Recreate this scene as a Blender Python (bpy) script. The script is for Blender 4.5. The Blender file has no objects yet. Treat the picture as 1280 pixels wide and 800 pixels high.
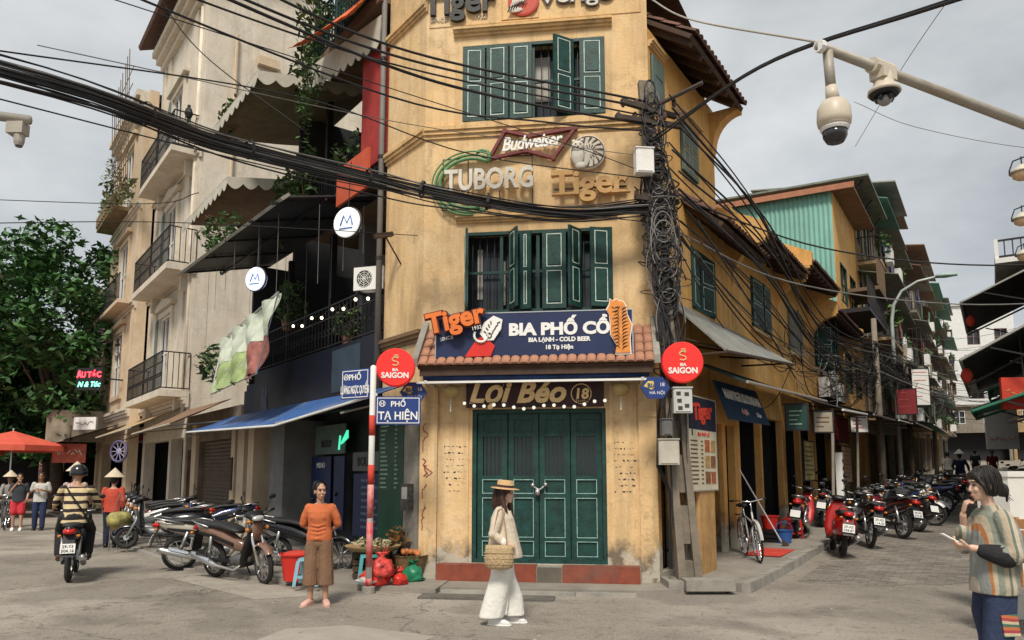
import bpy, math, random
from math import sin, cos, pi, radians, hypot, atan2
from mathutils import Matrix, Vector, Euler
random.seed(11)
S = bpy.context.scene
COL = S.collection
# ---------------------------------------------------------------- camera, sky, sun, exposure
cam = bpy.data.cameras.new('camera')
camo = bpy.data.objects.new('camera', cam)
COL.objects.link(camo)
cam.sensor_width = 36.0
cam.lens = 36.0 * 924 / 1280
cam.shift_y = 0.0614
cam.clip_start = 0.05
cam.clip_end = 900
camo.location = (0, 0, 1.6)
camo.rotation_euler = (radians(97), 0, 0)
S.camera = camo
W = bpy.data.worlds.new('World')
S.world = W
W.use_nodes = True
wn, wl = W.node_tree.nodes, W.node_tree.links
wn.clear()
wo = wn.new('ShaderNodeOutputWorld'); bg = wn.new('ShaderNodeBackground')
sky = wn.new('ShaderNodeTexSky'); sky.sky_type = 'NISHITA'; sky.sun_disc = False
SUN_EL, SUN_AZ = radians(52), radians(188)
sky.sun_elevation = SUN_EL; sky.sun_rotation = SUN_AZ
wtc = wn.new('ShaderNodeTexCoord'); wmp = wn.new('ShaderNodeMapping'); wmp.inputs['Scale'].default_value = (1.6, 1.6, 3.4)
wnz = wn.new('ShaderNodeTexNoise'); wnz.inputs['Scale'].default_value = 1.5; wnz.inputs['Detail'].default_value = 7; wnz.inputs['Roughness'].default_value = .55
wrp = wn.new('ShaderNodeValToRGB')
wrp.color_ramp.elements[0].position = .3; wrp.color_ramp.elements[0].color = (1.95, 2.06, 2.12, 1)
wrp.color_ramp.elements[1].position = .72; wrp.color_ramp.elements[1].color = (3.9, 3.98, 3.96, 1)
wmx = wn.new('ShaderNodeMixRGB'); wmx.inputs['Fac'].default_value = .93
wl.new(wtc.outputs['Generated'], wmp.inputs['Vector']); wl.new(wmp.outputs['Vector'], wnz.inputs['Vector'])
wl.new(wnz.outputs['Fac'], wrp.inputs['Fac']); wl.new(sky.outputs['Color'], wmx.inputs['Color1'])
wl.new(wrp.outputs['Color'], wmx.inputs['Color2']); wl.new(wmx.outputs['Color'], bg.inputs['Color'])
bg.inputs['Strength'].default_value = 0.088
wl.new(bg.outputs['Background'], wo.inputs['Surface'])
sl = bpy.data.lights.new('sun', 'SUN'); sl.energy = 1.5; sl.angle = radians(13); sl.color = (1, .93, .82)
so = bpy.data.objects.new('sun', sl); COL.objects.link(so)
sd = Vector((sin(SUN_AZ) * cos(SUN_EL), cos(SUN_AZ) * cos(SUN_EL), sin(SUN_EL)))
so.rotation_euler = (-sd).to_track_quat('-Z', 'Y').to_euler()
so.location = (0, 0, 40)
S.view_settings.view_transform = 'Standard'; S.view_settings.look = 'None'
S.view_settings.exposure = 1.3; S.view_settings.gamma = 1.0
S.view_settings.use_curve_mapping = False
S.render.engine = 'CYCLES'
S.cycles.max_bounces = 6; S.cycles.diffuse_bounces = 4; S.cycles.glossy_bounces = 3
S.cycles.use_denoising = True
# ---------------------------------------------------------------- helpers
WM = {}
I4 = Matrix.Identity(4)

def frame(o, d, z=0):
 n = hypot(d[0], d[1]); dx, dy = d[0] / n, d[1] / n
 return Matrix(((dx, -dy, 0, o[0]), (dy, dx, 0, o[1]), (0, 0, 1, z), (0, 0, 0, 1)))

def place(x, y, z=0, rz=0, lean=0):
 return Matrix.Translation((x, y, z)) @ Matrix.Rotation(rz, 4, 'Z') @ Matrix.Rotation(lean, 4, 'X')

A = (-1.38, 11.2); B = (2.1, 10.75)
FF = frame(A, (B[0] - A[0], B[1] - A[1]))      # front face of the corner house: x along, y inward
FL = frame(A, (.604, -.797))                    # left street side, x runs 0 .. -30
FR = frame(B, (.545, .839))                     # right street side, x runs 0 .. 80
FW = 3.509

def gz(x, y):
 w = (x - B[0]) * .797 + (y - B[1]) * .604
 return .0365 * (math.sqrt((w - 1.5) ** 2 + 2) + (w - 1.5)) * .5

class MB:
 def __init__(s, F=None):
  s.v = []; s.f = []; s.F = F
 def add(s, vs, fs):
  b = len(s.v)
  if s.F is None: s.v.extend(Vector(p) for p in vs)
  else: s.v.extend(s.F @ Vector(p) for p in vs)
  s.f.extend([tuple(i + b for i in q) for q in fs])
  return s
 def box(s, x0, x1, y0, y1, z0, z1):
  return s.add([(x0, y0, z0), (x1, y0, z0), (x1, y1, z0), (x0, y1, z0), (x0, y0, z1), (x1, y0, z1), (x1, y1, z1), (x0, y1, z1)],
                     [(0, 3, 2, 1), (4, 5, 6, 7), (0, 1, 5, 4), (1, 2, 6, 5), (2, 3, 7, 6), (3, 0, 4, 7)])
 def obox(s, c, sz, rot=(0, 0, 0)):
  R = Euler(rot).to_matrix(); c = Vector(c); h = [k / 2 for k in sz]
  P = [c + R @ Vector((a * h[0], b * h[1], d * h[2])) for d in (-1, 1) for a, b in ((-1, -1), (1, -1), (1, 1), (-1, 1))]
  return s.add(P, [(0, 3, 2, 1), (4, 5, 6, 7), (0, 1, 5, 4), (1, 2, 6, 5), (2, 3, 7, 6), (3, 0, 4, 7)])
 def bar(s, p, q, w, h=None):
  """square bar from p to q"""
  return s.tube([p, q], w * .707 if h is None else w, 4)
 def tube(s, pts, r, n=6, cap=True, flat=None):
  pts = [Vector(p) for p in pts]; m = len(pts)
  rs = r if isinstance(r, (list, tuple)) else [r] * m
  up = None; rings = []
  for i, p in enumerate(pts):
   t = (pts[min(i + 1, m - 1)] - pts[max(i - 1, 0)])
   if t.length < 1e-9: t = Vector((0, 0, 1))
   t.normalize()
   if up is None:
    up = Vector((0, 0, 1)) if abs(t.z) < .9 else Vector((0, 1, 0))
   a = t.cross(up)
   if a.length < 1e-6: a = t.cross(Vector((1, 0, 0)))
   a.normalize(); b = a.cross(t).normalized(); up = b
   ra = rs[i]; rb = rs[i]
   if isinstance(ra, (list, tuple)): ra, rb = ra
   o = pi / n
   rings.append([p + a * (cos(2 * pi * k / n + o) * ra) + b * (sin(2 * pi * k / n + o) * rb) for k in range(n)])
  return s.loft(rings, cap)
 def loft(s, rings, cap=True, closed=True):
  n = len(rings[0]); vs = [p for r in rings for p in r]; fs = []
  for i in range(len(rings) - 1):
   for k in range(n if closed else n - 1):
    a, b = i * n + k, i * n + (k + 1) % n
    fs.append((a, b, b + n, a + n))
  if cap:
   fs.append(tuple(range(n - 1, -1, -1))); m = (len(rings) - 1) * n
   fs.append(tuple(range(m, m + n)))
  return s.add(vs, fs)
 def hull(s, secs, n=12, p=2.6, axis='x'):
  """loft of super-ellipse sections (pos, c1, c2, half1, half2) along an axis"""
  R = []
  for (x, a, b, w, h) in secs:
   ring = []
   for k in range(n):
    t = 2 * pi * k / n + pi / n; c, d = cos(t), sin(t)
    u = a + w * math.copysign(abs(c) ** (2 / p), c); v = b + h * math.copysign(abs(d) ** (2 / p), d)
    ring.append((x, u, v) if axis == 'x' else ((u, x, v) if axis == 'y' else (u, v, x)))
   R.append(ring)
  return s.loft(R)
 def lathe(s, prof, n=16, c=(0, 0, 0), axis='z', cap=True):
  R = []
  for (r, z) in prof:
   ring = []
   for k in range(n):
    t = 2 * pi * k / n; a, b = r * cos(t), r * sin(t)
    q = {'z': (a, b, z), 'y': (a, z, -b), 'x': (z, a, b)}[axis]
    ring.append((c[0] + q[0], c[1] + q[1], c[2] + q[2]))
   R.append(ring)
  return s.loft(R, cap)
 def ell(s, c, r, n=12, m=8, rot=(0, 0, 0)):
  if not isinstance(r, (tuple, list)): r = (r, r, r)
  R = Euler(rot).to_matrix(); c = Vector(c); rings = []
  for i in range(1, m):
   ph = -pi / 2 + pi * i / m
   rings.append([c + R @ Vector((r[0] * cos(ph) * cos(2 * pi * k / n), r[1] * cos(ph) * sin(2 * pi * k / n), r[2] * sin(ph))) for k in range(n)])
  return s.loft(rings)
 def prism(s, poly, y0, y1):
  """poly in x,z extruded along y"""
  n = len(poly)
  vs = [(x, y0, z) for x, z in poly] + [(x, y1, z) for x, z in poly]
  return s.add(vs, [tuple(range(n)), tuple(range(2 * n - 1, n - 1, -1))] + [(i, i + n, (i + 1) % n + n, (i + 1) % n) for i in range(n)])
 def plate(s, poly, th):
  """thin sheet through 4 points (quad) with thickness downwards"""
  p = [Vector(q) for q in poly]; nn = (p[1] - p[0]).cross(p[2] - p[0]).normalized() * th
  vs = p + [q - nn for q in p]
  return s.add(vs, [(0, 1, 2, 3), (7, 6, 5, 4), (0, 4, 5, 1), (1, 5, 6, 2), (2, 6, 7, 3), (3, 7, 4, 0)])
 def wall(s, x0, x1, z0, z1, ops=(), y=0., t=.25):
  """front sheet with openings (x0,x1,z0,z1) and reveals of depth t"""
  xs = sorted({x0, x1, *[o[0] for o in ops], *[o[1] for o in ops]}); zs = sorted({z0, z1, *[o[2] for o in ops], *[o[3] for o in ops]})
  xs = [a for a in xs if x0 <= a <= x1]; zs = [a for a in zs if z0 <= a <= z1]
  for i in range(len(xs) - 1):
   for j in range(len(zs) - 1):
    cx, cz = (xs[i] + xs[i + 1]) / 2, (zs[j] + zs[j + 1]) / 2
    if any(o[0] < cx < o[1] and o[2] < cz < o[3] for o in ops): continue
    s.add([(xs[i], y, zs[j]), (xs[i + 1], y, zs[j]), (xs[i + 1], y, zs[j + 1]), (xs[i], y, zs[j + 1])], [(0, 1, 2, 3)])
  for a, b, c, d in ops:
   s.add([(a, y, c), (b, y, c), (b, y, d), (a, y, d), (a, y + t, c), (b, y + t, c), (b, y + t, d), (a, y + t, d)],
                  [(0, 4, 5, 1), (1, 5, 6, 2), (2, 6, 7, 3), (3, 7, 4, 0)])
  # thickness: back sheet
  s.add([(x0, y + t, z0), (x0, y, z0), (x0, y, z1), (x0, y + t, z1)], [(0, 1, 2, 3)])
  s.add([(x1, y + t, z0), (x1, y, z0), (x1, y, z1), (x1, y + t, z1)], [(0, 3, 2, 1)])
  s.add([(x0, y, z1), (x1, y, z1), (x1, y + t, z1), (x0, y + t, z1)], [(0, 1, 2, 3)])
  return s
 def outline(s, x0, x1, z0, z1, y0, y1, w):
  s.box(x0, x1, y0, y1, z0, z0 + w); s.box(x0, x1, y0, y1, z1 - w, z1)
  s.box(x0, x0 + w, y0, y1, z0 + w, z1 - w); s.box(x1 - w, x1, y0, y1, z0 + w, z1 - w)
  return s
 def build(s, name, mat, parent=None, smooth=False, label=None, kind=None):
  me = bpy.data.meshes.new(name)
  vs = s.v
  if parent is not None:
   r = parent
   while r.parent is not None: r = r.parent
   Mx = WM.get(r.name)
   if Mx is not None:
    inv = Mx.inverted(); vs = [inv @ p for p in vs]
   loc = (0, 0, 0)
  else:
   xs = [p.x for p in vs]; ys = [p.y for p in vs]; zs = [p.z for p in vs]
   loc = Vector(((min(xs) + max(xs)) / 2, (min(ys) + max(ys)) / 2, min(zs)))
   vs = [p - loc for p in vs]
  me.from_pydata([tuple(p) for p in vs], [], s.f)
  me.materials.append(mat)
  if smooth: me.polygons.foreach_set('use_smooth', [True] * len(me.polygons))
  me.update()
  o = bpy.data.objects.new(name, me); COL.objects.link(o)
  o.location = loc; o.parent = parent
  if parent is None: WM[o.name] = Matrix.Translation(loc)
  if label: o['label'] = label
  if kind: o['kind'] = kind
  return o

def _split(s, name, mat_, parent, **k):
 """build every separate piece of the mesh as a part of its own"""
 p = list(range(len(s.v)))
 def fd(a):
  while p[a] != a: p[a] = p[p[a]]; a = p[a]
  return a
 for f in s.f:
  r = fd(f[0])
  for q in f[1:]: p[fd(q)] = r
 G = {}
 for f in s.f: G.setdefault(fd(f[0]), []).append(f)
 for fs in G.values():
  ix = {}; m = MB()
  for f in fs:
   for q in f: ix.setdefault(q, len(ix))
  m.v = [s.v[q] for q in ix]; m.f = [tuple(ix[q] for q in f) for f in fs]; m.build(name, mat_, parent, **k)
MB.split = _split

def tag(o, label, cat, group=None):
 o['label'] = label; o['category'] = cat
 if group: o['group'] = group
 return o

def struct(o):
 o['kind'] = 'structure'; return o

def thing(name, label, cat, M=None, group=None):
 o = bpy.data.objects.new(name, None); COL.objects.link(o); o.empty_display_size = .1
 if M is not None: o.matrix_world = M; WM[o.name] = M.copy()
 tag(o, label, cat, group)
 return o

def copy_tree(o, M=None, label=None, parent=None):
 c = o.copy(); COL.objects.link(c); c.parent = parent
 if parent is None:
  if M is not None: c.matrix_world = M; WM[c.name] = M.copy()
  if label: c['label'] = label
 for ch in list(o.children): copy_tree(ch, parent=c)
 return c

def smooth_by_angle(o):
 return o

def text_mb(body, size, F=None, x=0, z=0, y=0, ext=.004, bold=.0, shear=0, align='CENTER', spacing=1.0, wscale=1.0, rot=0):
 """lettering in the x,z plane, facing -y, centred at x; baseline z"""
 c = bpy.data.curves.new('lettering', 'FONT'); c.body = body; c.size = size; c.shear = shear
 c.align_x = align; c.offset = bold; c.space_character = spacing; c.resolution_u = 3; c.extrude = ext
 o = bpy.data.objects.new('lettering_tmp', c); COL.objects.link(o)
 d = bpy.context.evaluated_depsgraph_get(); me = bpy.data.meshes.new_from_object(o.evaluated_get(d))
 m = MB(F); cr, sr = cos(rot), sin(rot)
 m.add([(x + p.co.x * wscale * cr - p.co.y * sr, y - p.co.z, z + p.co.x * wscale * sr + p.co.y * cr) for p in me.vertices], [tuple(q.vertices) for q in me.polygons])
 bpy.data.objects.remove(o); bpy.data.curves.remove(c); bpy.data.meshes.remove(me)
 return m

# ---------------------------------------------------------------- materials
MATS = {}
def mat(name, col, rough=.7, metal=0., var=.16, scale=3., bump=.15, bscale=40., dirt=None, dirt_amt=.5, streak=False, emit=0., spec=.4, island=0., coat=0.):
 if name in MATS: return MATS[name]
 m = bpy.data.materials.new(name); m.use_nodes = True
 n, l = m.node_tree.nodes, m.node_tree.links
 b = n['Principled BSDF']
 tc = n.new('ShaderNodeTexCoord')
 nz = n.new('ShaderNodeTexNoise'); nz.inputs['Scale'].default_value = scale; nz.inputs['Detail'].default_value = 6; nz.inputs['Roughness'].default_value = .62
 l.new(tc.outputs['Object'], nz.inputs['Vector'])
 rp = n.new('ShaderNodeValToRGB'); e = rp.color_ramp.elements
 e[0].position = .3; e[1].position = .72
 e[0].color = tuple(max(0, k * (1 - var)) for k in col) + (1,); e[1].color = tuple(min(1, k * (1 + var)) for k in col) + (1,)
 l.new(nz.outputs['Fac'], rp.inputs['Fac'])
 out = rp.outputs['Color']
 if dirt is not None:
  mp = n.new('ShaderNodeMapping'); mp.inputs['Scale'].default_value = (5, 5, .55) if streak else (1, 1, 1)
  mp.inputs['Location'].default_value = (3.1, 1.7, .4)
  n2 = n.new('ShaderNodeTexNoise'); n2.inputs['Scale'].default_value = 1.1; n2.inputs['Detail'].default_value = 9; n2.inputs['Roughness'].default_value = .7
  l.new(tc.outputs['Object'], mp.inputs['Vector']); l.new(mp.outputs['Vector'], n2.inputs['Vector'])
  r2 = n.new('ShaderNodeValToRGB'); r2.color_ramp.elements[0].position = .5; r2.color_ramp.elements[1].position = .78
  r2.color_ramp.elements[1].color = (dirt_amt,) * 3 + (1,)
  l.new(n2.outputs['Fac'], r2.inputs['Fac'])
  mx = n.new('ShaderNodeMixRGB'); mx.inputs['Color2'].default_value = tuple(dirt) + (1,)
  l.new(r2.outputs['Color'], mx.inputs['Fac']); l.new(out, mx.inputs['Color1']); out = mx.outputs['Color']
 if island:
  g = n.new('ShaderNodeNewGeometry'); mr = n.new('ShaderNodeMapRange')
  mr.inputs['To Min'].default_value = 1 - island; mr.inputs['To Max'].default_value = 1 + island
  l.new(g.outputs['Random Per Island'], mr.inputs['Value'])
  hs = n.new('ShaderNodeHueSaturation'); l.new(mr.outputs['Result'], hs.inputs['Value']); l.new(out, hs.inputs['Color']); out = hs.outputs['Color']
 l.new(out, b.inputs['Base Color'])
 b.inputs['Roughness'].default_value = rough; b.inputs['Metallic'].default_value = metal
 b.inputs['Specular IOR Level'].default_value = spec
 if coat: b.inputs['Coat Weight'].default_value = coat
 if bump:
  n3 = n.new('ShaderNodeTexNoise'); n3.inputs['Scale'].default_value = bscale; n3.inputs['Detail'].default_value = 4
  l.new(tc.outputs['Object'], n3.inputs['Vector'])
  bp = n.new('ShaderNodeBump'); bp.inputs['Strength'].default_value = bump; bp.inputs['Distance'].default_value = .02
  l.new(n3.outputs['Fac'], bp.inputs['Height']); l.new(bp.outputs['Normal'], b.inputs['Normal'])
  mr2 = n.new('ShaderNodeMapRange'); mr2.inputs['To Min'].default_value = max(0, rough - .12); mr2.inputs['To Max'].default_value = min(1, rough + .12)
  l.new(n3.outputs['Fac'], mr2.inputs['Value']); l.new(mr2.outputs['Result'], b.inputs['Roughness'])
 if emit:
  b.inputs['Emission Color'].default_value = tuple(col) + (1,); b.inputs['Emission Strength'].default_value = emit
 MATS[name] = m
 return m

def wallmat(name, col, light, mould, base_z=None, amt=.75):
 """old limewash: two tones, rain streaks, mould blotches, damp foot"""
 m = mat(name, col, rough=.88, var=.10, scale=1.3, bump=.35, bscale=26, spec=.15)
 n, l = m.node_tree.nodes, m.node_tree.links; b = n['Principled BSDF']
 tc = [k for k in n if k.type == 'TEX_COORD'][0]
 out = b.inputs['Base Color'].links[0].from_socket
 def layer(src, scale3, sc, lo, hi, colr, a, loc=(0, 0, 0), extra=None):
  mp = n.new('ShaderNodeMapping'); mp.inputs['Scale'].default_value = scale3; mp.inputs['Location'].default_value = loc
  nz = n.new('ShaderNodeTexNoise'); nz.inputs['Scale'].default_value = sc; nz.inputs['Detail'].default_value = 10; nz.inputs['Roughness'].default_value = .68
  rp = n.new('ShaderNodeValToRGB'); rp.color_ramp.elements[0].position = lo; rp.color_ramp.elements[1].position = hi
  rp.color_ramp.elements[1].color = (a, a, a, 1)
  l.new(tc.outputs['Object'], mp.inputs['Vector']); l.new(mp.outputs['Vector'], nz.inputs['Vector']); 
  src_f = nz.outputs['Fac']
  if extra is not None:
   ad = n.new('ShaderNodeMath'); ad.operation = 'ADD'; l.new(src_f, ad.inputs[0]); l.new(extra, ad.inputs[1]); src_f = ad.outputs[0]
  l.new(src_f, rp.inputs['Fac'])
  mx = n.new('ShaderNodeMixRGB'); mx.inputs['Color2'].default_value = tuple(colr) + (1,)
  l.new(rp.outputs['Color'], mx.inputs['Fac']); l.new(src, mx.inputs['Color1'])
  return mx.outputs['Color']
 out = layer(out, (1, 1, 1), .9, .48, .66, light, .7, (7, 2, 1))
 out = layer(out, (3.2, 3.2, .3), 1.6, .47, .74, mould, amt * .85, (1, 5, 2))
 out = layer(out, (1, 1, 1), 1.9, .53, .74, mould, amt * .75, (4, 4, 9))
 out = layer(out, (1, 1, .7), 9., .55, .75, mould, amt * .55, (1, 1, 3))
 out = layer(out, (1, 1, 1), 5., .60, .68, light, .55, (6, 1, 3))
 vo = n.new('ShaderNodeTexVoronoi'); vo.feature = 'DISTANCE_TO_EDGE'; vo.inputs['Scale'].default_value = .9
 wz = n.new('ShaderNodeTexNoise'); wz.inputs['Scale'].default_value = 3; wz.inputs['Detail'].default_value = 6; vm = n.new('ShaderNodeMixRGB'); vm.inputs['Fac'].default_value = .3
 l.new(tc.outputs['Object'], wz.inputs['Vector']); l.new(tc.outputs['Object'], vm.inputs['Color1']); l.new(wz.outputs['Color'], vm.inputs['Color2']); l.new(vm.outputs['Color'], vo.inputs['Vector'])
 rc = n.new('ShaderNodeValToRGB'); rc.color_ramp.elements[0].color = (.6, .6, .6, 1); rc.color_ramp.elements[1].position = .005; rc.color_ramp.elements[1].color = (0, 0, 0, 1)
 mk = n.new('ShaderNodeMath'); mk.operation = 'MULTIPLY'; l.new(vo.outputs['Distance'], rc.inputs['Fac']); l.new(rc.outputs['Color'], mk.inputs[0]); l.new(wz.outputs['Fac'], mk.inputs[1])
 mx = n.new('ShaderNodeMixRGB'); mx.inputs['Color2'].default_value = tuple(k * .6 for k in mould) + (1,); l.new(mk.outputs[0], mx.inputs['Fac']); l.new(out, mx.inputs['Color1']); out = mx.outputs['Color']
 if base_z is not None:
  sp = n.new('ShaderNodeSeparateXYZ'); l.new(tc.outputs['Object'], sp.inputs[0])
  mr = n.new('ShaderNodeMapRange'); mr.inputs['From Min'].default_value = base_z; mr.inputs['From Max'].default_value = base_z + 1.0
  mr.inputs['To Min'].default_value = .3; mr.inputs['To Max'].default_value = -.25
  l.new(sp.outputs['Z'], mr.inputs['Value'])
  out = layer(out, (1.4, 1.4, 1), 2.6, .5, .72, (.13, .115, .09), .9, (2, 2, 2), mr.outputs['Result'])
  out = layer(out, (1, 1, 1), 3.2, .62, .7, (.5, .46, .38), .8, (9, 2, 2), mr.outputs['Result'])
 l.new(out, b.inputs['Base Color'])
 return m

Y_WALL = wallmat('ochre_limewash', (.70, .48, .25), (.76, .585, .37), (.21, .14, .08), base_z=.15, amt=.6)
Y_TRIM = wallmat('ochre_trim', (.67, .44, .21), (.71, .53, .31), (.15, .10, .06), amt=.65)
Y_OR = wallmat('orange_limewash', (.69, .385, .125), (.73, .49, .24), (.15, .09, .045), base_z=.3, amt=.5)
CREAM = wallmat('cream_stucco', (.62, .55, .45), (.72, .67, .58), (.2, .17, .13), amt=.35)
CREAM2 = wallmat('beige_stucco', (.60, .47, .33), (.66, .55, .42), (.25, .19, .13), amt=.3)
GREEN = mat('green_paint', (.007, .046, .038), .5, var=.5, scale=7, bump=.3, bscale=60, dirt=(.035, .055, .042), dirt_amt=.6, streak=True)
GREEN_D = mat('dark_green_paint', (.008, .045, .036), .5, var=.3)
WHITE_L = mat('white_line_paint', (.60, .70, .64), .6, var=.3, scale=12, dirt=(.10, .17, .13), dirt_amt=.9)
WHITE = mat('white_paint', (.74, .73, .70), .6, var=.06, dirt=(.35, .31, .26), dirt_amt=.4)
CHALK = mat('chalk_letter', (.78, .77, .74), .6, var=.05)
DARK = mat('dark_interior', (.018, .018, .02), .8)  # near-black colour carries the darkness of the unlit rooms
BLACK = mat('black_plastic', (.012, .012, .013), .42, var=.2)
BLACKP = mat('black_gloss_paint', (.012, .012, .014), .2, bump=.02, coat=.4)
RUBBER = mat('tyre_rubber', (.022, .021, .02), .85, var=.25, dirt=(.09, .08, .07), dirt_amt=.5)
IRON = mat('black_iron', (.02, .02, .022), .55, .3, dirt=(.09, .045, .025), dirt_amt=.5)
STEEL = mat('brushed_steel', (.55, .55, .55), .32, .9, var=.1)
CHROME = mat('chrome', (.75, .75, .75), .14, 1., var=.05, bump=0)
GALV = mat('grey_painted_pipe', (.36, .33, .28), .55, .2, var=.15, dirt=(.2, .12, .06), dirt_amt=.6)
CABLE = mat('black_cable', (.016, .015, .016), .6, var=.3)
CABLE_G = mat('grey_cable', (.17, .16, .15), .6, var=.3)
CONC = mat('concrete', (.27, .25, .215), .9, var=.25, scale=5, bump=.4, bscale=60, dirt=(.10, .09, .075), dirt_amt=.7)
CONC_P = mat('pole_concrete', (.21, .175, .135), .9, var=.25, scale=4, bump=.4, bscale=50, dirt=(.06, .05, .04), dirt_amt=.7)
WOOD_D = mat('dark_wood', (.06, .033, .02), .75, var=.3, scale=6)
WOOD = mat('brown_wood', (.24, .13, .06), .7, var=.3, scale=6)
TILE = mat('terracotta_tile', (.33, .16, .10), .85, var=.4, scale=7, dirt=(.06, .045, .035), dirt_amt=1., island=.3, bump=.3)
TILE_D = mat('weathered_roof_tile', (.12, .06, .042), .85, var=.35, scale=5, dirt=(.03, .025, .02), dirt_amt=.7, island=.35, bump=.3)
REDTILE = mat('red_step_tile', (.23, .055, .03), .55, var=.3, scale=4, dirt=(.14, .12, .10), dirt_amt=.75)
NAVY = mat('navy_vinyl', (.012, .022, .075), .5, var=.2, scale=2, bump=.05)
NAVY_D = mat('dark_navy_paint', (.010, .014, .034), .6, var=.35, scale=2)
BLUE_SIGN = mat('street_sign_blue', (.018, .045, .19), .4, var=.1, bump=.03)
RED_SIGN = mat('red_sign_plastic', (.72, .028, .022), .35, var=.05, bump=.02, emit=.12)
ORANGE = mat('orange_sign_face', (.72, .17, .03), .5, var=.12)
ORANGE2 = mat('tiger_orange', (.70, .25, .05), .5, var=.25, scale=9)
GOLD = mat('gold_letter', (.85, .58, .27), .45, .0, var=.2)
MAROON = mat('maroon_paint', (.15, .02, .02), .5, var=.2)
MAROON_D = mat('maroon_board', (.035, .010, .010), .6, var=.3)
RED = mat('red_plastic', (.62, .03, .02), .4, var=.1, bump=.03)
BLUEP = mat('pale_blue_plastic', (.20, .42, .50), .4, var=.1, bump=.03)
TAUP = mat('tarpaulin_grey', (.36, .36, .33), .75, var=.2, dirt=(.18, .16, .12), dirt_amt=.6)
CANVAS = mat('cream_canvas', (.50, .47, .39), .85, var=.15, dirt=(.2, .16, .1), dirt_amt=.6)
BROWN_C = mat('brown_canvas', (.20, .12, .07), .85, var=.25)
BLUE_C = mat('blue_canvas', (.035, .10, .28), .6, var=.3, scale=1.5, dirt=(.35, .36, .36), dirt_amt=.6)
GREEN_C = mat('green_canvas', (.03, .16, .10), .75, var=.3, scale=2)
RED_C = mat('red_canvas', (.52, .05, .03), .8, var=.2, scale=2)
BLACK_C = mat('charcoal_canvas', (.03, .03, .03), .8, var=.3)
ALUZ = mat('aged_zinc', (.28, .27, .24), .55, .3, var=.25, scale=2, dirt=(.16, .09, .05), dirt_amt=.8)
TURQ = mat('turquoise_corrugated_sheet', (.22, .45, .38), .55, .1, var=.12, scale=1, dirt=(.2, .22, .18), dirt_amt=.4, streak=True)
GLASS = mat('dark_window_glass', (.02, .025, .03), .08, spec=.6, bump=0)
CURTAIN = mat('pale_curtain', (.42, .40, .36), .9, var=.2)
LEAF = mat('leaf_green', (.07, .13, .04), .6, var=.5, scale=2, bump=0, island=.5)
LEAF2 = mat('tree_leaf_green', (.045, .118, .032), .55, var=.5, scale=.7, bump=0, island=.55)
BARK = mat('tree_bark', (.09, .065, .045), .95, var=.3, scale=8, bump=.6)

# ---------------------------------------------------------------- ground, pavements, kerbs
def ground_mat():
 m = mat('worn_asphalt', (.265, .235, .195), .93, var=.2, scale=.5, bump=.8, bscale=75, dirt=(.15, .132, .11), dirt_amt=.7, spec=.2)
 n, l = m.node_tree.nodes, m.node_tree.links; b = n['Principled BSDF']; tc = [k for k in n if k.type == 'TEX_COORD'][0]
 out = b.inputs['Base Color'].links[0].from_socket
 for sc, lo, hi, c, a in ((.22, .5, .62, (.40, .355, .30), .8), (120., .53, .66, (.48, .44, .38), .7), (1.3, .52, .72, (.16, .14, .12), .7), (.45, .56, .6, (.19, .17, .145), .55), (45., .56, .7, (.06, .055, .05), .6), (9., .58, .7, (.10, .09, .075), .5)):
  nz = n.new('ShaderNodeTexNoise'); nz.inputs['Scale'].default_value = sc; nz.inputs['Detail'].default_value = 6
  rp = n.new('ShaderNodeValToRGB'); rp.color_ramp.elements[0].position = lo; rp.color_ramp.elements[1].position = hi; rp.color_ramp.elements[1].color = (a, a, a, 1)
  mx = n.new('ShaderNodeMixRGB'); mx.inputs['Color2'].default_value = c + (1,)
  l.new(tc.outputs['Object'], nz.inputs['Vector']); l.new(nz.outputs['Fac'], rp.inputs['Fac']); l.new(rp.outputs['Color'], mx.inputs['Fac']); l.new(out, mx.inputs['Color1']); out = mx.outputs['Color']
 # thin cracks
 vo = n.new('ShaderNodeTexVoronoi'); vo.feature = 'DISTANCE_TO_EDGE'; vo.inputs['Scale'].default_value = .23
 wp = n.new('ShaderNodeTexNoise'); wp.inputs['Scale'].default_value = 2.5; wp.inputs['Detail'].default_value = 5
 vm = n.new('ShaderNodeMixRGB'); vm.inputs['Fac'].default_value = .35
 l.new(tc.outputs['Object'], wp.inputs['Vector']); l.new(tc.outputs['Object'], vm.inputs['Color1']); l.new(wp.outputs['Color'], vm.inputs['Color2']); l.new(vm.outputs['Color'], vo.inputs['Vector'])
 rp = n.new('ShaderNodeValToRGB'); rp.color_ramp.elements[0].position = 0; rp.color_ramp.elements[0].color = (.5, .5, .5, 1); rp.color_ramp.elements[1].position = .004; rp.color_ramp.elements[1].color = (0, 0, 0, 1)
 mx = n.new('ShaderNodeMixRGB'); mx.inputs['Color2'].default_value = (.055, .05, .042, 1)
 l.new(vo.outputs['Distance'], rp.inputs['Fac']); l.new(rp.outputs['Color'], mx.inputs['Fac']); l.new(out, mx.inputs['Color1'])
 l.new(mx.outputs['Color'], b.inputs['Base Color'])
 return m
ASPH = ground_mat()
m = MB()
N = 130; xs = [-70 + 170 * i / N for i in range(N + 1)]; ys = [-20 + 160 * i / N for i in range(N + 1)]
m.add([(x, y, gz(x, y)) for y in ys for x in xs], [(j * (N + 1) + i, j * (N + 1) + i + 1, (j + 1) * (N + 1) + i + 1, (j + 1) * (N + 1) + i) for j in range(N) for i in range(N)])
m.add([(-400, -300, -.3), (400, -300, -.3), (400, 500, -.3), (-400, 500, -.3)], [(0, 1, 2, 3)])
struct(m.build('ground', ASPH, smooth=True))

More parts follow.
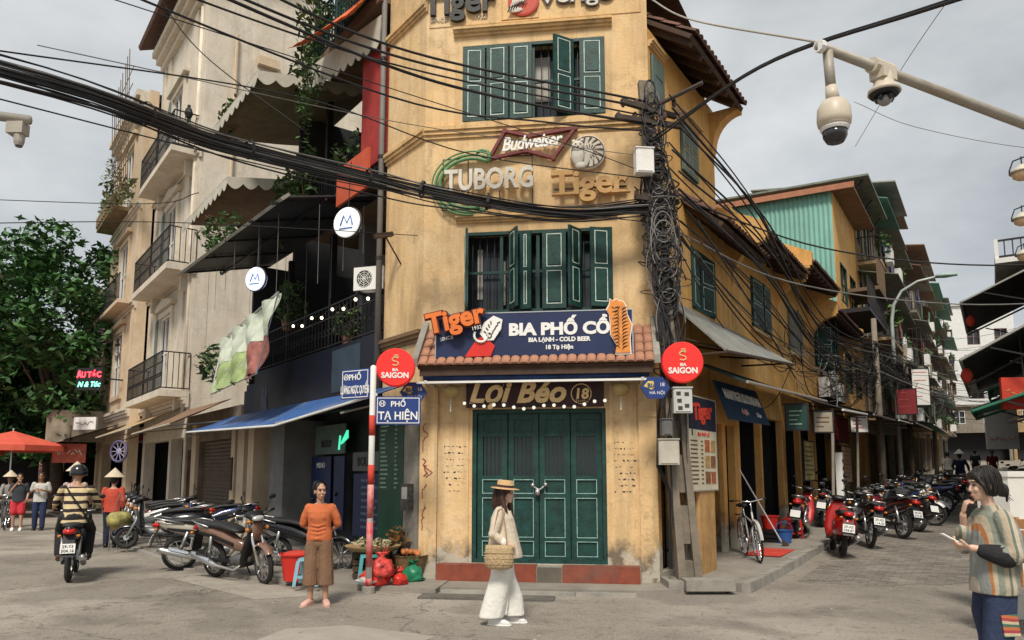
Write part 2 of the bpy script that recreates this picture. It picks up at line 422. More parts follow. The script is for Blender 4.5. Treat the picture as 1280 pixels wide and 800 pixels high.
# block paving of the right-hand street
PAVER = mat('street_paver', (.20, .178, .15), .9, var=.25, scale=1.2, bump=.4, bscale=70, dirt=(.085, .075, .065), dirt_amt=.6, island=.22)
m = MB()
rnd = random.Random(3)
L, Wd = .23, .115
i = 0; x = 1.4
while x < 34:
 y = -1.55 - (L / 2 if i % 2 else 0)
 while y > -8.2:
  P = FR @ Vector((x + Wd / 2, y - L / 2, 0)); edge = 1.4 + .5 * sin(y * .9) + .35 * (-y - 1.5)
  if x > edge and -.55 < P.x / P.y < .76:
   h = .012 + rnd.uniform(-.004, .004); g = .005
   vs = []
   for (a, b_, hh) in ((x + g, y - L + g, -.02), (x + Wd - g, y - L + g, -.02), (x + Wd - g, y - g, -.02), (x + g, y - g, -.02)):
    q = FR @ Vector((a, b_, 0)); vs.append((q.x, q.y, gz(q.x, q.y) + hh))
   tilt = rnd.uniform(-.003, .003)
   for k in range(4):
    vs.append((vs[k][0], vs[k][1], vs[k][2] + .02 + h + (tilt if k in (0, 1) else -tilt)))
   m.add(vs, [(4, 5, 6, 7), (0, 1, 5, 4), (1, 2, 6, 5), (2, 3, 7, 6), (3, 0, 4, 7)])
  y -= L
 x += Wd; i += 1
o = m.build('paving_blocks', PAVER); o['kind'] = 'stuff'; o['label'] = 'grey brown block paving of the narrow street'

# pavement slabs: left street, in front of the corner house, right street
PAVE = mat('pavement_screed', (.25, .225, .19), .92, var=.22, scale=1.6, bump=.4, bscale=60, dirt=(.085, .075, .065), dirt_amt=.65)
def sheet_prism(poly, z0, z1, name, mt, rise=False):
 mm = MB(); n = len(poly)
 mm.add([(p[0], p[1], (gz(p[0], p[1]) if rise else 0) + z0) for p in poly] + [(p[0], p[1], (gz(p[0], p[1]) if rise else 0) + z1) for p in poly],
           [tuple(range(n, 2 * n)), tuple(range(n - 1, -1, -1))] + [(i, (i + 1) % n, (i + 1) % n + n, i + n) for i in range(n)])
 return struct(mm.build(name, mt))
def P2(F, x, y): q = F @ Vector((x, y, 0)); return (q.x, q.y)
sheet_prism([P2(FL, -32, 1), P2(FL, -32, -2.3), P2(FL, -3.2, -2.3), P2(FL, -1.6, -1.9), P2(FL, -.3, -1.25), P2(FF, .5, -1.05), P2(FF, .5, 1.0)], -.2, .075, 'pavement_left', PAVE)
pav = sheet_prism([P2(FF, .51, .9), P2(FF, .51, -.85), P2(FF, 3.2, -.80), P2(FR, .02, -.85), P2(FR, 0, .8)], -.2, .068, 'pavement_corner', PAVE)
# drain grating slab in front of the step
ps = [P2(FR, .08, 1.0), P2(FR, .08, -1.0)]
k = .9
mm = MB()
rows = [(.08 + i * .9) for i in range(0, 45)]
vs = []
for x in rows:
 a = P2(FR, x, 1.0); b = P2(FR, x, -1.12); zz = gz(*b) + .12
 vs += [(a[0], a[1], zz), (b[0], b[1], zz), (b[0], b[1], zz - .3)]
fs = []
for i in range(len(rows) - 1):
 fs += [(3 * i, 3 * i + 1, 3 * i + 4, 3 * i + 3), (3 * i + 1, 3 * i + 2, 3 * i + 5, 3 * i + 4)]
fs.append((0, 2, 1))
mm.add(vs, fs)
pavr = struct(mm.build('pavement_right', PAVE))
KERB = mat('kerb_stone', (.30, .28, .245), .88, var=.2, scale=6, bump=.35, dirt=(.12, .11, .09), dirt_amt=.6)
def kerb_run(F, x0, x1, y, parent, h, step=.9, rise=True, w=.14):
 x = x0
 while x < x1 - .05:
  x2 = min(x + step, x1); c = P2(F, (x + x2) / 2, y); zb = gz(*c) if rise else 0
  j = rnd.uniform(-.006, .006)
  MB(F).add([(x + .006, y - w + j, zb - .1), (x2 - .006, y - w - j, zb - .1), (x2 - .006, y + .0, zb - .1), (x + .006, y + .0, zb - .1),
                   (x + .006, y - w + .015 + j, zb + h + j), (x2 - .006, y - w + .015 - j, zb + h - j), (x2 - .006, y + .0, zb + h), (x + .006, y + .0, zb + h)],
                  [(4, 5, 6, 7), (0, 1, 5, 4), (1, 2, 6, 5), (2, 3, 7, 6), (3, 0, 4, 7)]).build('kerb_stone', KERB, parent)
  x = x2
kerb_run(FR, .08, 20, -1.122, pavr, .135)
kerb_run(FL, -18, -3.3, -2.302, [o for o in COL.objects if o.name == 'pavement_left'][0], .045, rise=False)
kerb_run(FF, .55, 3.15, -.86, pav, .05, rise=False)
# low ramp plate, manhole and repair patches in the road
m = MB(FF); m.box(.35, 2.1, -1.42, -1.1, .004, .03)
struct(m.build('road_patch', mat('dark_drain_slab', (.12, .11, .095), .9, var=.3, bump=.4)))
m = MB(); m.add([(-2.6, 6.75, .006), (-1.2, 6.6, .006), (-.75, 7.55, .006), (-1.75, 8.1, .006), (-2.35, 7.9, .006)], [(0, 1, 2, 3, 4)])
struct(m.build('road_patch', mat('concrete_patch', (.33, .30, .255), .93, var=.14, bump=.4, bscale=70, dirt=(.15, .135, .11), dirt_amt=.5)))
m = MB(); m.add([(-5.2, 11.6, .006), (-3.3, 9.7, .006), (-2.6, 10.0, .006), (-4.6, 12.4, .006)], [(0, 1, 2, 3)])
struct(m.build('road_patch', mat('pale_patch', (.33, .295, .245), .93, var=.2, bump=.4, bscale=70)))
# litter leaves and scraps along the kerb
m = MB()
for i in range(220):
 if i < 130: q = FL @ Vector((rnd.uniform(-9, 0), rnd.gauss(-2.6, .18), 0))
 else: q = Vector((rnd.uniform(-5, 5), rnd.uniform(6.5, 10.5), 0))
 s = rnd.uniform(.008, .03); a = rnd.uniform(0, 6.3)
 m.add([(q.x + s * cos(a + k * 1.57) * (1 if k % 2 else .5), q.y + s * sin(a + k * 1.57) * (1 if k % 2 else .5), gz(q.x, q.y) + .012 + .008 * (k == 1)) for k in range(4)], [(0, 1, 2, 3)])
o = m.build('litter', mat('paper_litter', (.4, .36, .28), .9, var=.4, island=.5)); o['kind'] = 'stuff'; o['label'] = 'scraps and dry leaves scattered on the road'

# ---------------------------------------------------------------- corner house
def tile_roof(name, F, x0, x1, ye, ze, yt, zt, parent, mt, pitch=.17, under=WOOD_D, th=.07):
 """pitched roof: boards below, barrel tiles on top (joined), rafters under the eave"""
 base = MB(F).plate([(x0, ye + .03, ze), (x1, ye + .03, ze), (x1, yt, zt), (x0, yt, zt)], th).build(name, under, parent)
 m = MB(F); n = max(2, int((x1 - x0) / pitch)); px = (x1 - x0) / n; rows = max(2, int(hypot(yt - ye, zt - ze) / .3))
 sy, sz = (yt - ye), (zt - ze); ln = hypot(sy, sz); ny, nz = -sz / ln, sy / ln
 for i in range(n):
  cx = x0 + (i + .5) * px
  for j in range(rows):
   a, b = j / rows, (j + 1.12) / rows
   lift = .012 + rnd.uniform(-.006, .006)
   ring = []
   for t_, hgt in ((a, .028 + lift), (b, lift)):
    row = []
    for k in range(5):
     ang = pi * k / 4; w = px * .52
     ox = -cos(ang) * w; oh = sin(ang) * w * .75 + hgt
     row.append((cx + ox + rnd.uniform(-.004, .004), ye + sy * t_ + ny * oh, ze + sz * t_ + nz * oh))
    ring.append(row)
   m.add(ring[0] + ring[1], [(k, k + 1, k + 6, k + 5) for k in range(4)] + [(4, 3, 2, 1, 0)])
 t = m.build('roof_tiles', mt, base); t['kind'] = 'stuff'
 r = MB(F); k = x0 + .1
 while k < x1 - .05:
  r.plate([(k, ye + .05, ze - th), (k + .06, ye + .05, ze - th), (k + .06, yt, zt - th), (k, yt, zt - th)], .08); k += .45
 r.build('rafters', WOOD_D, base)
 return base

def shutter_leaf(win, F, hx, w, z0, z1, ang, y=-.03, mt=None, line=True, rows=2, lm=None):
 T = F @ Matrix.Translation((hx, y, 0)) @ Matrix.Rotation(ang, 4, 'Z')
 x0, x1 = (0, w) if w > 0 else (w, 0)
 b = MB(T); b.box(x0, x1, -.018, .018, z0, z1)
 h = (z1 - z0 - .06) / rows
 for r in range(rows):
  a = z0 + .05 + r * h; b.box(x0 + .085, x1 - .085, -.026, .026, a + .05, a + h - .07)
 b.build('shutter', mt or GREEN, win)
 if line:
  l = MB(T)
  for r in range(rows):
   a = z0 + .05 + r * h
   for yy in (-.0225, .0195): l.outline(x0 + .065, x1 - .065, a + .02, a + h - .04, yy, yy + .004, .012)
  l.build('shutter_moulding', lm or WHITE_L, win)

def cornice(mb, x0, x1, z0, z1, out, ends=(0, 0)):
 h = (z1 - z0) / 3
 for i, k in enumerate((.35, .7, 1.)): mb.box(x0 - ends[0] * out * k, x1 + ends[1] * out * k, -out * k, .0, z0 + h * i, z0 + h * (i + 1) - (.001 if i < 2 else 0))
 return mb

CB = thing('corner_building', 'narrow ochre corner house with green shutters between the two streets', 'building', FF)
DOOR = (.79, 2.78, .30, 2.56); W1 = (.66, 2.92, 4.03, 5.31); W2 = (.60, 2.85, 7.08, 8.40)
MB(FF).wall(0, FW, 0, 10.4, [DOOR, W1, W2], t=.28).build('wall', Y_WALL, CB)
MB(FL).wall(-1.28, 0, 0, 10.2, [], t=.28).build('wall', Y_WALL, CB)
F3 = [(.10, .58, 7.32, 8.12), (1.35, 2.15, 6.66, 7.52), (1.7, 2.9, 4.36, 5.45), (1.15, 3.85, .13, 2.5), (.12, .72, .2, 2.0)]
MB(FR).wall(0, 4.0, 0, 6.4, F3[2:], t=.14).build('wall', Y_OR, CB)
MB(FR).wall(0, 3.2, 6.4, 8.5, F3[:2], t=.14).build('wall', Y_OR, CB)
MB(FR).box(3.16, 3.2, .14, 5.0, 6.4, 9.2).build('wall', Y_OR, CB)
MB(FR).plate([(3.2, -.1, 6.41), (4.0, -.1, 6.41), (4.0, 5, 7.6), (3.2, 5, 7.6)], .06).build('roof_deck', TILE_D, CB)
# closed back and roof so that rooms stay dark
m = MB(FR)
m.box(3.95, 4.0, .28, 5.0, 0, 6.38); m.build('wall', Y_OR, CB)
m = MB(FF)
m.add([(-.9, 4.9, 0), (3.2, 4.9, 0), (3.2, 4.9, 10.3), (-.9, 4.9, 10.3)], [(0, 1, 2, 3)]); m.build('wall', Y_WALL, CB)
m = MB()
q = [FL @ Vector((-1.2, .0, 0)), FF @ Vector((0, 0, 0)), FF @ Vector((FW, 0, 0)), FR @ Vector((3.19, 0, 0)), FR @ Vector((3.19, 5, 0)), FL @ Vector((-1.2, 4, 0))]
for z in (3.35, 6.2): m.add([(p.x, p.y, z) for p in q], [(0, 1, 2, 3, 4, 5)])
m.build('floor_slab', DARK, CB)
m = MB(); m.add([(p.x, p.y, 10.2 if i < 3 or i == 5 else 9.4) for i, p in enumerate(q)], [(0, 1, 2, 5), (2, 3, 4, 5)])
m.build('roof_deck', TILE_D, CB)
tile_roof('roof', FR, .3, 3.1, -.64, 8.34, 2.2, 10.3, CB, TILE_D)
# corbel under the far end of the eave and side parapet
m = MB(FR)
arc = [(-.05 - .5 * (1 - cos(a * pi / 16)), 7.65 + .62 * sin(a * pi / 16)) for a in range(9)]
pts = [(0.0, 7.55)] + [(y, z) for y, z in arc] + [(-.56, 8.36), (0, 8.36)]
m.add([(2.97, y, z) for y, z in pts] + [(3.21, y, z) for y, z in pts], [tuple(range(len(pts)))[::-1], tuple(range(len(pts), 2 * len(pts)))] + [(i, (i + 1) % len(pts), (i + 1) % len(pts) + len(pts), i + len(pts)) for i in range(len(pts))])
m.build('corbel', Y_OR, CB)
# mouldings
m = MB(FF); cornice(m, 0, FW, 6.86, 7.04, .09); m.build('cornice', Y_TRIM, CB)
m = MB(FL); cornice(m, -1.28, .03, 6.86, 7.04, .09); m.build('cornice', Y_TRIM, CB)
m = MB(FL); cornice(m, -1.28, .03, 9.05, 9.2, .09); m.build('cornice', Y_TRIM, CB)
m = MB(FL); cornice(m, -1.28, .03, 3.62, 3.8, .1); m.build('cornice', mat('stained_trim', (.20, .12, .06), .9, var=.3, dirt=(.05, .035, .025), dirt_amt=.7), CB)
m = MB(FF); cornice(m, .45, 2.97, 8.56, 8.68, .12); m.build('window_hood', Y_TRIM, CB)
m = MB(FF); cornice(m, .52, 3.0, 5.46, 5.57, .1); m.build('window_hood', Y_TRIM, CB)
m = MB(FF); m.box(.5, 2.95, -.08, .0, 7.041, 7.085); m.build('window_sill', Y_TRIM, CB)
m = MB(FR); cornice(m, .02, .66, 8.2, 8.3, .1); m.build('window_hood', Y_TRIM, CB)
m = MB(FR); cornice(m, 1.25, 2.25, 7.6, 7.7, .12); m.build('window_hood', Y_TRIM, CB)
m = MB(FF); m.outline(.04, 3.42, 8.76, 9.9, -.012, .0, .02); m.build('panel_moulding', Y_TRIM, CB)
for x0, x1 in ((0, .27), (3.25, FW)):
 m = MB(FF); m.box(x0 + .002, x1 - .002, -.055, 0, 0, 2.9); m.box(x0 + .002, x1 - .002, -.07, -.055, 2.42, 2.5); m.box(x0 + .002, x1 - .002, -.07, -.055, 0, .14); m.build('pilaster', Y_WALL, CB)
for x0, x1 in ((.30, .74), (2.83, 3.22)):
 m = MB(FF); m.box(x0, x1, -.022, 0, .3, 2.9); m.build('pilaster', Y_WALL, CB)
m = MB(FL); m.box(-.42, -.004, -.05, 0, 0, 2.55); m.build('pilaster', CONC, CB)

def window(F, x0, x1, z0, z1, parent, bars=True, mid=True, fr=GREEN_D, depth=.2, curtain=()):
 w = MB(F); w.box(x0, x1, depth + .05, depth + .07, z0, z1); w = w.build('window', GLASS, parent)
 m = MB(F); m.outline(x0, x1, z0, z1, -.01, .07, .05)
 n = max(2, round((x1 - x0) / .62))
 for i in range(1, n): c = x0 + (x1 - x0) * i / n; m.box(c - .025, c + .025, .02, .07, z0 + .05, z1 - .05)
 if mid: m.box(x0 + .05, x1 - .05, .025, .06, (z0 + z1) / 2 - .02, (z0 + z1) / 2 + .02)
 m.build('window_frame', fr, w)
 if bars:
  b = MB(F); k = x0 + .1
  while k < x1 - .05: b.box(k - .007, k + .007, .1, .114, z0, z1); k += .115
  b.build('window_bars', IRON, w)
 for a, b_, c, d in curtain:
  MB(F).box(a, b_, depth + .02, depth + .04, c, d).build('curtain', CURTAIN, w)
 return w
w = window(FF, *W2, CB, curtain=[(1.72, 1.98, 7.5, 8.25)])
for hx, wd, an in ((.62, .34, .10), (.99, .35, -.03), (1.36, .35, .0), (2.36, -.36, .62), (2.84, -.38, .08)): shutter_leaf(w, FF, hx, wd, 7.12, 8.36, an)
w = window(FF, *W1, CB, curtain=[(.82, .9, 4.3, 5.1), (1.18, 1.26, 4.2, 4.9)])
for hx, wd, an in ((1.36, .32, -1.1), (1.52, .18, -.25), (1.86, .36, .0), (2.44, -.3, 1.0), (2.9, -.33, .32), (.68, .3, -1.35)): shutter_leaf(w, FF, hx, wd, 4.07, 5.28, an)
w = window(FR, *F3[0], CB, bars=False); shutter_leaf(w, FR, .11, .46, 7.34, 8.1, 0, mt=mat('faded_teal_paint', (.10, .14, .12), .7, var=.2), line=False)
w = window(FR, *F3[1], CB, bars=False)
for hx, wd in ((1.36, .39), (2.14, -.39)): shutter_leaf(w, FR, hx, wd, 6.68, 7.5, 0, mt=MATS['faded_teal_paint'], lm=Y_TRIM)
w = window(FR, *F3[2], CB, bars=False)
for hx, wd, an in ((1.72, .55, .15), (2.88, -.55, -.15)): shutter_leaf(w, FR, hx, wd, 4.4, 5.42, an)
# folding door
d = MB(FF).box(DOOR[0], DOOR[1], .2, .22, DOOR[2], DOOR[3]).build('door', GREEN_D, CB)
MB(FF).outline(DOOR[0], DOOR[1], DOOR[2], DOOR[3], .03, .2, .06).build('door_frame', GREEN, d)
lw = (DOOR[1] - DOOR[0] - .12) / 4
for i in range(4):
 x0 = DOOR[0] + .06 + i * lw + .008; x1 = x0 + lw - .016; y = .09 + (.012 if i % 2 else 0)
 m = MB(FF); z = DOOR[2] + .01
 for a, b_ in ((0, .09), (.30, .36), (.93, 1.0), (1.20, 1.26), (1.84, 1.90), (2.10, 2.19)): m.box(x0 + .08, x1 - .08, y, y + .045, z + a, z + b_)
 m.box(x0, x0 + .08, y, y + .045, z, z + 2.19); m.box(x1 - .08, x1, y, y + .045, z, z + 2.19)
 for a, b_ in ((.09, .30), (.36, .93), (1.0, 1.20), (1.90, 2.10)): m.box(x0 + .079, x1 - .079, y + .022, y + .04, z + a, z + b_)
 m.build('door_leaf', GREEN, d)
 l = MB(FF)
 for a, b_ in ((.085, .305), (.355, .935), (.995, 1.205)): l.outline(x0 + .075, x1 - .075, z + a, z + b_, y - .004, y, .010)
 l.build('door_moulding', mat('pale_teal_line', (.30, .48, .43), .6, var=.35, scale=12, dirt=(.05, .14, .11), dirt_amt=.9), d)
 l = MB(FF); l.outline(x0 + .075, x1 - .075, z + 1.895, z + 2.105, y - .003, y, .01); l.build('door_moulding', GREEN_D, d)
 m = MB(FF); k = x0 + .12
 while k < x1 - .1: m.box(k, k + .013, y + .02, y + .033, z + 1.26, z + 1.84); k += .062
 m.build('door_bars', GREEN_D, d)
 MB(FF).box(x0 + .08, x1 - .08, y + .05, y + .06, z + 1.26, z + 1.84).build('door_pane', GLASS, d)
MB(FF).box(.98, 1.24, .142, .147, 1.62, 2.1).build('curtain', CURTAIN, d)
m = MB(FF); cx = (DOOR[0] + DOOR[1]) / 2
for i in range(9): m.ell((cx - .08 + .02 * i, .05, 1.42 - .05 * sin(i / 8 * pi)), .017, 6, 4)
m.obox((cx - .02, .04, 1.33), (.07, .03, .09)); m.ell((cx - .09, .05, 1.43), .035, 8, 6); m.ell((cx + .1, .05, 1.44), .035, 8, 6)
m.build('door_chain', STEEL, d, smooth=True)
# red tiled step
st = MB(FF).box(.31, 3.23, -.22, .0, 0.06, .285).build('step', CONC, CB)
for i in range(8):
 x0 = .31 + i * .365
 if i == 4: MB(FF).box(x0 + .01, x0 + .355, -.232, -.222, .07, .28).build('tile', mat('worn_step_patch', (.13, .115, .09), .9, var=.3), st); continue
 MB(FF).box(x0 + .003, x0 + .362, -.236, -.2205, .07, .2845).build('tile', REDTILE, st)
 MB(FF).box(x0 + .003, x0 + .362, -.236, -.03, .2855, .3).build('tile', REDTILE, st)
# small tiled pent roof over the door
pr = MB(FF).plate([(.10, -.64, 3.13), (3.46, -.64, 3.13), (3.46, -.02, 3.75), (.10, -.02, 3.75)], .05).build('pent_roof', WOOD_D, CB)
tm = MB(FF); w2 = .067; Ls = .26
r0 = [(-cos(pi * k / 5) * w2, 0, sin(pi * k / 5) * .035 + .012) for k in range(6)]; r1 = [(-cos(pi * k / 5) * w2 * .95, Ls, sin(pi * k / 5) * .033 + .002) for k in range(6)]
tm.add(r0 + r1, [(k, k + 1, k + 7, k + 6) for k in range(5)] + [(5, 4, 3, 2, 1, 0)])
tile_me = None
sl_ang = atan2(.62, .62)
for j in range(4):
 for i in range(25):
  if tile_me is None:
   o = tm.build('roof_tile', TILE, pr); tile_me = o.data
  else:
   o = bpy.data.objects.new('roof_tile', tile_me); COL.objects.link(o); o.parent = pr
  f = j * .215; o.location = (.165 + i * .135, -.655 + f * cos(sl_ang), 3.13 + f * sin(sl_ang) + .004)
  o.rotation_euler = (sl_ang + rnd.uniform(-.03, .03), 0, rnd.uniform(-.03, .03))
for x, sx in ((.06, 1), (3.5, -1)):
 m = MB(FF); m.add([(x - .045, -.66, 3.12), (x + .045, -.66, 3.12), (x + .045, 0, 3.76), (x - .045, 0, 3.76), (x - .045, -.66, 3.24), (x + .045, -.66, 3.24), (x + .045, 0, 3.92), (x - .045, 0, 3.92)],
                      [(0, 3, 2, 1), (4, 5, 6, 7), (0, 1, 5, 4), (1, 2, 6, 5), (2, 3, 7, 6), (3, 0, 4, 7)]); m.build('roof_verge', CONC, pr)
m = MB(FF); m.box(.12, 3.44, -.6, -.56, 3.0, 3.11); m.build('fascia', WOOD_D, pr)  # dark board stands in for the shadow band under the tile eave
m = MB(FF)
m.hull([(.14, -.42, 3.0, .06, .05), (1.0, -.42, 2.995, .06, .055), (2.0, -.42, 2.985, .06, .05), (3.4, -.42, 3.01, .06, .05)], 10, 2); m.build('rolled_awning', mat('blue_roller_fabric', (.02, .06, .20), .5, var=.4, scale=3), pr, smooth=True)
m = MB(FF); m.box(.06, 3.44, -.56, -.5, 2.895, 2.925); m.build('awning_rail', WHITE, pr)
for x in (.2, 3.3): m = MB(FF).box(x - .02, x + .02, -.56, 0, 2.9, 2.94); m.split('awning_bracket', WHITE, pr)
# writing scrawled on the plaster
m = MB(FF); z = 2.35; pts = []
gr = random.Random(8); gx_ = .13
for i in range(46): gx_ = max(.05, min(.22, gx_ + gr.uniform(-.06, .06))); pts.append((gx_, -.061, 2.33 - i * .034 + gr.uniform(-.03, .03)))
m.tube(pts[:13], .006, 4); m.tube(pts[15:24], .008, 4); m.tube(pts[26:33], .006, 4); m.tube(pts[35:], .007, 4); m.tube([(.08, -.061, 1.7), (.2, -.061, 1.62), (.1, -.061, 1.55)], .007, 4); m.build('graffiti', mat('red_marker', (.30, .03, .05), .7), CB)
m = MB(FF)
for (x0, x1, za, zb, nn) in ((.36, .68, 1.25, 2.0, 8), (2.87, 3.17, 1.25, 2.05, 9)):
 for r in range(nn):
  x = x0 + rnd.uniform(0, .05); zz = zb - (zb - za) * r / nn
  while x < x1:
   wd = rnd.uniform(.012, .05)
   if rnd.random() < .72: m.obox((x + wd / 2, -.0235, zz + rnd.uniform(-.006, .006)), (wd, .002, rnd.choice((.008, .008, .022))), (0, rnd.uniform(-.4, .4), 0))
   x += wd + rnd.uniform(.008, .04)
t = m.build('graffiti', mat('black_marker', (.05, .04, .04), .7), CB); t['kind'] = 'stuff'
m = MB(FF); m.add([(.0, 0, 0)], []); 
# ground floor of the right side: doorway interior, wooden door leaf behind the pole, arch
m = MB(FR); m.box(.12, .72, .2, .24, .2, 2.0)
for a, b_ in ((.3, .85), (.95, 1.35), (1.45, 1.9)): m.box(.2, .64, .17, .2, a, b_)
m.build('side_door', WOOD_D, CB)
m = MB(FR)
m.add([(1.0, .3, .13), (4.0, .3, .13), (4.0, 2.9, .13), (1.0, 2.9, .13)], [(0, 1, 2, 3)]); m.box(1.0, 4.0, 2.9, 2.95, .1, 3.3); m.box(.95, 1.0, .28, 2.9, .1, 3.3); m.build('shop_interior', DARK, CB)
m = MB(FR); m.box(2.55, 2.62, .05, .12, .13, 2.5); m.box(3.3, 3.5, .06, .14, .13, 2.5); m.split('door_post', Y_OR, CB)
m = MB(FR); m.box(2.68, 3.16, .3, .33, .14, .75); m.build('door_panel', GREEN, CB)
MB(FR).box(2.7, 3.2, .18, .2, 1.75, 2.35).build('notice_board', mat('orange_menu_print', (.55, .17, .05), .6, var=.5, scale=14), CB)
MB(FR).box(2.2, 3.0, -.7, -.1, .0, .135 + gz(*P2(FR, 2.6, -.4))).build('door_mat', RED_C, CB) if False else None

# ---------------------------------------------------------------- row of two-storey ochre houses on the right street
def yellow_house(name, label, t0, t1, top, eave, over, wins, grounds, roof=True, wallm=Y_OR, corb=True):
 zb = gz(*P2(FR, (t0 + t1) / 2, 0)) + .1
 R = thing(name, label, 'building', FR @ Matrix.Translation((t0, 0, zb)))
 ops = [w[:4] for w in wins] + [(a, b, zb, zb + 2.55) for a, b in grounds]
 MB(FR).wall(t0, t1, zb - .4, top, ops, t=.13).build('wall', wallm, R)
 MB(FR).box(t0 + .02, t1 - .02, 4.5, 4.6, zb - .4, top + 1.2).build('wall', wallm, R)
 m = MB(FR)
 m.box(t0 + .02, t0 + .1, .3, 4.5, zb - .4, 3.3); m.box(t1 - .1, t1 - .02, .3, 4.5, zb - .4, 3.3); m.box(t0 + .1, t1 - .1, .3, 4.5, 3.2, 3.3); m.box(t0 + .1, t1 - .1, .3, 4.5, zb - .3, zb + .02); m.box(t0 + .1, t1 - .1, 3.4, 3.45, zb, 3.2)
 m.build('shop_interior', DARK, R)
 for w in wins:
  o = window(FR, *w[:4], R, bars=False)
  n = w[4]; lw = (w[1] - w[0] - .04) / n; ms = w[5]
  for i in range(n):
   left = i < n / 2
   hx = w[0] + .02 + (i if left else i + 1) * lw
   shutter_leaf(o, FR, hx, (lw - .012) * (1 if left else -1), w[2] + .03, w[3] - .03, w[6] * (-1 if left else 1) * rnd.uniform(.3, 1.2), mt=ms, line=w[7])
  MB(FR).box(w[0] - .08, w[1] + .08, -.07, .0, w[2] - .07, w[2] - .002).build('window_sill', Y_TRIM, R)
 if roof:
  tile_roof('roof', FR, t0 + .05, t1 - .05, -over, eave, 4.5, eave + 2.4, R, TILE_D)
  for t in (t0, t1 - .2):
   m = MB(FR)
   pts = [(-over * .95, eave - .04), (-over * .95, eave + .28), (4.5, eave + 2.85), (4.5, eave + 2.2), (0, eave - .1)]
   m.add([(t + .01, y, z) for y, z in pts] + [(t + .19, y, z) for y, z in pts], [(0, 1, 2, 3, 4), (9, 8, 7, 6, 5)] + [(i, (i + 1) % 5, (i + 1) % 5 + 5, i + 5) for i in range(5)])
   m.build('parapet', Y_OR, R)
   pts = [(0, eave - .95)] + [(-.03 - over * .85 * (1 - cos(a * pi / 12)), eave - .85 + .75 * sin(a * pi / 12)) for a in range(7)] + [(-over * .9, eave - .045), (0, eave - .045)]
   k = len(pts); m = MB(FR); m.add([(t + .012, y, z) for y, z in pts] + [(t + .188, y, z) for y, z in pts], [tuple(range(k)), tuple(range(2 * k - 1, k - 1, -1))] + [(i, (i + 1) % k, (i + 1) % k + k, i + k) for i in range(k)])
   m.build('corbel', Y_OR, R)
 return R
GREYSH = mat('grey_shutter_paint', (.20, .19, .16), .7, var=.25)
H1 = yellow_house('shop_house', 'ochre two storey house next to the corner house with one green shuttered window', 4.02, 7.75, 6.9, 6.15, .75,
             [(5.4, 6.95, 4.66, 5.78, 2, GREEN, .1, True)], [(4.2, 5.7), (5.85, 7.6)])
# lower pent roof over the first-floor window beside the pole
tile_roof('pent_roof', FR, 1.35, 4.0, -.72, 5.62, .0, 6.2, CB, TILE_D)
H2 = yellow_house('shop_house', 'ochre two storey house with grey closed shutters and deep tiled eave', 7.78, 11.3, 6.9, 6.5, .85,
             [(8.75, 10.25, 4.62, 5.8, 2, GREYSH, .02, False)], [(7.95, 9.4), (9.6, 11.15)])
H3 = yellow_house('shop_house', 'ochre house with open green shutters and air conditioner boxes below them', 11.33, 16.2, 6.5, 6.0, .8,
             [(11.95, 13.2, 4.6, 5.85, 2, GREEN, .9, True), (13.7, 15.1, 4.6, 5.85, 2, GREEN_D, .3, True)], [(11.5, 13.5), (13.7, 16.0)])

# ---------------------------------------------------------------- signs of the corner house
def lettering(body, size, F, x, z, y, parent, m, name='lettering', **k):
 return text_mb(body, size, F, x, z, y, **k).build(name, m, parent)
def scrawl(F, x0, x1, z, h, y, parent, mt_):
 m = MB(F); n = max(4, int((x1 - x0) / h * 2.4)); w = (x1 - x0) / n
 for i in range(n): m.tube([(x0 + i * w, y, z + h * (.1 + .8 * rnd.random())), (x0 + (i + .5) * w, y, z + h * rnd.random()), (x0 + (i + .85) * w, y, z + h * (.1 + .8 * rnd.random()))], h * .06, 4)
 t = m.build('lettering', mt_, parent); t['kind'] = 'stuff'
SIGNW = mat('sign_white', (.80, .79, .75), .5, var=.08)
OFFW = mat('aged_white_letter', (.62, .58, .50), .6, var=.2, dirt=(.25, .2, .14), dirt_amt=.6)
def on(F, x, y, z): return F @ Matrix.Translation((x, y, z))

# bow tie beer sign
R = thing('beer_sign', 'maroon bow tie shaped Budweiser sign under the top window', 'sign', on(FF, 1.7, -.06, 6.45))
bt = [(1.04, 6.46), (1.29, 6.90), (1.68, 6.79), (2.38, 6.88), (2.04, 6.42), (1.62, 6.56)]
m = MB(FF)
for i in range(6):
 p, q = bt[i], bt[(i + 1) % 6]; m.tube([(p[0], -.07, p[1]), (q[0], -.07, q[1])], [(.05, .032)] * 2, 4)
for p in bt: m.lathe([(.04, -.11), (.04, -.03)], 8, (p[0], 0, p[1]), 'y')
m.build('frame', MAROON, R)
lettering('Budweiser', .30, FF, 1.70, 6.585, -.11, R, SIGNW, shear=.35, bold=.006, ext=.012, wscale=.78, rot=.06, spacing=.92)
m = MB(FF)
for p in bt[:2] + bt[3:5]: m.tube([(p[0], -.07, p[1]), (p[0], 0, p[1])], .012, 5)
m.split('bracket', IRON, R)
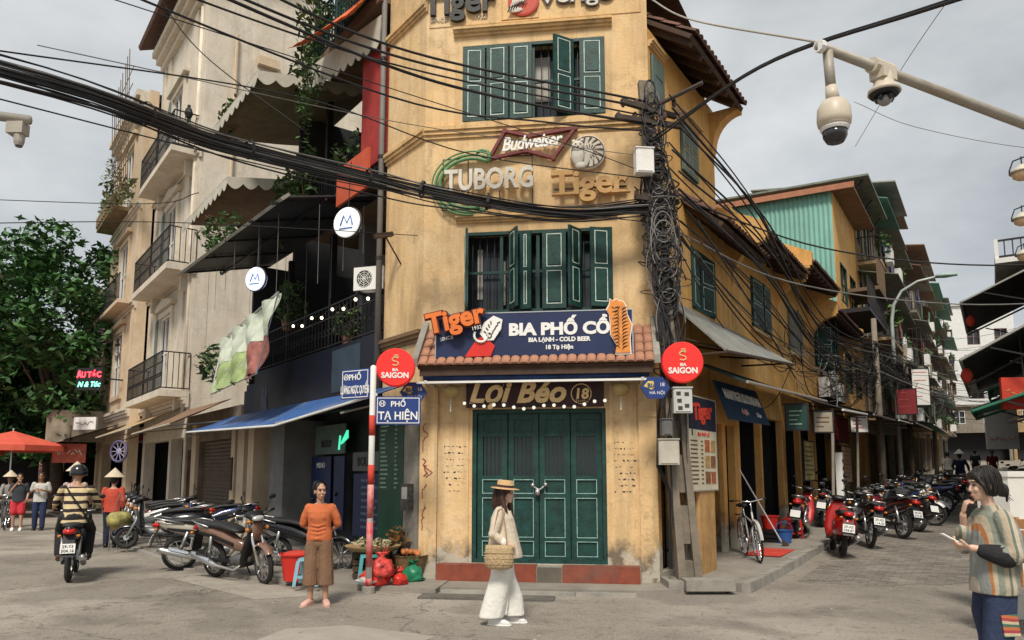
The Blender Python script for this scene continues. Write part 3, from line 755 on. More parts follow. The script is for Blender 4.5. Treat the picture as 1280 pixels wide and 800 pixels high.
# TUBORG
R = thing('beer_sign', 'white Tuborg letters in front of a broken green ring', 'sign', on(FF, .95, -.06, 5.6))
lettering('TUBORG', .46, FF, 1.06, 5.94, -.16, R, OFFW, bold=.012, ext=.04, wscale=.74, spacing=1.02)
for k, (rr, w_) in enumerate(((.50, .022), (.43, .03), (.55, .014))):
 m = MB(FF); m.tube([(.76 + (rr + .06) * cos(a), -.09 - .012 * k, 6.07 + rr * .93 * sin(a)) for a in [radians(58 + 6 * i) for i in range(int((250 - 14 * k) / 6))]], w_, 6)
 m.build('ring', mat('green_ring_paint', (.10, .24, .10), .5, var=.25, dirt=(.25, .22, .14), dirt_amt=.5), R, smooth=True)
m = MB(FF); m.tube([(.84, -.1, 6.56), (.93, -.1, 6.60), (1.02, -.1, 6.57), (1.06, -.1, 6.47), (1.03, -.1, 6.40)], .03, 6); m.build('hook', MATS['green_ring_paint'], R, smooth=True)
m = MB(FF); m.outline(.3, 1.72, 5.66, 6.5, -.06, -.045, .014); m.box(.7, .714, -.06, -.045, 5.66, 6.5); m.box(1.2, 1.214, -.06, -.045, 5.66, 5.95); m.build('support_frame', IRON, R)
# Tiger letters and head disc
R = thing('beer_sign', 'tan three dimensional Tiger letters beside the utility pole', 'sign', on(FF, 2.6, -.06, 5.6))
lettering('Tiger', .52, FF, 2.58, 5.80, -.14, R, mat('tan_letter', (.52, .30, .11), .6, var=.25, dirt=(.2, .12, .06), dirt_amt=.6), bold=.014, ext=.045, wscale=1.02)
for q in ([(2.02, 5.79), (2.4, 5.79), (2.4, 5.83), (2.1, 5.82)], [(2.82, 5.79), (3.2, 5.79), (3.12, 5.83), (2.82, 5.83)], [(2.02, 6.08), (2.2, 6.12), (2.2, 6.16), (2.08, 6.15)]): MB(FF).prism(q, -.18, -.1).build('flourish', MATS['tan_letter'], R)
m = MB(FF); m.box(2.05, 3.15, -.09, -.07, 5.9, 5.92); m.build('support_bar', IRON, R)
R = thing('emblem', 'round off white tiger head disc above the tan Tiger letters', 'sign', on(FF, 2.57, -.06, 6.2))
m = MB(FF); m.lathe([(.24, -.1), (.27, -.09), (.27, -.03), (.2, -.02)], 28, (2.57, 0, 6.48), 'y'); m.build('disc', OFFW, R)
m = MB(FF)
for i in range(9):
 a0 = radians(100 - 24 * i); m.tube([(2.57 + r_ * cos(a0 + .1 * k), -.106, 6.48 + r_ * sin(a0 + .1 * k)) for k, r_ in enumerate((.235, .19, .14))], [.015, .012, .003], 5)
 m.tube([(2.60 + r_ * cos(a0 + .25), -.106, 6.48 + r_ * sin(a0 + .25)) for r_ in (.11, .05)], [.01, .003], 5)
for q in (-.03, .04): m.ell((2.42 + q, -.172, 6.585), (.012, .006, .012), 8, 6); m.tube([(2.42 + q * 2, -.165, 6.52), (2.42 + q * 3, -.15, 6.53)], .005, 4)
m.ell((2.425, -.175, 6.54), (.016, .008, .011), 8, 6)
m.tube([(2.57 + .245 * cos(radians(6 * i)), -.102, 6.48 + .245 * sin(radians(6 * i))) for i in range(0, 61)], .007, 5)
m.build('stripes', mat('faded_brown_stripe', (.16, .10, .06), .7), R)
m = MB(FF); m.ell((2.42, -.12, 6.42), (.10, .03, .17), 10, 8); m.ell((2.42, -.13, 6.56), (.10, .04, .09), 10, 8); m.ell((2.36, -.12, 6.64), .035, 8, 6); m.ell((2.48, -.12, 6.65), .035, 8, 6); m.ell((2.46, -.12, 6.26), (.09, .03, .06), 10, 6)
m.build('tiger_head', OFFW, R, smooth=True)
# painted row cut by the frame top
R = thing('beer_sign', 'black Tiger letters high on the facade beside a red round emblem', 'sign', on(FF, .5, -.03, 8.8))
lettering('Tiger', .58, FF, .53, 8.96, -.05, R, mat('black_letter', (.02, .018, .016), .5), bold=.016, ext=.03, wscale=.95)
lettering('SINCE', .10, FF, .2, 8.86, -.02, R, OFFW, ext=.006, name='small_lettering'); lettering('1932', .10, FF, .88, 8.86, -.02, R, OFFW, ext=.006, name='small_lettering')
R = thing('emblem', 'red and white round emblem between black letters at the facade top', 'sign', on(FF, 1.52, -.03, 8.8))
m = MB(FF); m.outline(1.22, 1.82, 8.8, 9.42, -.02, -.004, .015); m.build('frame', Y_TRIM, R)
m = MB(FF); m.lathe([(.22, -.05), (.25, -.04), (.25, -.01)], 24, (1.58, 0, 9.08), 'y'); m.build('disc', mat('faded_red_disc', (.50, .07, .04), .6, var=.2), R)
m = MB(FF)
for i in range(6): m.tube([(1.34 + .05 * i, -.062, 8.92 + .03 * i), (1.42 + .03 * i, -.066, 9.05), (1.38 + .05 * i, -.062, 9.22)], [.006, .022, .006], 5)
m.ell((1.45, -.06, 8.93), (.12, .015, .05), 10, 6); m.build('tiger_body', OFFW, R)
m = MB(FF)
for i in range(7): m.tube([(1.33 + .045 * i, -.078, 8.88 + .02 * i), (1.37 + .045 * i, -.078, 8.98 + .015 * i)], .008, 5)
m.build('stripes', MATS['black_letter'], R)
R = thing('beer_sign', 'white letters with dark outline at the top right of the facade', 'sign', on(FF, 2.5, -.03, 8.8))
lettering('Verigo', .40, FF, 2.42, 9.0, -.035, R, MATS['black_letter'], bold=.02, ext=.01, wscale=1.1); lettering('Verigo', .40, FF, 2.42, 9.0, -.05, R, OFFW, bold=.002, ext=.008, wscale=1.1)

# main billboard above the pent roof
R = thing('billboard', 'dark blue BIA PHO CO billboard standing on the small tiled roof', 'sign', on(FF, 1.76, -.52, 3.25))
MB(FF).box(.35, 3.17, -.56, -.5, 3.27, 3.90).build('board', NAVY, R)
m = MB(FF); m.box(.35, 3.17, -.565, -.495, 3.9, 3.915); m.box(.335, .35, -.565, -.495, 3.27, 3.915); m.box(3.17, 3.185, -.565, -.495, 3.27, 3.915); m.build('frame', STEEL, R)
m = MB(FF)
for x in (.5, 1.7, 3.0): m.tube([(x, -.5, 3.35), (x, -.15, 3.6)], .015, 5); m.tube([(x, -.5, 3.8), (x, -.05, 3.95)], .015, 5)
m.split('strut', IRON, R)
lettering('BIA PHỐ CỔ', .235, FF, 2.14, 3.575, -.566, R, CHALK, bold=.012, ext=.004, wscale=1.12, name='main_lettering')
lettering('BIA LẠNH - COLD BEER', .085, FF, 2.14, 3.47, -.566, R, CHALK, bold=.004, ext=.003, wscale=.98)
lettering('18 Tạ Hiện', .085, FF, 2.14, 3.36, -.566, R, CHALK, bold=.003, ext=.003)
lettering('Tiger', .40, FF, .68, 3.68, -.66, R, mat('tiger_letter_edge', (.10, .02, .01), .5), bold=.034, ext=.02, wscale=.98, rot=.2, name='letter_edge')
lettering('Tiger', .40, FF, .68, 3.68, -.69, R, ORANGE, bold=.014, ext=.02, wscale=.98, rot=.2, name='tiger_lettering')
lettering('SINCE', .075, FF, .52, 3.52, -.60, R, CHALK, ext=.004, rot=.2); lettering('1932', .075, FF, .98, 3.64, -.72, R, CHALK, ext=.004, rot=.2)
m = MB(FF); m.prism([(.78, 3.27), (1.16, 3.275), (1.22, 3.42), (1.06, 3.58), (.95, 3.52)], -.585, -.562); m.build('beer_can', RED, R)
m = MB(FF); m.prism([(1.0, 3.6), (1.06, 3.76), (1.2, 3.86), (1.33, 3.80), (1.31, 3.66), (1.2, 3.5), (1.08, 3.5)], -.60, -.575); m.build('can_top', SIGNW, R)
m = MB(FF); m.tube([(1.02 + .10 * cos(radians(a)), -.60, 3.58 + .10 * sin(radians(a))) for a in range(150, 400, 20)], .02, 5); m.build('can_ring', SIGNW, R)
m = MB(FF)
for i in range(9): m.obox((1.08 + .028 * i, -.606, 3.62 + .045 * ((i * 5) % 4)), (.05, .004, .016), (0, .6 + .3 * i, 0))
m.tube([(1.14 + .035 * cos(radians(a)), -.61, 3.57 + .035 * sin(radians(a))) for a in range(0, 361, 45)], .008, 5)
m.build('can_print', MATS['black_letter'], R)
tp = [(2.93, 3.28), (3.14, 3.28), (3.13, 3.5), (3.16, 3.68), (3.1, 3.82), (3.09, 3.93), (3.05, 4.01), (2.99, 4.02), (2.96, 4.05), (2.91, 4.02), (2.87, 4.05), (2.86, 3.97), (2.82, 3.9), (2.86, 3.82), (2.87, 3.7), (2.87, 3.55), (2.95, 3.4)]
m = MB(FF); cxx = sum(p[0] for p in tp) / len(tp); czz = sum(p[1] for p in tp) / len(tp)
m.prism([(cxx + (p[0] - cxx) * 1.09, czz + (p[1] - czz) * 1.05) for p in tp], -.60, -.575); m.build('tiger_outline', SIGNW, R)
m = MB(FF); m.prism(tp, -.615, -.6005); m.build('tiger_figure', ORANGE2, R)
m = MB(FF)
for i in range(12):
 z = 3.36 + .05 * i; m.tube([(2.89 + .02 * (i % 2), -.617, z), (2.97, -.619, z + .025), (2.99, -.617, z - .02)], [.003, .01, .004], 5); m.tube([(3.11, -.617, z + .02), (3.05, -.619, z), (3.03, -.617, z - .03)], [.003, .01, .004], 5)
for x in (2.9, 2.99): m.ell((x, -.618, 3.93), (.014, .006, .009), 8, 5)
m.ell((2.94, -.62, 3.87), (.022, .01, .012), 8, 5)
m.build('stripes', MATS['black_letter'], R)

# Loi Beo board with bulbs
R = thing('shop_sign', 'dark Loi Beo 18 board with gold script above the green door', 'sign', on(FF, 1.74, -.1, 2.55))
MB(FF).box(.72, 2.76, -.14, -.08, 2.575, 2.945).build('board', MAROON_D, R)
lettering('Lợi Béo', .44, FF, 1.47, 2.65, -.15, R, GOLD, shear=.3, bold=.016, ext=.008, wscale=1.0, spacing=1.02)
lettering('18', .21, FF, 2.43, 2.69, -.15, R, GOLD, shear=.1, bold=.008, ext=.006)
m = MB(FF); m.tube([(2.43 + .145 * cos(radians(a)), -.145, 2.76 + .145 * sin(radians(a))) for a in range(0, 361, 15)], .008, 5); m.build('number_ring', GOLD, R)
lettering('Tạ Hiện', .05, FF, 2.43, 2.635, -.15, R, GOLD, ext=.003)
BULB = mat('frosted_bulb', (.9, .86, .76), .4, var=.02, bump=0, emit=.35)
R = thing('string_lights', 'string of round white bulbs under the dark shop board', 'string lights', on(FF, 1.74, -.16, 2.5))
pts = [(.7 + i * .148, -.17, 2.57 - .025 * sin(i * 1.3) + .004 * (i - 7) ** 2 * .35) for i in range(15)]
MB(FF).tube([(p[0], p[1], p[2] + .04) for p in pts], .006, 5).build('cord', CABLE, R)
for p in pts: m = MB(FF); m.ell(p, .026, 10, 7); m.build('bulb', BULB, R, smooth=True)
# silk lanterns under the pent roof
LANT = mat('ochre_silk', (.42, .30, .12), .7, var=.25, scale=8)
for lab, x in (('ochre silk lantern hanging on the side of the street name sign', .52), ('ochre silk lantern hanging beside the utility pole', 3.0)):
 R = thing('lantern', lab, 'lantern', on(FF, x, -.3, 2.5), 'silk lanterns under the pent roof')
 m = MB(FF); m.lathe([(.03, 2.70), (.07, 2.72), (.13, 2.8), (.125, 2.85), (.08, 2.89), (.03, 2.9)], 14, (x, -.3, 0)); m.build('silk_body', LANT, R, smooth=True)
 m = MB(FF); m.tube([(x, -.3, 2.7), (x, -.3, 2.5)], .012, 6); m.build('tassel', mat('pale_tassel', (.5, .45, .35), .8), R)
 m = MB(FF); m.tube([(x, -.3, 2.9), (x, -.3, 2.99)], .005, 5); m.build('cord', CABLE, R)

# red round lightboxes
def red_disc(label, c, r, rz):
 F = place(c[0], c[1], 0, rz)
 R = thing('round_sign', label, 'sign', F @ Matrix.Translation((0, 0, c[2] - r)), 'round red beer signs')
 m = MB(F); m.lathe([(r * .94, -.06), (r, -.045), (r, .05), (r * .9, .06)], 36, (0, 0, c[2]), 'y'); m.build('lightbox', RED_SIGN, R, smooth=False)
 lettering('SAIGON', r * .40, F, 0, c[2] - r * .55, -.066, R, SIGNW, bold=.004, ext=.004, wscale=.95)
 lettering('BIA', r * .2, F, 0, c[2] - r * .2, -.066, R, SIGNW, bold=.002, ext=.004)
 g = mat('pale_gold_emblem', (.75, .52, .25), .5)
 m = MB(F); q = r * .17; zz = c[2] + r * .3
 m.tube([(q * cos(a) * .9 + (0), -.066, zz + q * .62 + q * .62 * sin(a)) for a in [radians(30 + 20 * i) for i in range(13)]], q * .2, 5)
 m.tube([(q * cos(a) * .9, -.066, zz - q * .62 + q * .62 * sin(a)) for a in [radians(90 - 20 * i) for i in range(13)]], q * .2, 5)
 for k in range(3): m.tube([(-q * .5, -.066, zz + q * (1.2 + .35 * k)), (q * (1 - .1 * k), -.066, zz + q * (1.35 + .35 * k))], q * .14, 5)
 m.build('emblem', g, R)
 m = MB(F); m.tube([(0, .06, c[2]), (0, .55, c[2])], .02, 6); m.build('arm', IRON, R)
red_disc('red round Bia Saigon sign beside the striped pole', (-1.66, 10.45, 3.10), .275, .05)
red_disc('red round Bia Saigon sign on the utility pole', (2.36, 10.15, 3.13), .285, -.03)
# small hexagonal beer signs
for lab, c in (('dark blue hexagonal beer sign partly behind the street name sign', (-1.44, 10.75, 2.78)), ('dark blue hexagonal beer sign at the right end of the pent roof', (1.95, 10.0, 2.76))):
 F = place(c[0], c[1]); R = thing('beer_sign', lab, 'sign', F @ Matrix.Translation((0, 0, c[2] - .15)), 'hexagonal beer signs')
 m = MB(F); m.prism([(.2 * cos(radians(60 * i)), c[2] + .17 * sin(radians(60 * i))) for i in range(6)], -.02, .02); m.build('board', BLUE_SIGN, R)
 m = MB(F); m.prism([(-.16, c[2] + .02), (-.05, c[2] - .03), (.0, c[2] + .02), (-.03, c[2] + .09), (-.1, c[2] + .09)], -.026, -.02); m.build('hop_emblem', mat('sign_yellow', (.65, .5, .12), .5), R)
 lettering('BIA', .085, F, -.05, c[2] + .0, -.03, R, BLUE_SIGN, bold=.002, ext=.002); lettering('HÀ NỘI', .06, F, .02, c[2] - .09, -.024, R, SIGNW, ext=.002); lettering('18', .07, F, .09, c[2] + .02, -.024, R, SIGNW, ext=.002)
 m = MB(F); m.tube([(0, .02, c[2]), (0, .3, c[2] + .05)], .012, 5); m.build('arm', IRON, R)
# striped post with street names
R = thing('striped_post', 'red and white striped steel post at the street corner', 'post', place(-1.93, 10.2, .0))
zs = [(0.0, .10, 0), (.10, .78, 2), (.78, .98, 1), (.98, 1.85, 2), (1.85, 2.18, 1), (2.18, 2.42, 0), (2.42, 2.72 + .02, 1), (2.74, 2.74, 0), (2.42, 2.42, 0)]
m = MB(); m.lathe([(.042, 0), (.042, 3.08), (.02, 3.1)], 14, (-1.93, 10.2, 0)); m.build('tube', WHITE, R, smooth=True)
PEEL = mat('peeling_red_paint', (.50, .02, .02), .5, var=.2, scale=6, dirt=(.62, .56, .5), dirt_amt=1.)
for (a, b_, mm) in ((.35, .95, PEEL), (1.0, 1.45, PEEL), (1.45, 1.72, RED_C), (2.12, 2.4, RED_C), (.1, .2, PEEL)):
 m = MB(); m.lathe([(.044, a), (.044, b_)], 14, (-1.93, 10.2, 0)); m.build('red_band', mm, R, smooth=True)
m = MB(); m.lathe([(.09, .0), (.09, .09), (.05, .1)], 12, (-1.93, 10.2, 0)); m.build('base', CONC, R)
def street_sign(label, F, w, h, z, big, size, wsc):
 R = thing('street_name_sign', label, 'sign', F @ Matrix.Translation((0, 0, z)), 'street name signs')
 MB(F).box(-w / 2, w / 2, -.012, .012, z, z + h).build('plate', BLUE_SIGN, R)
 m = MB(F); m.outline(-w / 2 + .018, w / 2 - .018, z + .018, z + h - .018, -.016, -.012, .01); m.build('border', SIGNW, R)
 lettering('PHỐ', h * .27, F, 0, z + h * .64, -.016, R, SIGNW, bold=.002, ext=.003)
 lettering(big, size, F, 0, z + h * .18, -.016, R, SIGNW, bold=.003, ext=.003, wscale=wsc)
 m = MB(F); m.tube([(-w / 2 + .09 + .04 * cos(radians(a)), -.016, z + h * .74 + .04 * sin(radians(a))) for a in range(0, 361, 30)], .006, 5)
 for s in (-.018, .018): m.box(-w / 2 + .09 + s - .005, -w / 2 + .09 + s + .005, -.02, -.013, z + h * .74 - .025, z + h * .74 + .025)
 m.box(-w / 2 + .07, -w / 2 + .11, -.02, -.013, z + h * .74 - .004, z + h * .74 + .004); m.build('city_emblem', SIGNW, R)
street_sign('blue PHO TA HIEN street name sign on the striped post', place(-1.57, 10.18, 0, .02), .62, .39, 2.27, 'TẠ HIỆN', .155, .9)
street_sign('blue PHO LUONG NGOC QUYEN street name sign behind the striped post', place(-2.2, 10.32, 0, -.5), .5, .42, 2.64, 'LƯƠNG NGỌC QUYẾN', .155, .31)
# flag bracket on the side wall
R = thing('flag_holder', 'dark wooden flag holder stuck out of the ochre side wall', 'bracket', FL @ Matrix.Translation((-.7, -.05, 5.0)))
m = MB(FL); m.tube([(-.72, 0, 5.0), (-.7, -.3, 5.4)], .014, 5); m.split('strut', WOOD_D, R); m = MB(FL); m.obox((-.7, -.34, 5.42), (.1, .32, .07), (.3, 0, 0)); m.build('block', WOOD_D, R)

# ---------------------------------------------------------------- right side of the corner house: awning, navy sign, menu board
R = thing('awning', 'grey tin awning tilted over the pavement beside the pole', 'awning', FR @ Matrix.Translation((2.5, 0, 3.4)))
m = MB(FR); m.plate([(.35, -.95, 3.38), (4.7, -.95, 3.72), (4.7, -.02, 4.35), (.35, -.02, 4.3)], .025); m.build('sheet', mat('tin_sheet', (.30, .30, .27), .5, .3, var=.25, dirt=(.14, .1, .06), dirt_amt=.7), R)
m = MB(FR); m.box(.35, .39, -.95, -.02, 3.33, 3.36)
for x in (.5, 1.8, 3.1, 4.5): m.tube([(x, -.93, 3.36 + .075 * x), (x, 0, 3.72)], .018, 5)
m.tube([(.35, -.95, 3.35), (4.7, -.95, 3.69)], .022, 5); m.build('frame', WOOD_D, R)
R = thing('shop_sign', 'navy fabric shop sign with white capitals beside the menu board', 'sign', FR @ Matrix.Translation((2.4, -.45, 2.4)))
m = MB(FR); m.plate([(1.5, -.62, 2.46), (4.05, -.62, 2.5), (4.05, -.38, 3.15), (1.5, -.38, 3.1)], .02); m.build('board', mat('teal_navy_fabric', (.012, .04, .085), .6, var=.3, scale=2), R)
Fs = FR @ Matrix.Translation((0, -.52, 2.75)) @ Matrix.Rotation(-.36, 4, 'X')
lettering('NAMYIGFI KUOMIHAN', .25, Fs, 2.75, .06, -.03, R, CHALK, bold=.004, ext=.004, wscale=.85)
lettering('cà phê', .15, Fs, 2.5, -.17, -.03, R, mat('pink_letter', (.6, .35, .3), .6), ext=.004, bold=.003); lettering('& bar', .13, Fs, 3.4, -.17, -.03, R, CHALK, ext=.004)
m = MB(FR); m.plate([(1.0, -1.05, 2.98), (7.3, -1.05, 3.2), (7.3, -.05, 3.55), (1.0, -.05, 3.45)], .03); m.build('canopy', mat('dark_green_canopy', (.012, .035, .03), .7, var=.3), R)
m = MB(FR); m.tube([(1.0, -1.06, 2.97), (7.3, -1.06, 3.19)], .025, 6); m.build('canopy_rail', GALV, R)
R = thing('menu_board', 'tall menu board with red script on navy above cream price list', 'menu board', FR @ Matrix.Translation((.85, -.42, 1.3)))
Fm = FR @ Matrix.Translation((-.27, -.42, 0)) @ Matrix.Scale(1.32, 4, (1, 0, 0))
MB(Fm).box(.30, 1.25, -.012, .02, 1.36, 2.25).build('price_list', mat('cream_print', (.62, .56, .42), .6, var=.1, dirt=(.4, .33, .2), dirt_amt=.4), R)
MB(Fm).box(.30, 1.25, -.016, .02, 2.25, 2.72).build('header', NAVY_D, R)
lettering('Tiger', .34, Fm, .78, 2.42, -.024, R, mat('red_letter', (.55, .05, .03), .5), bold=.012, ext=.006, rot=.1, wscale=.9)
lettering('BIA PHỐ CỔ', .075, Fm, .80, 2.16, -.018, R, mat('red_letter', (.55, .05, .03), .5), ext=.003)
for i in range(3):
 for j in range(2):
  MB(Fm).box(.83 + j * .2, 1.0 + j * .2, -.018, -.012, 1.93 - i * .24, 2.11 - i * .24).build('dish_photo', mat('dish_print_%d' % ((i + j) % 3), ((.35, .12, .05), (.45, .28, .12), (.22, .10, .05))[(i + j) % 3], .6, var=.6, scale=22), R)
m = MB(Fm)
for i in range(11): m.box(.36, .36 + rnd.uniform(.2, .27), -.016, -.012, 2.07 - i * .062, 2.09 - i * .062); m.box(.70, .77, -.016, -.012, 2.07 - i * .062, 2.09 - i * .062)
m.build('price_lines', mat('brown_print', (.12, .06, .03), .7), R)
m = MB(Fm); m.outline(.28, 1.27, 1.34, 2.75, -.02, .03, .02); m.build('frame', GALV, R)
m = MB(Fm); m.box(.62, 1.15, -.005, .05, .14, 1.34); m.build('lower_board', mat('peeling_ochre_board', (.45, .26, .10), .85, var=.3, dirt=(.10, .06, .03), dirt_amt=.9, streak=True), R)

# ---------------------------------------------------------------- left street
def leaves(m, c, r, n, s, rn=None, shell=.35):
 rn = rn or rnd
 for _ in range(n):
  while True:
   d = Vector((rn.uniform(-1, 1), rn.uniform(-1, 1), rn.uniform(-1, 1)))
   if shell < d.length < 1: break
  p = Vector((c[0] + d.x * r[0], c[1] + d.y * r[1], c[2] + d.z * r[2]))
  a = Vector((rn.uniform(-1, 1), rn.uniform(-1, 1), rn.uniform(-.7, .5))).normalized(); b = a.cross(Vector((rn.uniform(-1, 1), rn.uniform(-1, 1), 1))).normalized()
  k = s * rn.uniform(.45, 1.6)
  m.add([p - a * k, p - b * k * .45, p + a * k, p + b * k * .45], [(0, 1, 2, 3)])
 return m
def railing(m, p, q, z0, h, gap=.13, r=.009, fancy=False):
 p, q = Vector(p), Vector(q); L_ = (q - p).length; n = max(2, int(L_ / gap))
 for zz in (z0 + .06, z0 + h): m.tube([(p.x, p.y, zz), (q.x, q.y, zz)], r * 1.7, 4)
 if fancy: m.tube([(p.x, p.y, z0 + h * .72), (q.x, q.y, z0 + h * .72)], r * 1.3, 4)
 for i in range(n + 1):
  a = p + (q - p) * i / n; m.tube([(a.x, a.y, z0 + .06), (a.x, a.y, z0 + h)], r, 4)
  if fancy and i < n:
   c = p + (q - p) * (i + .5) / n; d = (q - p).normalized()
   m.tube([(c.x + d.x * gap * .38 * cos(t), c.y + d.y * gap * .38 * cos(t), z0 + h * .4 + gap * .38 * sin(t)) for t in [k * pi / 4 for k in range(9)]], r * .8, 4)
 return m
def flv(x, y): return (x, y, 0)

# green notice panel next to the corner
R = thing('notice_panel', 'dark green panel with rows of pale writing beside the corner pilaster', 'sign', FL @ Matrix.Translation((-.85, -.03, .35)))
MB(FL).box(-1.27, -.44, -.05, .0, .42, 2.5).build('panel', mat('bottle_green_board', (.008, .055, .03), .5, var=.3), R)
m = MB(FL)
for i in range(15): m.box(-1.2, -1.2 + rnd.uniform(.12, .3), -.054, -.05, 2.35 - i * .07, 2.375 - i * .07); m.box(-.72, -.72 + rnd.uniform(.05, .12), -.054, -.05, 2.35 - i * .07, 2.375 - i * .07)
t = m.build('writing', mat('pale_green_print', (.25, .38, .30), .6), R); t['kind'] = 'stuff'
MB(FL).box(-1.27, -.44, -.09, .0, .07, .42).build('stone_base', CONC, R)
# round bin lid / wheel leaning, post box
R = thing('meter_cabinet', 'small battered meter box with stickers low on the corner pilaster', 'box', FL @ Matrix.Translation((-.22, -.1, 1.0)))
MB(FL).box(-.34, -.1, -.14, -.051, 1.05, 1.45).build('case', mat('stickered_black', (.06, .055, .05), .6, var=.8, scale=18), R)
m = MB(FL); m.box(-.3, -.14, -.146, -.141, 1.22, 1.4); m.split('sticker', CURTAIN, R)
R = thing('spare_wheel', 'dusty dark wheel leaning on the foot of the corner pilaster', 'wheel', FL @ Matrix.Translation((-.2, -.16, .07)))
m = MB(FL); m.tube([(-.22 + .17 * cos(a), -.16 + .03 * sin(a), .29 + .19 * sin(a)) for a in [k * pi / 8 for k in range(17)]], .045, 8); m.build('tyre', RUBBER, R, smooth=True)
m = MB(FL); m.lathe([(.13, -.17), (.13, -.14)], 16, (-.22, 0, .29), 'y'); m.build('rim', mat('rusty_rim', (.09, .07, .05), .7, .3), R)

# ---- dark terrace cafe (ground floor shop, open terraces above)
R = thing('cafe_building', 'dark navy cafe with open planted terraces stacked above the blue awning', 'building', FL @ Matrix.Translation((-5, 0, 0)))
X0, X1 = -8.6, -1.30
m = MB(FL)
m.box(X0, X1, 4.4, 4.6, 0, 13.5); m.box(X0 - .1, X0 + .02, .12, 4.4, 3.6, 6.8); m.box(X0 + 2.2, X0 + 2.32, .32, 4.4, 7.2, 9.9); m.box(X0 - .6, X0 - .5, 1.3, 4.4, 6.95, 8.6); m.box(X0 + 4.2, X0 + 4.32, .3, 4.4, 10.1, 12.6); m.box(X1 - .02, X1 + .1, .3, 4.5, 0, 12.2); m.box(X0 - .15, X0, 2.2, 4.5, 2.9, 6.9)
m.build('wall', mat('shaded_terrace_wall', (.03, .031, .034), .85, var=.35, scale=1.2), R)  # near-black walls added so the open terraces read as deep shade
m = MB(FL); m.box(X0, X1, .05, 4.4, 3.55, 3.75); m.build('floor_slab', NAVY_D, R)
m = MB(FL); m.box(X0 + 2.2, X1, .3, 4.4, 7.0, 7.2); m.build('floor_slab', mat('brown_soffit', (.16, .10, .06), .85, var=.25), R)
m = MB(FL); m.box(X0 + 4.2, X1, -.2, 4.4, 9.9, 10.1); m.build('floor_slab', MATS['brown_soffit'], R)
m = MB(FL); m.box(X0 + 4.0, X1, .2, 4.6, 12.6, 12.75); m.build('roof_slab', MATS['brown_soffit'], R)
m = MB(FL); m.box(X0 + .8, X1, -.02, .1, 2.75, 3.98); m.build('fascia', mat('deep_navy_cladding', (.005, .007, .018), .5, var=.25, scale=1.5), R)
m = MB(FL); m.box(X0, X0 + .8, -.0, .12, 2.75, 3.6); m.build('fascia', NAVY_D, R)
m = MB(FL); m.box(-3.3, -2.1, -.035, -.021, 3.1, 3.9); m.build('fascia_panel', mat('slate_panel', (.03, .05, .07), .6, var=.2), R)
m = MB(FL); railing(m, flv(X0 + .1, .02), flv(X1 - .05, .02), 3.98, .85, .16, .011, True); m.build('railing', IRON, R)
m = MB(FL); railing(m, flv(X0 + .1, .02), flv(X0 + .1, 2.2), 3.75, .85, .16, .011); m.build('railing', IRON, R)
m = MB(FL); m.box(-4.9, -4.6, 1.2, 1.5, 3.75, 7.0); m.build('column', mat('grey_column', (.20, .20, .21), .85), R)
m = MB(FL); m.box(-4.1, -1.35, 2.4, 2.5, 3.75, 5.6); m.build('partition', mat('pale_grey_wall', (.30, .30, .29), .85, var=.2), R)
m = MB(FL); m.box(-2.6, -1.6, 2.2, 2.3, 3.75, 4.5); m.build('bar_front', mat('bar_wood', (.35, .20, .09), .6, var=.3, scale=8), R)
# second terrace
m = MB(FL); railing(m, flv(X0 + 2.3, .3), flv(X1 - .05, .3), 7.2, .9, .14, .012); m.build('railing', IRON, R)
m = MB(FL); m.box(-2.35, X1 - .03, .0, .06, 7.1, 9.3); m.build('red_partition', mat('red_render', (.34, .03, .025), .8, var=.25), R)
m = MB(FL); m.box(-2.6, X1 - .03, -.35, -.3, 6.45, 7.15); m.build('red_fascia', mat('orange_red_sheet', (.50, .08, .03), .7, var=.2), R)
# third terrace, dark green railing
m = MB(FL); railing(m, flv(X0 + 4.3, -.18), flv(X1 - .05, -.18), 10.1, 1.05, .12, .013, True); railing(m, flv(X0 + 4.3, -.18), flv(X0 + 4.3, 1.9), 10.1, 1.05, .12, .013, True); m.build('railing', mat('green_iron', (.012, .04, .035), .5), R)
m = MB(FL)
for x in (X0 + 4.3, -1.9, -3.2): m.box(x - .04, x + .04, -.2, -.12, 10.1, 12.6)
m.split('post', MATS['green_iron'], R)
for x, z, d in ((-5.2, 7.0, .5), (-7.5, 3.75, .6), (-5.0, 3.75, .6)):
 m = MB(FL); m.box(x - .06, x + .06, d, d + .12, z, z + 3.0); m.split('post', IRON, R)
# ground floor
m = MB(FL)
m.box(X0, X1, .9, 1.0, 0, 2.9); m.build('shop_wall', mat('dark_shop_wall', (.035, .038, .04), .8, var=.4), R)
m = MB(FL); m.box(-6.6, -5.75, .0, .9, .05, 2.75); m.build('pillar', mat('grey_pillar', (.16, .16, .155), .9, var=.2), R)
for a, b_ in ((-8.75, -8.25), (-7.95, -7.55)):
 m = MB(FL); m.box(a, b_, -.06, .5, .05, 2.8); m.build('pillar', CREAM2, R)
FR_GREY = mat('grey_sign_board', (.14, .15, .145), .7, var=.2)
def board(x0, x1, z0, z1, mt, y=.6): return MB(FL).box(x0, x1, y - .03, y, z0, z1).build('shop_board', mt, R)
NB = mat('royal_navy_board', (.010, .020, .085), .5, var=.3)
board(-5.6, -4.6, .5, 1.95, NB); board(-4.45, -3.95, .5, 1.95, NB); board(-3.3, -1.5, .45, 1.6, NB, .5); board(-3.4, -1.45, 1.65, 2.0, FR_GREY, .52); board(-5.5, -4.0, 2.0, 2.6, mat('green_grey_board', (.10, .15, .13), .7), .62)
SB = mat('faded_board_print', (.16, .20, .30), .7)
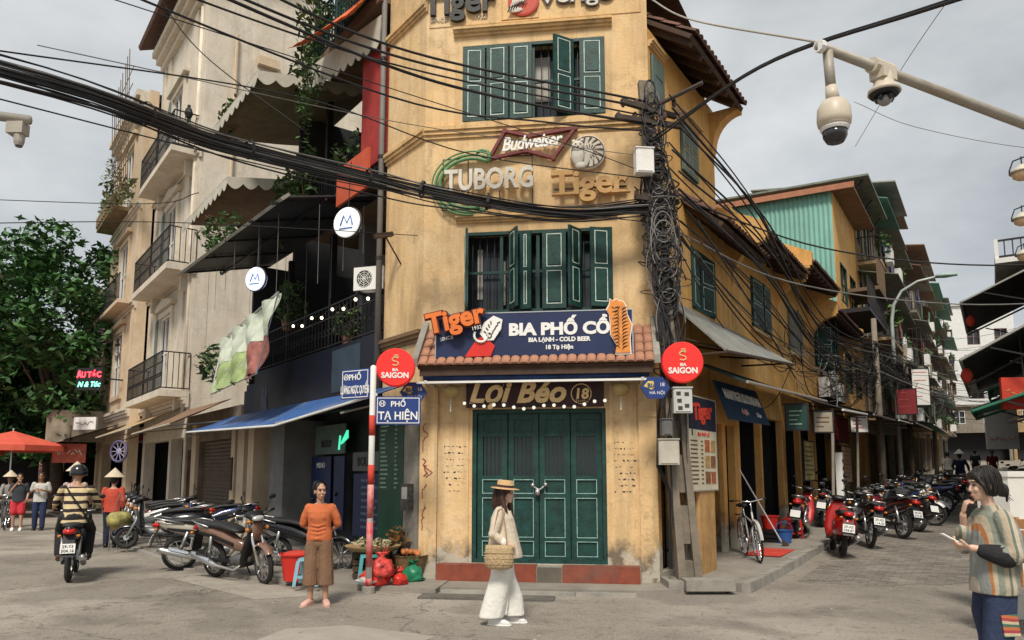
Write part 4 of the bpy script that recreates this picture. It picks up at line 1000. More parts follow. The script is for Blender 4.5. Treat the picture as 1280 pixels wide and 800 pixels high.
for (x, z, n, w_) in ((-2.95, 1.45, 8, .9), (-5.45, 1.4, 5, .5)):
 m = MB(FL)
 for i in range(n):
  xx = x
  while xx < x + w_ * (1 if i % 2 else .6): k = rnd.uniform(.03, .09); m.box(xx, xx + k, .462 if x > -4 else .562, .47 if x > -4 else .57, z - .12 * i, z - .12 * i + .045); xx += k + .025
 t = m.build('board_writing', SB, R); t['kind'] = 'stuff'
lettering('MENU', .16, FL, -5.1, 1.72, .562, R, CHALK, ext=.004)
lettering('BOLD', .22, FL, -2.9, 1.75, .482, R, MATS['black_letter'], ext=.004, bold=.008); lettering('BOLD', .2, FL, -4.9, 2.15, .582, R, MATS['black_letter'], ext=.004, bold=.008)
m = MB(FL); m.tube([(-4.25, .58, 2.08), (-4.2, .58, 2.36)], .022, 6); m.tube([(-4.12, .57, 2.2), (-3.9, .57, 2.32), (-3.84, .57, 2.45)], [.02, .05, .02], 8); m.build('green_lamp', mat('green_neon', (.06, .62, .36), .4, bump=0, emit=.6, var=.7, scale=7), R)
m = MB(FL); m.prism([(-7.3, 2.95), (-7.15, 3.6), (-7.05, 3.3), (-6.95, 3.6), (-6.8, 2.95)], -.04, -.021); m.build('wall_logo', mat('dim_logo', (.08, .09, .12), .7), R)

# blue awning over the pavement
R = thing('awning', 'long blue awning with white edge in front of the dark cafe', 'awning', FL @ Matrix.Translation((-4.5, 0, 2.4)))
def sagged(F, top, bot, nx=14, ny=5, sag=.05, th=.012):
 """cloth between two polylines of equal length"""
 m = MB(F); T = [Vector(p) for p in top]; Bm = [Vector(p) for p in bot]
 def at(P, u):
  k = u * (len(P) - 1); i = min(int(k), len(P) - 2); return P[i].lerp(P[i + 1], k - i)
 vs = []
 for s in (0, 1):
  for j in range(ny + 1):
   for i in range(nx + 1):
    u, v = i / nx, j / ny; p = at(T, u).lerp(at(Bm, u), v)
    p.z -= sag * sin(pi * v) * (.7 + .5 * sin(u * 17)) + s * th + .012 * sin(u * 40 + v * 5) * v
    vs.append(p)
 o = (nx + 1) * (ny + 1); fs = []
 for j in range(ny):
  for i in range(nx):
   a = j * (nx + 1) + i; q = (a, a + 1, a + nx + 2, a + nx + 1); fs += [q, tuple(k + o for k in reversed(q))]
 for i in range(nx):
  a = ny * (nx + 1) + i; fs.append((a, a + 1, a + 1 + o, a + o))
 return m.add(vs, fs)
sagged(FL, [(-9.6, -.05, 3.02), (-3.4, -.06, 3.02), (-.1, -.12, 2.98)], [(-9.6, -1.05, 2.62), (-3.4, -1.05, 2.47), (.5, -1.0, 2.70)], 24, 5, .03).build('cloth', BLUE_C, R, smooth=True)
m = MB(FL); m.tube([(-9.6, -1.06, 2.61), (-3.4, -1.06, 2.455), (.5, -1.01, 2.69)], .022, 6); m.build('edge_bar', WHITE, R)
m = MB(FL)
for x in (-9.4, -6.5, -3.4, -.6): m.tube([(x, -1.04, 2.5), (x, -.05, 2.78)], .016, 5)
m.split('arm', GALV, R)
# grey canopy of the first terrace
R = thing('terrace_canopy', 'dark sheet canopy with grey rim over the first cafe terrace', 'canopy', FL @ Matrix.Translation((-5, -.5, 6.3)))
m = MB(FL); m.plate([(-8.9, -1.5, 6.42), (-2.7, -1.2, 6.5), (-2.7, .6, 6.95), (-8.9, .6, 6.95)], .03); m.build('sheet', mat('charcoal_sheet', (.035, .035, .035), .6, var=.3), R)
m = MB(FL); m.plate([(-8.95, -1.62, 6.36), (-2.7, -1.34, 6.44), (-2.7, -1.2, 6.56), (-8.95, -1.5, 6.5)], .06); m.build('rim', mat('grey_flashing', (.30, .29, .26), .6, .2, var=.25), R)
m = MB(FL)
for x in (-8.6, -7.1, -5.6, -4.1, -2.9): m.tube([(x, -1.45, 6.36), (x, .5, 6.85)], .03, 4)
m.tube([(-8.9, -.6, 6.52), (-2.7, -.5, 6.6)], .03, 4); m.split('beam', IRON, R)
m = MB(FL)
for i in range(16): x = -8.4 + i * .42; y = rnd.uniform(-1.3, .2); m.tube([(x, y, 6.4), (x + .02, y, 6.4 - rnd.uniform(.6, 2.2))], .005, 4)
t = m.build('hanging_wires', CABLE_G, R); t['kind'] = 'stuff'
# scalloped awnings
def scallop_awning(label, x0, x1, yo, zo, yi, zi, mt, valance=.28, side=None, group='scalloped awnings'):
 R = thing('scalloped_awning', label, 'awning', FL @ Matrix.Translation(((x0 + x1) / 2, yi, zo)), group)
 sagged(FL, [(x0, yi, zi), (x1, yi, zi)], [(x0, yo, zo), (x1, yo, zo)], 12, 3, .04).build('cloth', mt, R, smooth=True)
 def val(p, q):
  m = MB(FL); L_ = hypot(q[0] - p[0], q[1] - p[1]); n = max(3, int(L_ / .34)); vs = []; fs = []
  for i in range(n * 6 + 1):
   u = i / (n * 6); x = p[0] + (q[0] - p[0]) * u; y = p[1] + (q[1] - p[1]) * u; z = p[2] + (q[2] - p[2]) * u
   d = valance * (.55 + .45 * abs(sin(pi * i / 6))); vs += [(x, y, z), (x, y - .0, z - d)]
   if i: k = 2 * i; fs.append((k - 2, k - 1, k + 1, k))
  m.add(vs, fs); m.add([(a[0] + .008, a[1] + .008, a[2]) for a in vs], [tuple(reversed(f)) for f in fs]); return m
 val((x0, yo, zo), (x1, yo, zo)).build('valance', CANVAS, R)
 if side: val((x1, yo, zo), (x1 + .05, yi, zi)).build('valance', CANVAS, R)
 return R
scallop_awning('pale scalloped awning with brown underside below the green railing', -7.9, -4.3, -1.35, 9.55, 1.2, 10.0, mat('olive_canvas', (.14, .12, .07), .85, var=.3), side=True)
scallop_awning('short scalloped awning on the cream side wall under the cables', -10.6, -6.6, -1.2, 8.15, 1.2, 8.6, mat('brown_awning_cloth', (.17, .10, .06), .85, var=.3), side=True)
R = thing('scalloped_awning', 'white scalloped valance stretched across the end of the upper terrace', 'awning', FL @ Matrix.Translation((-3, .5, 9.2)), 'scalloped awnings')
m = MB(FL); vs = []; fs = []
for i in range(61):
 u = i / 60; x = -4.3 + 2.9 * u; d = .5 + .12 * abs(sin(pi * i / 6)); vs += [(x, -.32 + .2 * u, 9.95 - .25 * u), (x, -.34 + .2 * u, 9.95 - .25 * u - d)]
 if i: k = 2 * i; fs.append((k - 2, k - 1, k + 1, k))
m.add(vs, fs); m.add([(a[0], a[1] + .015, a[2]) for a in vs], [tuple(reversed(f)) for f in fs]); m.build('cloth', CANVAS, R)
R = thing('orange_awning', 'small orange red awning hanging on the top green railing', 'awning', FL @ Matrix.Translation((-2, -.5, 9.9)))
sagged(FL, [(-3.3, -.22, 10.5), (-1.35, -.22, 10.2)], [(-3.6, -1.0, 9.8), (-1.35, -.8, 9.4)], 12, 4, .12).build('cloth', mat('orange_red_cloth', (.60, .12, .03), .75, var=.25), R, smooth=True)
# plants on the terraces
def planter(label, x, y, z, r, n, s=.07, pot=True, hang=0):
 Rp = thing('potted_plant', label, 'plant', FL @ Matrix.Translation((x, y, z)), 'plants on the cafe terraces')
 if pot:
  m = MB(FL); m.lathe([(.10, 0), (.15, .24), (.165, .26)], 10, (x, y, z)); m.build('pot', mat('clay_pot', (.30, .14, .08), .8, var=.2), Rp)
 m = MB(FL); leaves(m, (x, y, z + (.3 if pot else 0) + r[2] * .6), r, n, s, shell=0)
 if hang: leaves(m, (x, y - .1, z - hang * .5), (r[0] * .5, .15, hang * .6), n // 3, s * .8, shell=0)
 m.build('foliage', LEAF, Rp)
 m = MB(FL)
 for i in range(6): a = rnd.uniform(0, 6.3); m.tube([(x, y, z + .1), (x + cos(a) * r[0] * .3, y + sin(a) * r[1] * .3, z + .3 + r[2] * .6), (x + cos(a) * r[0] * .7, y + sin(a) * r[1] * .7, z + .3 + r[2] * rnd.uniform(.6, 1.3))], .008, 4)
 m.build('stems', mat('plant_stem', (.12, .10, .05), .8), Rp)
planter('pale trailing plant hanging over the green top railing', -4.0, -.3, 10.6, (.6, .4, .5), 260, .07, False, 1.0)
planter('bushy plant behind the top green railing', -2.7, .3, 10.1, (.55, .5, .7), 260, .08)
planter('leafy plant growing up at the corner of the top terrace', -4.1, .4, 10.1, (.7, .6, .8), 300, .08)
planter('wispy plant hanging below the pale awning', -3.7, -.5, 8.9, (.35, .3, .5), 160, .06, False, .9)
planter('tangled plant on the railing of the middle terrace', -3.2, .2, 7.3, (.8, .35, .4), 240, .06, True, .5)
planter('creeper spread along the grey canopy edge', -6.9, -1.2, 6.75, (1.2, .4, .35), 330, .07, False, .3)
planter('creeper on the wall end of the grey canopy', -8.9, -.4, 7.0, (1.0, .5, .4), 260, .07, False, .4)
planter('dry straw coloured plant beside the round lit sign', -6.9, .4, 4.9, (.7, .4, .6), 200, .09)
planter('low green shrub leaning out beside the hanging banner', -9.1, -.5, 3.7, (.6, .6, .5), 300, .09)
planter('dark green fern behind the first terrace railing', -3.4, .35, 3.98, (.5, .3, .35), 200, .07)
planter('bushy plant hanging off the middle terrace corner', -6.2, .05, 7.5, (.7, .35, .6), 300, .08, False, .8)
planter('tall potted plant behind the middle terrace railing', -5.3, .1, 7.2, (.5, .3, .8), 240, .08)
planter('dense creeper hanging from the top terrace floor', -4.6, -.2, 9.9, (.9, .3, .5), 320, .08, False, 1.1)
planter('leafy plant on the top green railing close to the corner house', -2.0, -.35, 10.7, (.6, .3, .5), 260, .08, False, .5)
planter('yellowish creeper along the villa end of the pale awning', -7.4, -.9, 9.9, (.9, .3, .3), 200, .07, False, .4)
# banner
R = thing('banner', 'faded green white and red printed banner tied to the first terrace', 'banner', FL @ Matrix.Translation((-5.5, -.8, 3.4)))
BAN = mat('faded_banner', (.50, .54, .44), .6, var=.35, scale=2.2, dirt=(.24, .33, .15), dirt_amt=1.); BAN2 = mat('green_banner_print', (.28, .36, .15), .6, var=.5, scale=3, dirt=(.55, .57, .48), dirt_amt=.9); BAN3 = mat('red_banner_print', (.30, .11, .09), .6, var=.6, scale=4, dirt=(.58, .56, .5), dirt_amt=1.)
TP, MD, BT = [(-8.1, -.7, 4.72), (-3.6, -1.0, 4.95)], [(-7.95, -.85, 4.05), (-4.9, -1.02, 4.14), (-3.9, -1.08, 4.2)], [(-7.8, -1.0, 3.42), (-5.1, -1.12, 3.46), (-4.2, -1.15, 3.5)]
def banner_piece(a, b, mt_, name, ph):
 m = sagged(FL, a, b, 30, 10, .05)
 for k, v in enumerate(m.v): q = FL.inverted() @ v; v += FL.to_3x3() @ Vector((0, .07 * sin(q.x * 5 + q.z * 4) + .05 * sin(q.x * 11 - q.z * 6), 0))
 m.build(name, mt_, R, smooth=True)
banner_piece(TP, [MD[0], MD[2]], BAN, 'cloth', 0); banner_piece(MD[:2], BT[:2], BAN2, 'green_print', 1); banner_piece(MD[1:], BT[1:], BAN3, 'red_print', 2)
mat('faded_red_print', (.35, .05, .04), .7, var=.4, scale=5)
m = MB(FL); m.tube([(-8.1, -.7, 4.73), (-3.6, -1.0, 4.96), (-4.2, -1.15, 3.48), (-7.8, -1.0, 3.40), (-8.1, -.7, 4.73)], .018, 5); m.build('pole_frame', STEEL, R)
# two round lit signs
LIT = mat('lit_disc', (.62, .70, .92), .4, var=.25, scale=8, bump=0, emit=.42); LIT2 = mat('pale_disc', (.72, .76, .74), .4, var=.25, scale=8, bump=0, emit=.25)
for lab, x, y, z, mt_ in (('round bluish lit sign hanging under the terrace canopy', -4.6, -1.1, 5.4, LIT), ('round pale lit sign hanging close to the ochre corner house', -.5, -1.05, 5.42, LIT2)):
 R = thing('round_sign', lab, 'sign', FL @ Matrix.Translation((x, y, z - .25)), 'round lit signs'); F = FL @ Matrix.Translation((x, y, 0)) @ Matrix.Rotation(radians(30), 4, 'Z')
 m = MB(F); m.lathe([(.215, -.05), (.235, -.04), (.235, .04), (.215, .05)], 26, (0, 0, z), 'y'); m.build('disc', mt_, R)
 m = MB(F); m.tube([(.24 * cos(a), 0, z + .24 * sin(a)) for a in [k * pi / 12 for k in range(25)]], .02, 6); m.build('rim', IRON, R)
 m = MB(F); m.tube([(-.1, -.055, z - .05), (-.04, -.055, z + .1), (.02, -.055, z - .02), (.08, -.055, z + .09), (.12, -.055, z - .06)], .014, 5); m.tube([(-.12, -.055, z - .1), (.12, -.055, z - .1)], .012, 5); m.build('drawing', mat('blue_drawing', (.08, .16, .5), .5), R)
 m = MB(F); m.tube([(0, 0, z + .24), (0, .05, z + 1.0)], .008, 5); m.build('cord', IRON, R)
# string bulbs on the terrace
R = thing('string_lights', 'small warm bulbs strung along the first terrace railing', 'string lights', FL @ Matrix.Translation((-3, -.05, 4.4)))
pts = [(-5.2 + i * .5, -.1, 4.72 - .08 * sin(i * 1.57) ** 2) for i in range(8)]
MB(FL).tube(pts, .006, 4).build('cord', CABLE, R)
for p in pts: m = MB(FL); m.ell((p[0], p[1], p[2] - .04), .03, 8, 6); m.build('bulb', mat('warm_bulb', (1, .85, .6), .4, bump=0, emit=2.0), R, smooth=True)
def aircon(label, F, x, z, y=-.02, s=1.0, rot=0):
 T = F @ Matrix.Translation((x, y, z)) @ Matrix.Rotation(rot, 4, 'Z')
 Rr = thing('air_conditioner', label, 'air conditioner', T, 'outdoor air conditioner units'); w_, h_ = .78 * s, .56 * s
 m = MB(T); m.box(-w_ / 2, w_ / 2, -.3 * s, 0, 0, h_); m.build('case', WHITE, Rr)
 m = MB(T); m.lathe([(.21 * s, -.306 * s), (.21 * s, -.3 * s)], 18, (-w_ * .14, 0, h_ / 2), 'y'); m.build('fan_opening', BLACK, Rr)
 m = MB(T)
 for k in range(4): r_ = .05 * s * (k + 1); m.tube([(-w_ * .14 + r_ * cos(a), -.312 * s, h_ / 2 + r_ * sin(a)) for a in [i * pi / 7 for i in range(15)]], .005, 4)
 for k in range(4): a = k * pi / 4; m.tube([(-w_ * .14 - .21 * s * cos(a), -.31 * s, h_ / 2 - .21 * s * sin(a)), (-w_ * .14 + .21 * s * cos(a), -.31 * s, h_ / 2 + .21 * s * sin(a))], .005, 4)
 m.build('fan_grille', WHITE, Rr)
 m = MB(T)
 for xx in (-w_ * .35, w_ * .35): m.box(xx - .02, xx + .02, -.34 * s, .05, -.05, -.01)
 m.split('bracket', IRON, Rr)
 return Rr
aircon('air conditioner unit on the cafe terrace beside the drainpipe', FL, -1.68, 4.72, .0, .72, .62)
R = thing('drainpipe', 'tall dark drainpipe between the cafe and the ochre corner house', 'pipe', FL @ Matrix.Translation((-1.3, -.1, 2.6)))
m = MB(FL); m.tube([(-1.33, -.09, 2.6), (-1.33, -.09, 11.5)], .05, 8); m.build('tube', mat('pipe_grey', (.16, .15, .14), .6), R, smooth=True)
m = MB(FL)
for z in (3.4, 5.2, 7, 8.8, 10.5): m.tube([(-1.33, -.09, z), (-1.33, -.09, z + .06)], .06, 8)
m.split('clamp', IRON, R)
# ---- low shop with roller shutter
R = thing('shutter_shop', 'single storey beige shop with closed roller shutter beside the cream house', 'building', FL @ Matrix.Translation((-11, 0, .1)))
MB(FL).wall(-14.0, -8.8, 0, 3.3, [(-12.45, -9.3, .1, 2.5), (-13.75, -12.85, .1, 2.3)], t=.3).build('wall', mat('brown_render', (.20, .15, .105), .9, var=.3, dirt=(.08, .06, .045), dirt_amt=.7), R)
MB(FL).box(-14.0, -8.8, .3, 5, 3.1, 3.25).build('roof', CONC, R)
m = MB(FL); m.box(-14, -8.8, 2, 2.1, 0, 3.1); m.build('wall', DARK, R)
sh = MB(FL).box(-12.45, -9.3, .16, .18, .1, 2.5).build('roller_shutter', mat('shutter_brown', (.13, .10, .075), .6, .2, var=.2), R)
for i in range(24): m = MB(FL); z = .1 + i * .1; m.add([(-12.45, .15, z), (-9.3, .15, z), (-9.3, .11, z + .05), (-12.45, .11, z + .05), (-12.45, .15, z + .1), (-9.3, .15, z + .1)], [(0, 1, 2, 3), (3, 2, 5, 4)]); m.build('slat', MATS['shutter_brown'], sh)
for a, b_ in ((-13.0, -12.55), (-9.2, -8.9)): m = MB(FL); m.box(a, b_, -.08, .0, .07, 3.0); m.build('pillar', CREAM2, R)
m = MB(FL); m.box(-9.12, -8.98, -.11, -.081, 1.2, 2.0); m.build('notice', WOOD_D, R)
for lab, xa, xb, z, mt_ in (('brown and cream awning over the shuttered shop', -13.9, -9.4, 2.75, BROWN_C), ('tan awning edge on the cream house beyond the shuttered shop', -20.5, -14.2, 2.9, mat('tan_canvas', (.42, .30, .17), .8, var=.2))):
 R = thing('awning', lab, 'awning', FL @ Matrix.Translation(((xa + xb) / 2, 0, z)))
 sagged(FL, [(xa, -.05, z + .75), (xb, -.05, z + .75)], [(xa, -1.5, z), (xb, -1.5, z + .06)], 10, 4, .05).build('cloth', mt_, R, smooth=True)
 m = MB(FL); m.tube([(xa, -1.51, z - .02), (xb, -1.51, z + .04)], .025, 5); m.build('edge_bar', CANVAS, R)
 m = MB(FL)
 for x in (xa + .2, xb - .2): m.tube([(x, -1.5, z), (x, -.05, z + .2)], .018, 5)
 m.split('arm', GALV, R)
# ---- cream villa
R = thing('cream_villa', 'tall cream villa with iron balconies on the left street', 'building', FL @ Matrix.Translation((-20, 0, 0)))
ops = []
for z0, z1 in ((4.45, 7.0), (8.3, 10.95), (12.2, 15.2)): ops += [(-18.3, -16.7, z0, z1)]
ops += [(-15.9, -14.3, .1, 2.7), (-19.9, -16.2, .1, 2.7)]
MB(FL).wall(-20.3, -14.02, 0, 18.4, ops, t=.35).build('wall', CREAM, R)
ops2 = [(-24.2, -22.4, z0, z1) for z0, z1 in ((4.6, 7.2), (8.4, 10.9), (12.4, 15))] + [(-25.8, -21, .1, 2.8)]
MB(FL).wall(-26.5, -20.3, 0, 16.4, ops2, t=.35, y=-.5).build('wall', CREAM2, R)
m = MB(FL); m.box(-14.05, -14.02, .35, 9, 0, 18.4); m.build('side_wall', CREAM, R)
m = MB(FL); m.box(-26.5, -14.02, 9, 9.1, 0, 18); m.build('side_wall', CREAM, R)
m = MB(FL); m.box(-20.3, -14.05, .35, 9, 18.0, 18.3); m.box(-26.4, -20.32, -.15, 9, 16.0, 16.3)
for z in (3.4, 7.6, 11.6): m.box(-26.4, -14.05, .36, 9, z, z + .1)
m.box(-26.4, -14.06, 3, 3.1, 0, 16)
for xx in (-26.4, -20.35, -16.2): m.box(xx, xx + .05, .37, 3, 0, 16)
m.build('floor_slab', DARK, R)
for a, b_, z0, out, y in ((-20.3, -13.95, 3.6, .22, 0), (-20.3, -13.95, 7.75, .2, 0), (-20.3, -13.95, 11.55, .2, 0), (-20.3, -13.95, 17.2, .5, 0), (-26.5, -20.31, 7.75, .2, -.5), (-26.5, -20.31, 3.7, .2, -.5), (-26.5, -20.31, 11.6, .2, -.5), (-26.5, -20.31, 15.6, .45, -.5)):
 m = MB(FL @ Matrix.Translation((0, y, 0))); cornice(m, a, b_, z0, z0 + (.32 if out < .3 else .7), out); m.build('cornice', CREAM, R)
for x in (-20.28, -19.4, -15.6, -14.55):
 m = MB(FL); m.box(x, x + .5, -.07, 0, 3.95, 17.15); m.build('pilaster', CREAM, R)
for x in (-26.4, -20.9):
 m = MB(FL); m.box(x, x + .5, -.58, -.5, 3.95, 15.5); m.build('pilaster', CREAM2, R)
for z0, z1 in ((4.45, 7.0), (8.3, 10.95), (12.2, 15.2)):
 w = window(FL, -18.3, -16.7, z0, z1, R, bars=False, fr=WHITE)
 m = MB(FL); m.outline(-18.55, -16.45, z0 - .1, z1 + .22, -.09, 0, .2); m.prism([(-18.8, z1 + .25), (-16.2, z1 + .25), (-16.2, z1 + .37), (-17.5, z1 + .6), (-18.8, z1 + .37)], -.2, 0); m.build('window_surround', CREAM, w)
 shutter_leaf(w, FL, -18.35, -.62, z0, z1, -.1, y=-.12, mt=mat('grey_teal_shutter', (.13, .19, .18), .7, var=.2), line=False, rows=3)
for z0, z1 in ((4.6, 7.2), (8.4, 10.9), (12.4, 15)):
 w = window(FL @ Matrix.Translation((0, -.5, 0)), -24.2, -22.4, z0, z1, R, bars=False, fr=WHITE)
 m = MB(FL @ Matrix.Translation((0, -.5, 0))); m.outline(-24.4, -22.2, z0 - .1, z1 + .2, -.08, 0, .18); m.box(-24.6, -22.0, -.2, 0, z1 + .25, z1 + .4); m.build('window_surround', CREAM2, w)
for z, h, xa, xb in ((4.1, 1.15, -19.3, -13.95), (8.0, 1.15, -19.3, -13.95), (11.85, 1.15, -19.3, -14.2)):
 b_ = MB(FL).box(xa, xb, -.85, .0, z - .2, z).build('balcony', CREAM, R)
 m = MB(FL); railing(m, flv(xa + .05, -.8), flv(xb - .05, -.8), z, h, .15, .014, True); railing(m, flv(xb - .05, -.8), flv(xb - .05, 0), z, h, .15, .014); railing(m, flv(xa + .05, -.8), flv(xa + .05, 0), z, h, .15, .014); m.build('railing', IRON, b_)
 m = MB(FL)
 for x in (xa + .6, xb - .6): m.prism([(x - .1, z - .2), (x + .1, z - .2), (x + .1, z - .7), (x - .1, z - .7)], -.3, 0)
 m.split('bracket', CREAM, b_)
b_ = MB(FL).box(-26.2, -20.6, -1.1, -.5, 7.95, 8.1).build('balcony', CREAM2, R)
m = MB(FL); railing(m, flv(-26.1, -1.05), flv(-20.7, -1.05), 8.1, 1.0, .2, .014); m.build('railing', IRON, b_)
m = MB(FL); m.tube([(-14.35, -.1, 16.8), (-14.35, -.1, 8.2), (-14.2, -.1, 7.5), (-14.25, -.1, 3.4)], .06, 8); m.build('downpipe', CREAM, R, smooth=True)
# brown raking beams of the roof
m = MB(FL); m.plate([(-14.6, -.9, 18.4), (-13.4, -.9, 18.4), (-13.4, 6, 20.5), (-14.6, 6, 20.5)], .2); m.build('roof_edge', MAROON, R)
m = MB(FL); m.plate([(-21, -.9, 18.35), (-14.62, -.9, 18.35), (-14.62, 4, 20.5), (-21, 4, 20.5)], .15); m.build('roof', TILE_D, R)
m = MB(FL); m.tube([(-13.9, .9, 16), (-13.9, .9, 9.4)], .05, 6); m.box(-13.99, -13.8, 1.6, 2.3, 15.2, 15.5); m.build('wall_fitting', CREAM2, R)
# plant cage on the villa's top balcony
R = thing('plant_trellis', 'rickety wire trellis with climbing plants on the villa top balcony', 'trellis', FL @ Matrix.Translation((-20.5, -1, 11.9)))
m = MB(FL)
for i in range(9): x = -22 + i * .4; m.tube([(x, -1.3, 11.9), (x + rnd.uniform(-.1, .1), -1.5, 16.0 + .25 * i * .5)], .018, 4)
for i in range(9): z = 12.2 + i * .5; m.tube([(-22.1, -1.35, z), (-18.7, -1.35, z + rnd.uniform(-.1, .2))], .014, 4)
m.build('wires', mat('rusty_wire', (.15, .10, .06), .7, .3), R)
m = MB(FL); leaves(m, (-22.3, -1.3, 13.0), (.8, .4, 1.2), 240, .1, shell=0); leaves(m, (-20.5, -1.1, 12.2), (1.6, .3, .4), 160, .1, shell=0); m.build('foliage', mat('olive_leaf', (.12, .15, .06), .7, island=.5), R)
R = thing('plant_trellis', 'stepped brown balcony planter below the wire trellis', 'planter', FL @ Matrix.Translation((-24, -1.2, 11)))
m = MB(FL); m.box(-25.8, -22.0, -1.3, -.51, 11.95, 12.1)
for i in range(8): m.box(-25.7 + .45 * i, -25.4 + .45 * i, -1.35, -1.25, 12.1, 12.5)
m.build('planter_box', mat('thatch_brown', (.22, .16, .09), .85, var=.4), R)
m = MB(FL); leaves(m, (-24, -1.1, 12.7), (1.9, .35, .45), 260, .11, shell=0); m.build('foliage', MATS['olive_leaf'], R)
# LED shop sign
R = thing('led_sign', 'black LED sign with red and green words on the villa wall', 'sign', FL @ Matrix.Translation((-22.5, -1.3, 4.9)))
F = FL @ Matrix.Translation((-22.2, -1.6, 0)) @ Matrix.Rotation(radians(43), 4, 'Z')
MB(F).box(-.55, .55, -.06, .06, 4.75, 5.6).build('case', BLACK, R)
lettering('ÂU TÓC', .3, F, 0, 5.24, -.07, R, mat('red_led', (1, .04, .06), .4, bump=0, emit=1.6), bold=.012, ext=.004, wscale=.9); lettering('N & Tóc', .27, F, 0, 4.88, -.07, R, mat('green_led', (.2, .9, .6), .4, bump=0, emit=1.0), bold=.008, ext=.004, shear=.3)
m = MB(F); m.tube([(.5, .06, 5.2), (.9, .8, 5.2)], .03, 5); m.build('arm', IRON, R)
R = thing('shop_sign', 'small cream box sign below the LED sign', 'sign', FL @ Matrix.Translation((-24, -1, 3.3)))
F = FL @ Matrix.Translation((-24.2, -1.4, 0)) @ Matrix.Rotation(radians(43), 4, 'Z'); MB(F).box(-.5, .5, -.05, .05, 3.35, 3.85).build('board', SIGNW, R); scrawl(F, -.4, .4, 3.5, .2, -.055, R, MATS['brown_print'])
# round wall clock-like wheel sign
R = thing('wheel_sign', 'dark spoked wheel sign with violet rim hanging by the tan awning', 'sign', FL @ Matrix.Translation((-14.6, -1.6, 1.9)))
F = FL @ Matrix.Translation((-14.6, -1.7, 0)) @ Matrix.Rotation(radians(35), 4, 'Z'); m = MB(F); m.tube([(.3 * cos(a), 0, 2.25 + .3 * sin(a)) for a in [k * pi / 10 for k in range(21)]], .035, 6); m.build('rim', mat('violet_rim', (.10, .08, .16), .5), R)
m = MB(F)
for k in range(5): a = k * pi / 5; m.tube([(-.3 * cos(a), 0, 2.25 - .3 * sin(a)), (.3 * cos(a), 0, 2.25 + .3 * sin(a))], .014, 4)
m.ell((0, 0, 2.25), (.1, .03, .1), 8, 6); m.build('spokes', mat('pale_violet', (.3, .28, .4), .5), R)
m = MB(F); m.tube([(0, 0, 2.55), (.2, .8, 2.8)], .015, 4); m.build('arm', IRON, R)

# ---- far end of the left street: dark row of shops, buildings behind the tree
def far_block(label, F, x0, x1, y, h, wm, rows, cols, zb=0., depth=6, wh=1.4, fr=WHITE):
 Rr = thing('far_house', label, 'building', F @ Matrix.Translation(((x0 + x1) / 2, y, zb)))
 ops = []; cw = (x1 - x0) / cols
 for r in range(rows):
  for c in range(cols):
   a = x0 + cw * (c + .5); z = zb + 4.1 + r * 3.2; ops.append((a - cw * .24, a + cw * .24, z, z + wh))
 gops = [(x0 + .3, x1 - .3, zb + .1, zb + 3.1)]
 MB(F).wall(x0, x1, zb - .5, zb + h, ops + gops, y=y, t=.25).build('wall', wm, Rr)
 m = MB(F); m.box(x0, x1, y + 1.6, y + 1.7, zb - .5, zb + h - .1); m.box(x0, x1, y + .25, y + 1.6, zb + 3.2, zb + 3.3); m.box(x0, x1, y + .25, y + 1.6, zb + h - .2, zb + h - .1); m.box(x0, x0 + .05, y + .25, y + 1.6, zb - .5, zb + h - .1); m.box(x1 - .05, x1, y + .25, y + 1.6, zb - .5, zb + h - .1); m.build('shop_interior', DARK, Rr)
 for o_ in ops: window(F @ Matrix.Translation((0, y, 0)), *o_, Rr, bars=False, fr=fr)
 m = MB(F); m.box(x0 - .1, x1 + .1, y - .3, y + .3, zb + h - .1, zb + h + .15); m.build('cornice', wm, Rr)
 return Rr
PINK = wallmat('pink_stucco', (.52, .27, .22), (.6, .36, .3), (.2, .12, .1), amt=.3)
far_block('tan house wall behind the tree at the end of the left street', FL, -34, -26.6, -.6, 9.5, CREAM2, 2, 3)
FX = FL @ Matrix.Translation((-43, 0, 0)) @ Matrix.Rotation(radians(90), 4, 'Z')
far_block('pinkish house glimpsed through the tree leaves', FX, -9, -1, 0, 10, PINK, 2, 3)
far_block('white house behind the tree at the far left', FX, -19, -9.1, 0, 8.5, CREAM, 2, 4)
far_block('low tan house on the bend of the left street', FL, -43, -34.1, -.3, 7.5, CREAM2, 1, 3)
def umbrella(label, x, y, zt, r, mt_):
 Rr = thing('parasol', label, 'umbrella', place(x, y, 0))
 m = MB(); m.add([(x, y, zt)] + [(x + r * cos(k * pi / 4), y + r * sin(k * pi / 4), zt - .55) for k in range(8)] + [(x + r * cos(k * pi / 4), y + r * sin(k * pi / 4), zt - .75) for k in range(8)],
     [(0, k + 1, (k + 1) % 8 + 1) for k in range(8)] + [(k + 1, k + 9, (k + 1) % 8 + 9, (k + 1) % 8 + 1) for k in range(8)]); m.build('canopy', mt_, Rr)
 m = MB(); m.tube([(x, y, 0), (x, y, zt + .1)], .03, 6); m.build('pole', STEEL, Rr)
 m = MB()
 for k in range(8): m.tube([(x, y, zt - .5), (x + r * .95 * cos(k * pi / 4), y + r * .95 * sin(k * pi / 4), zt - .58)], .012, 4)
 m.split('rib', IRON, Rr)
umbrella('large red market parasol at the far left of the street', -18.2, 27.0, 3.15, 1.9, mat('orange_red_parasol', (.62, .10, .06), .75, var=.15))
umbrella('second red parasol cut by the left picture edge', -20.6, 27.5, 3.05, 1.5, MATS['orange_red_parasol'])
R = thing('shop_sign', 'small orange red banner sign hanging beside the parasol', 'sign', place(-16.4, 27.5, 2.1)); F = place(-16.4, 27.5, 0, .3)
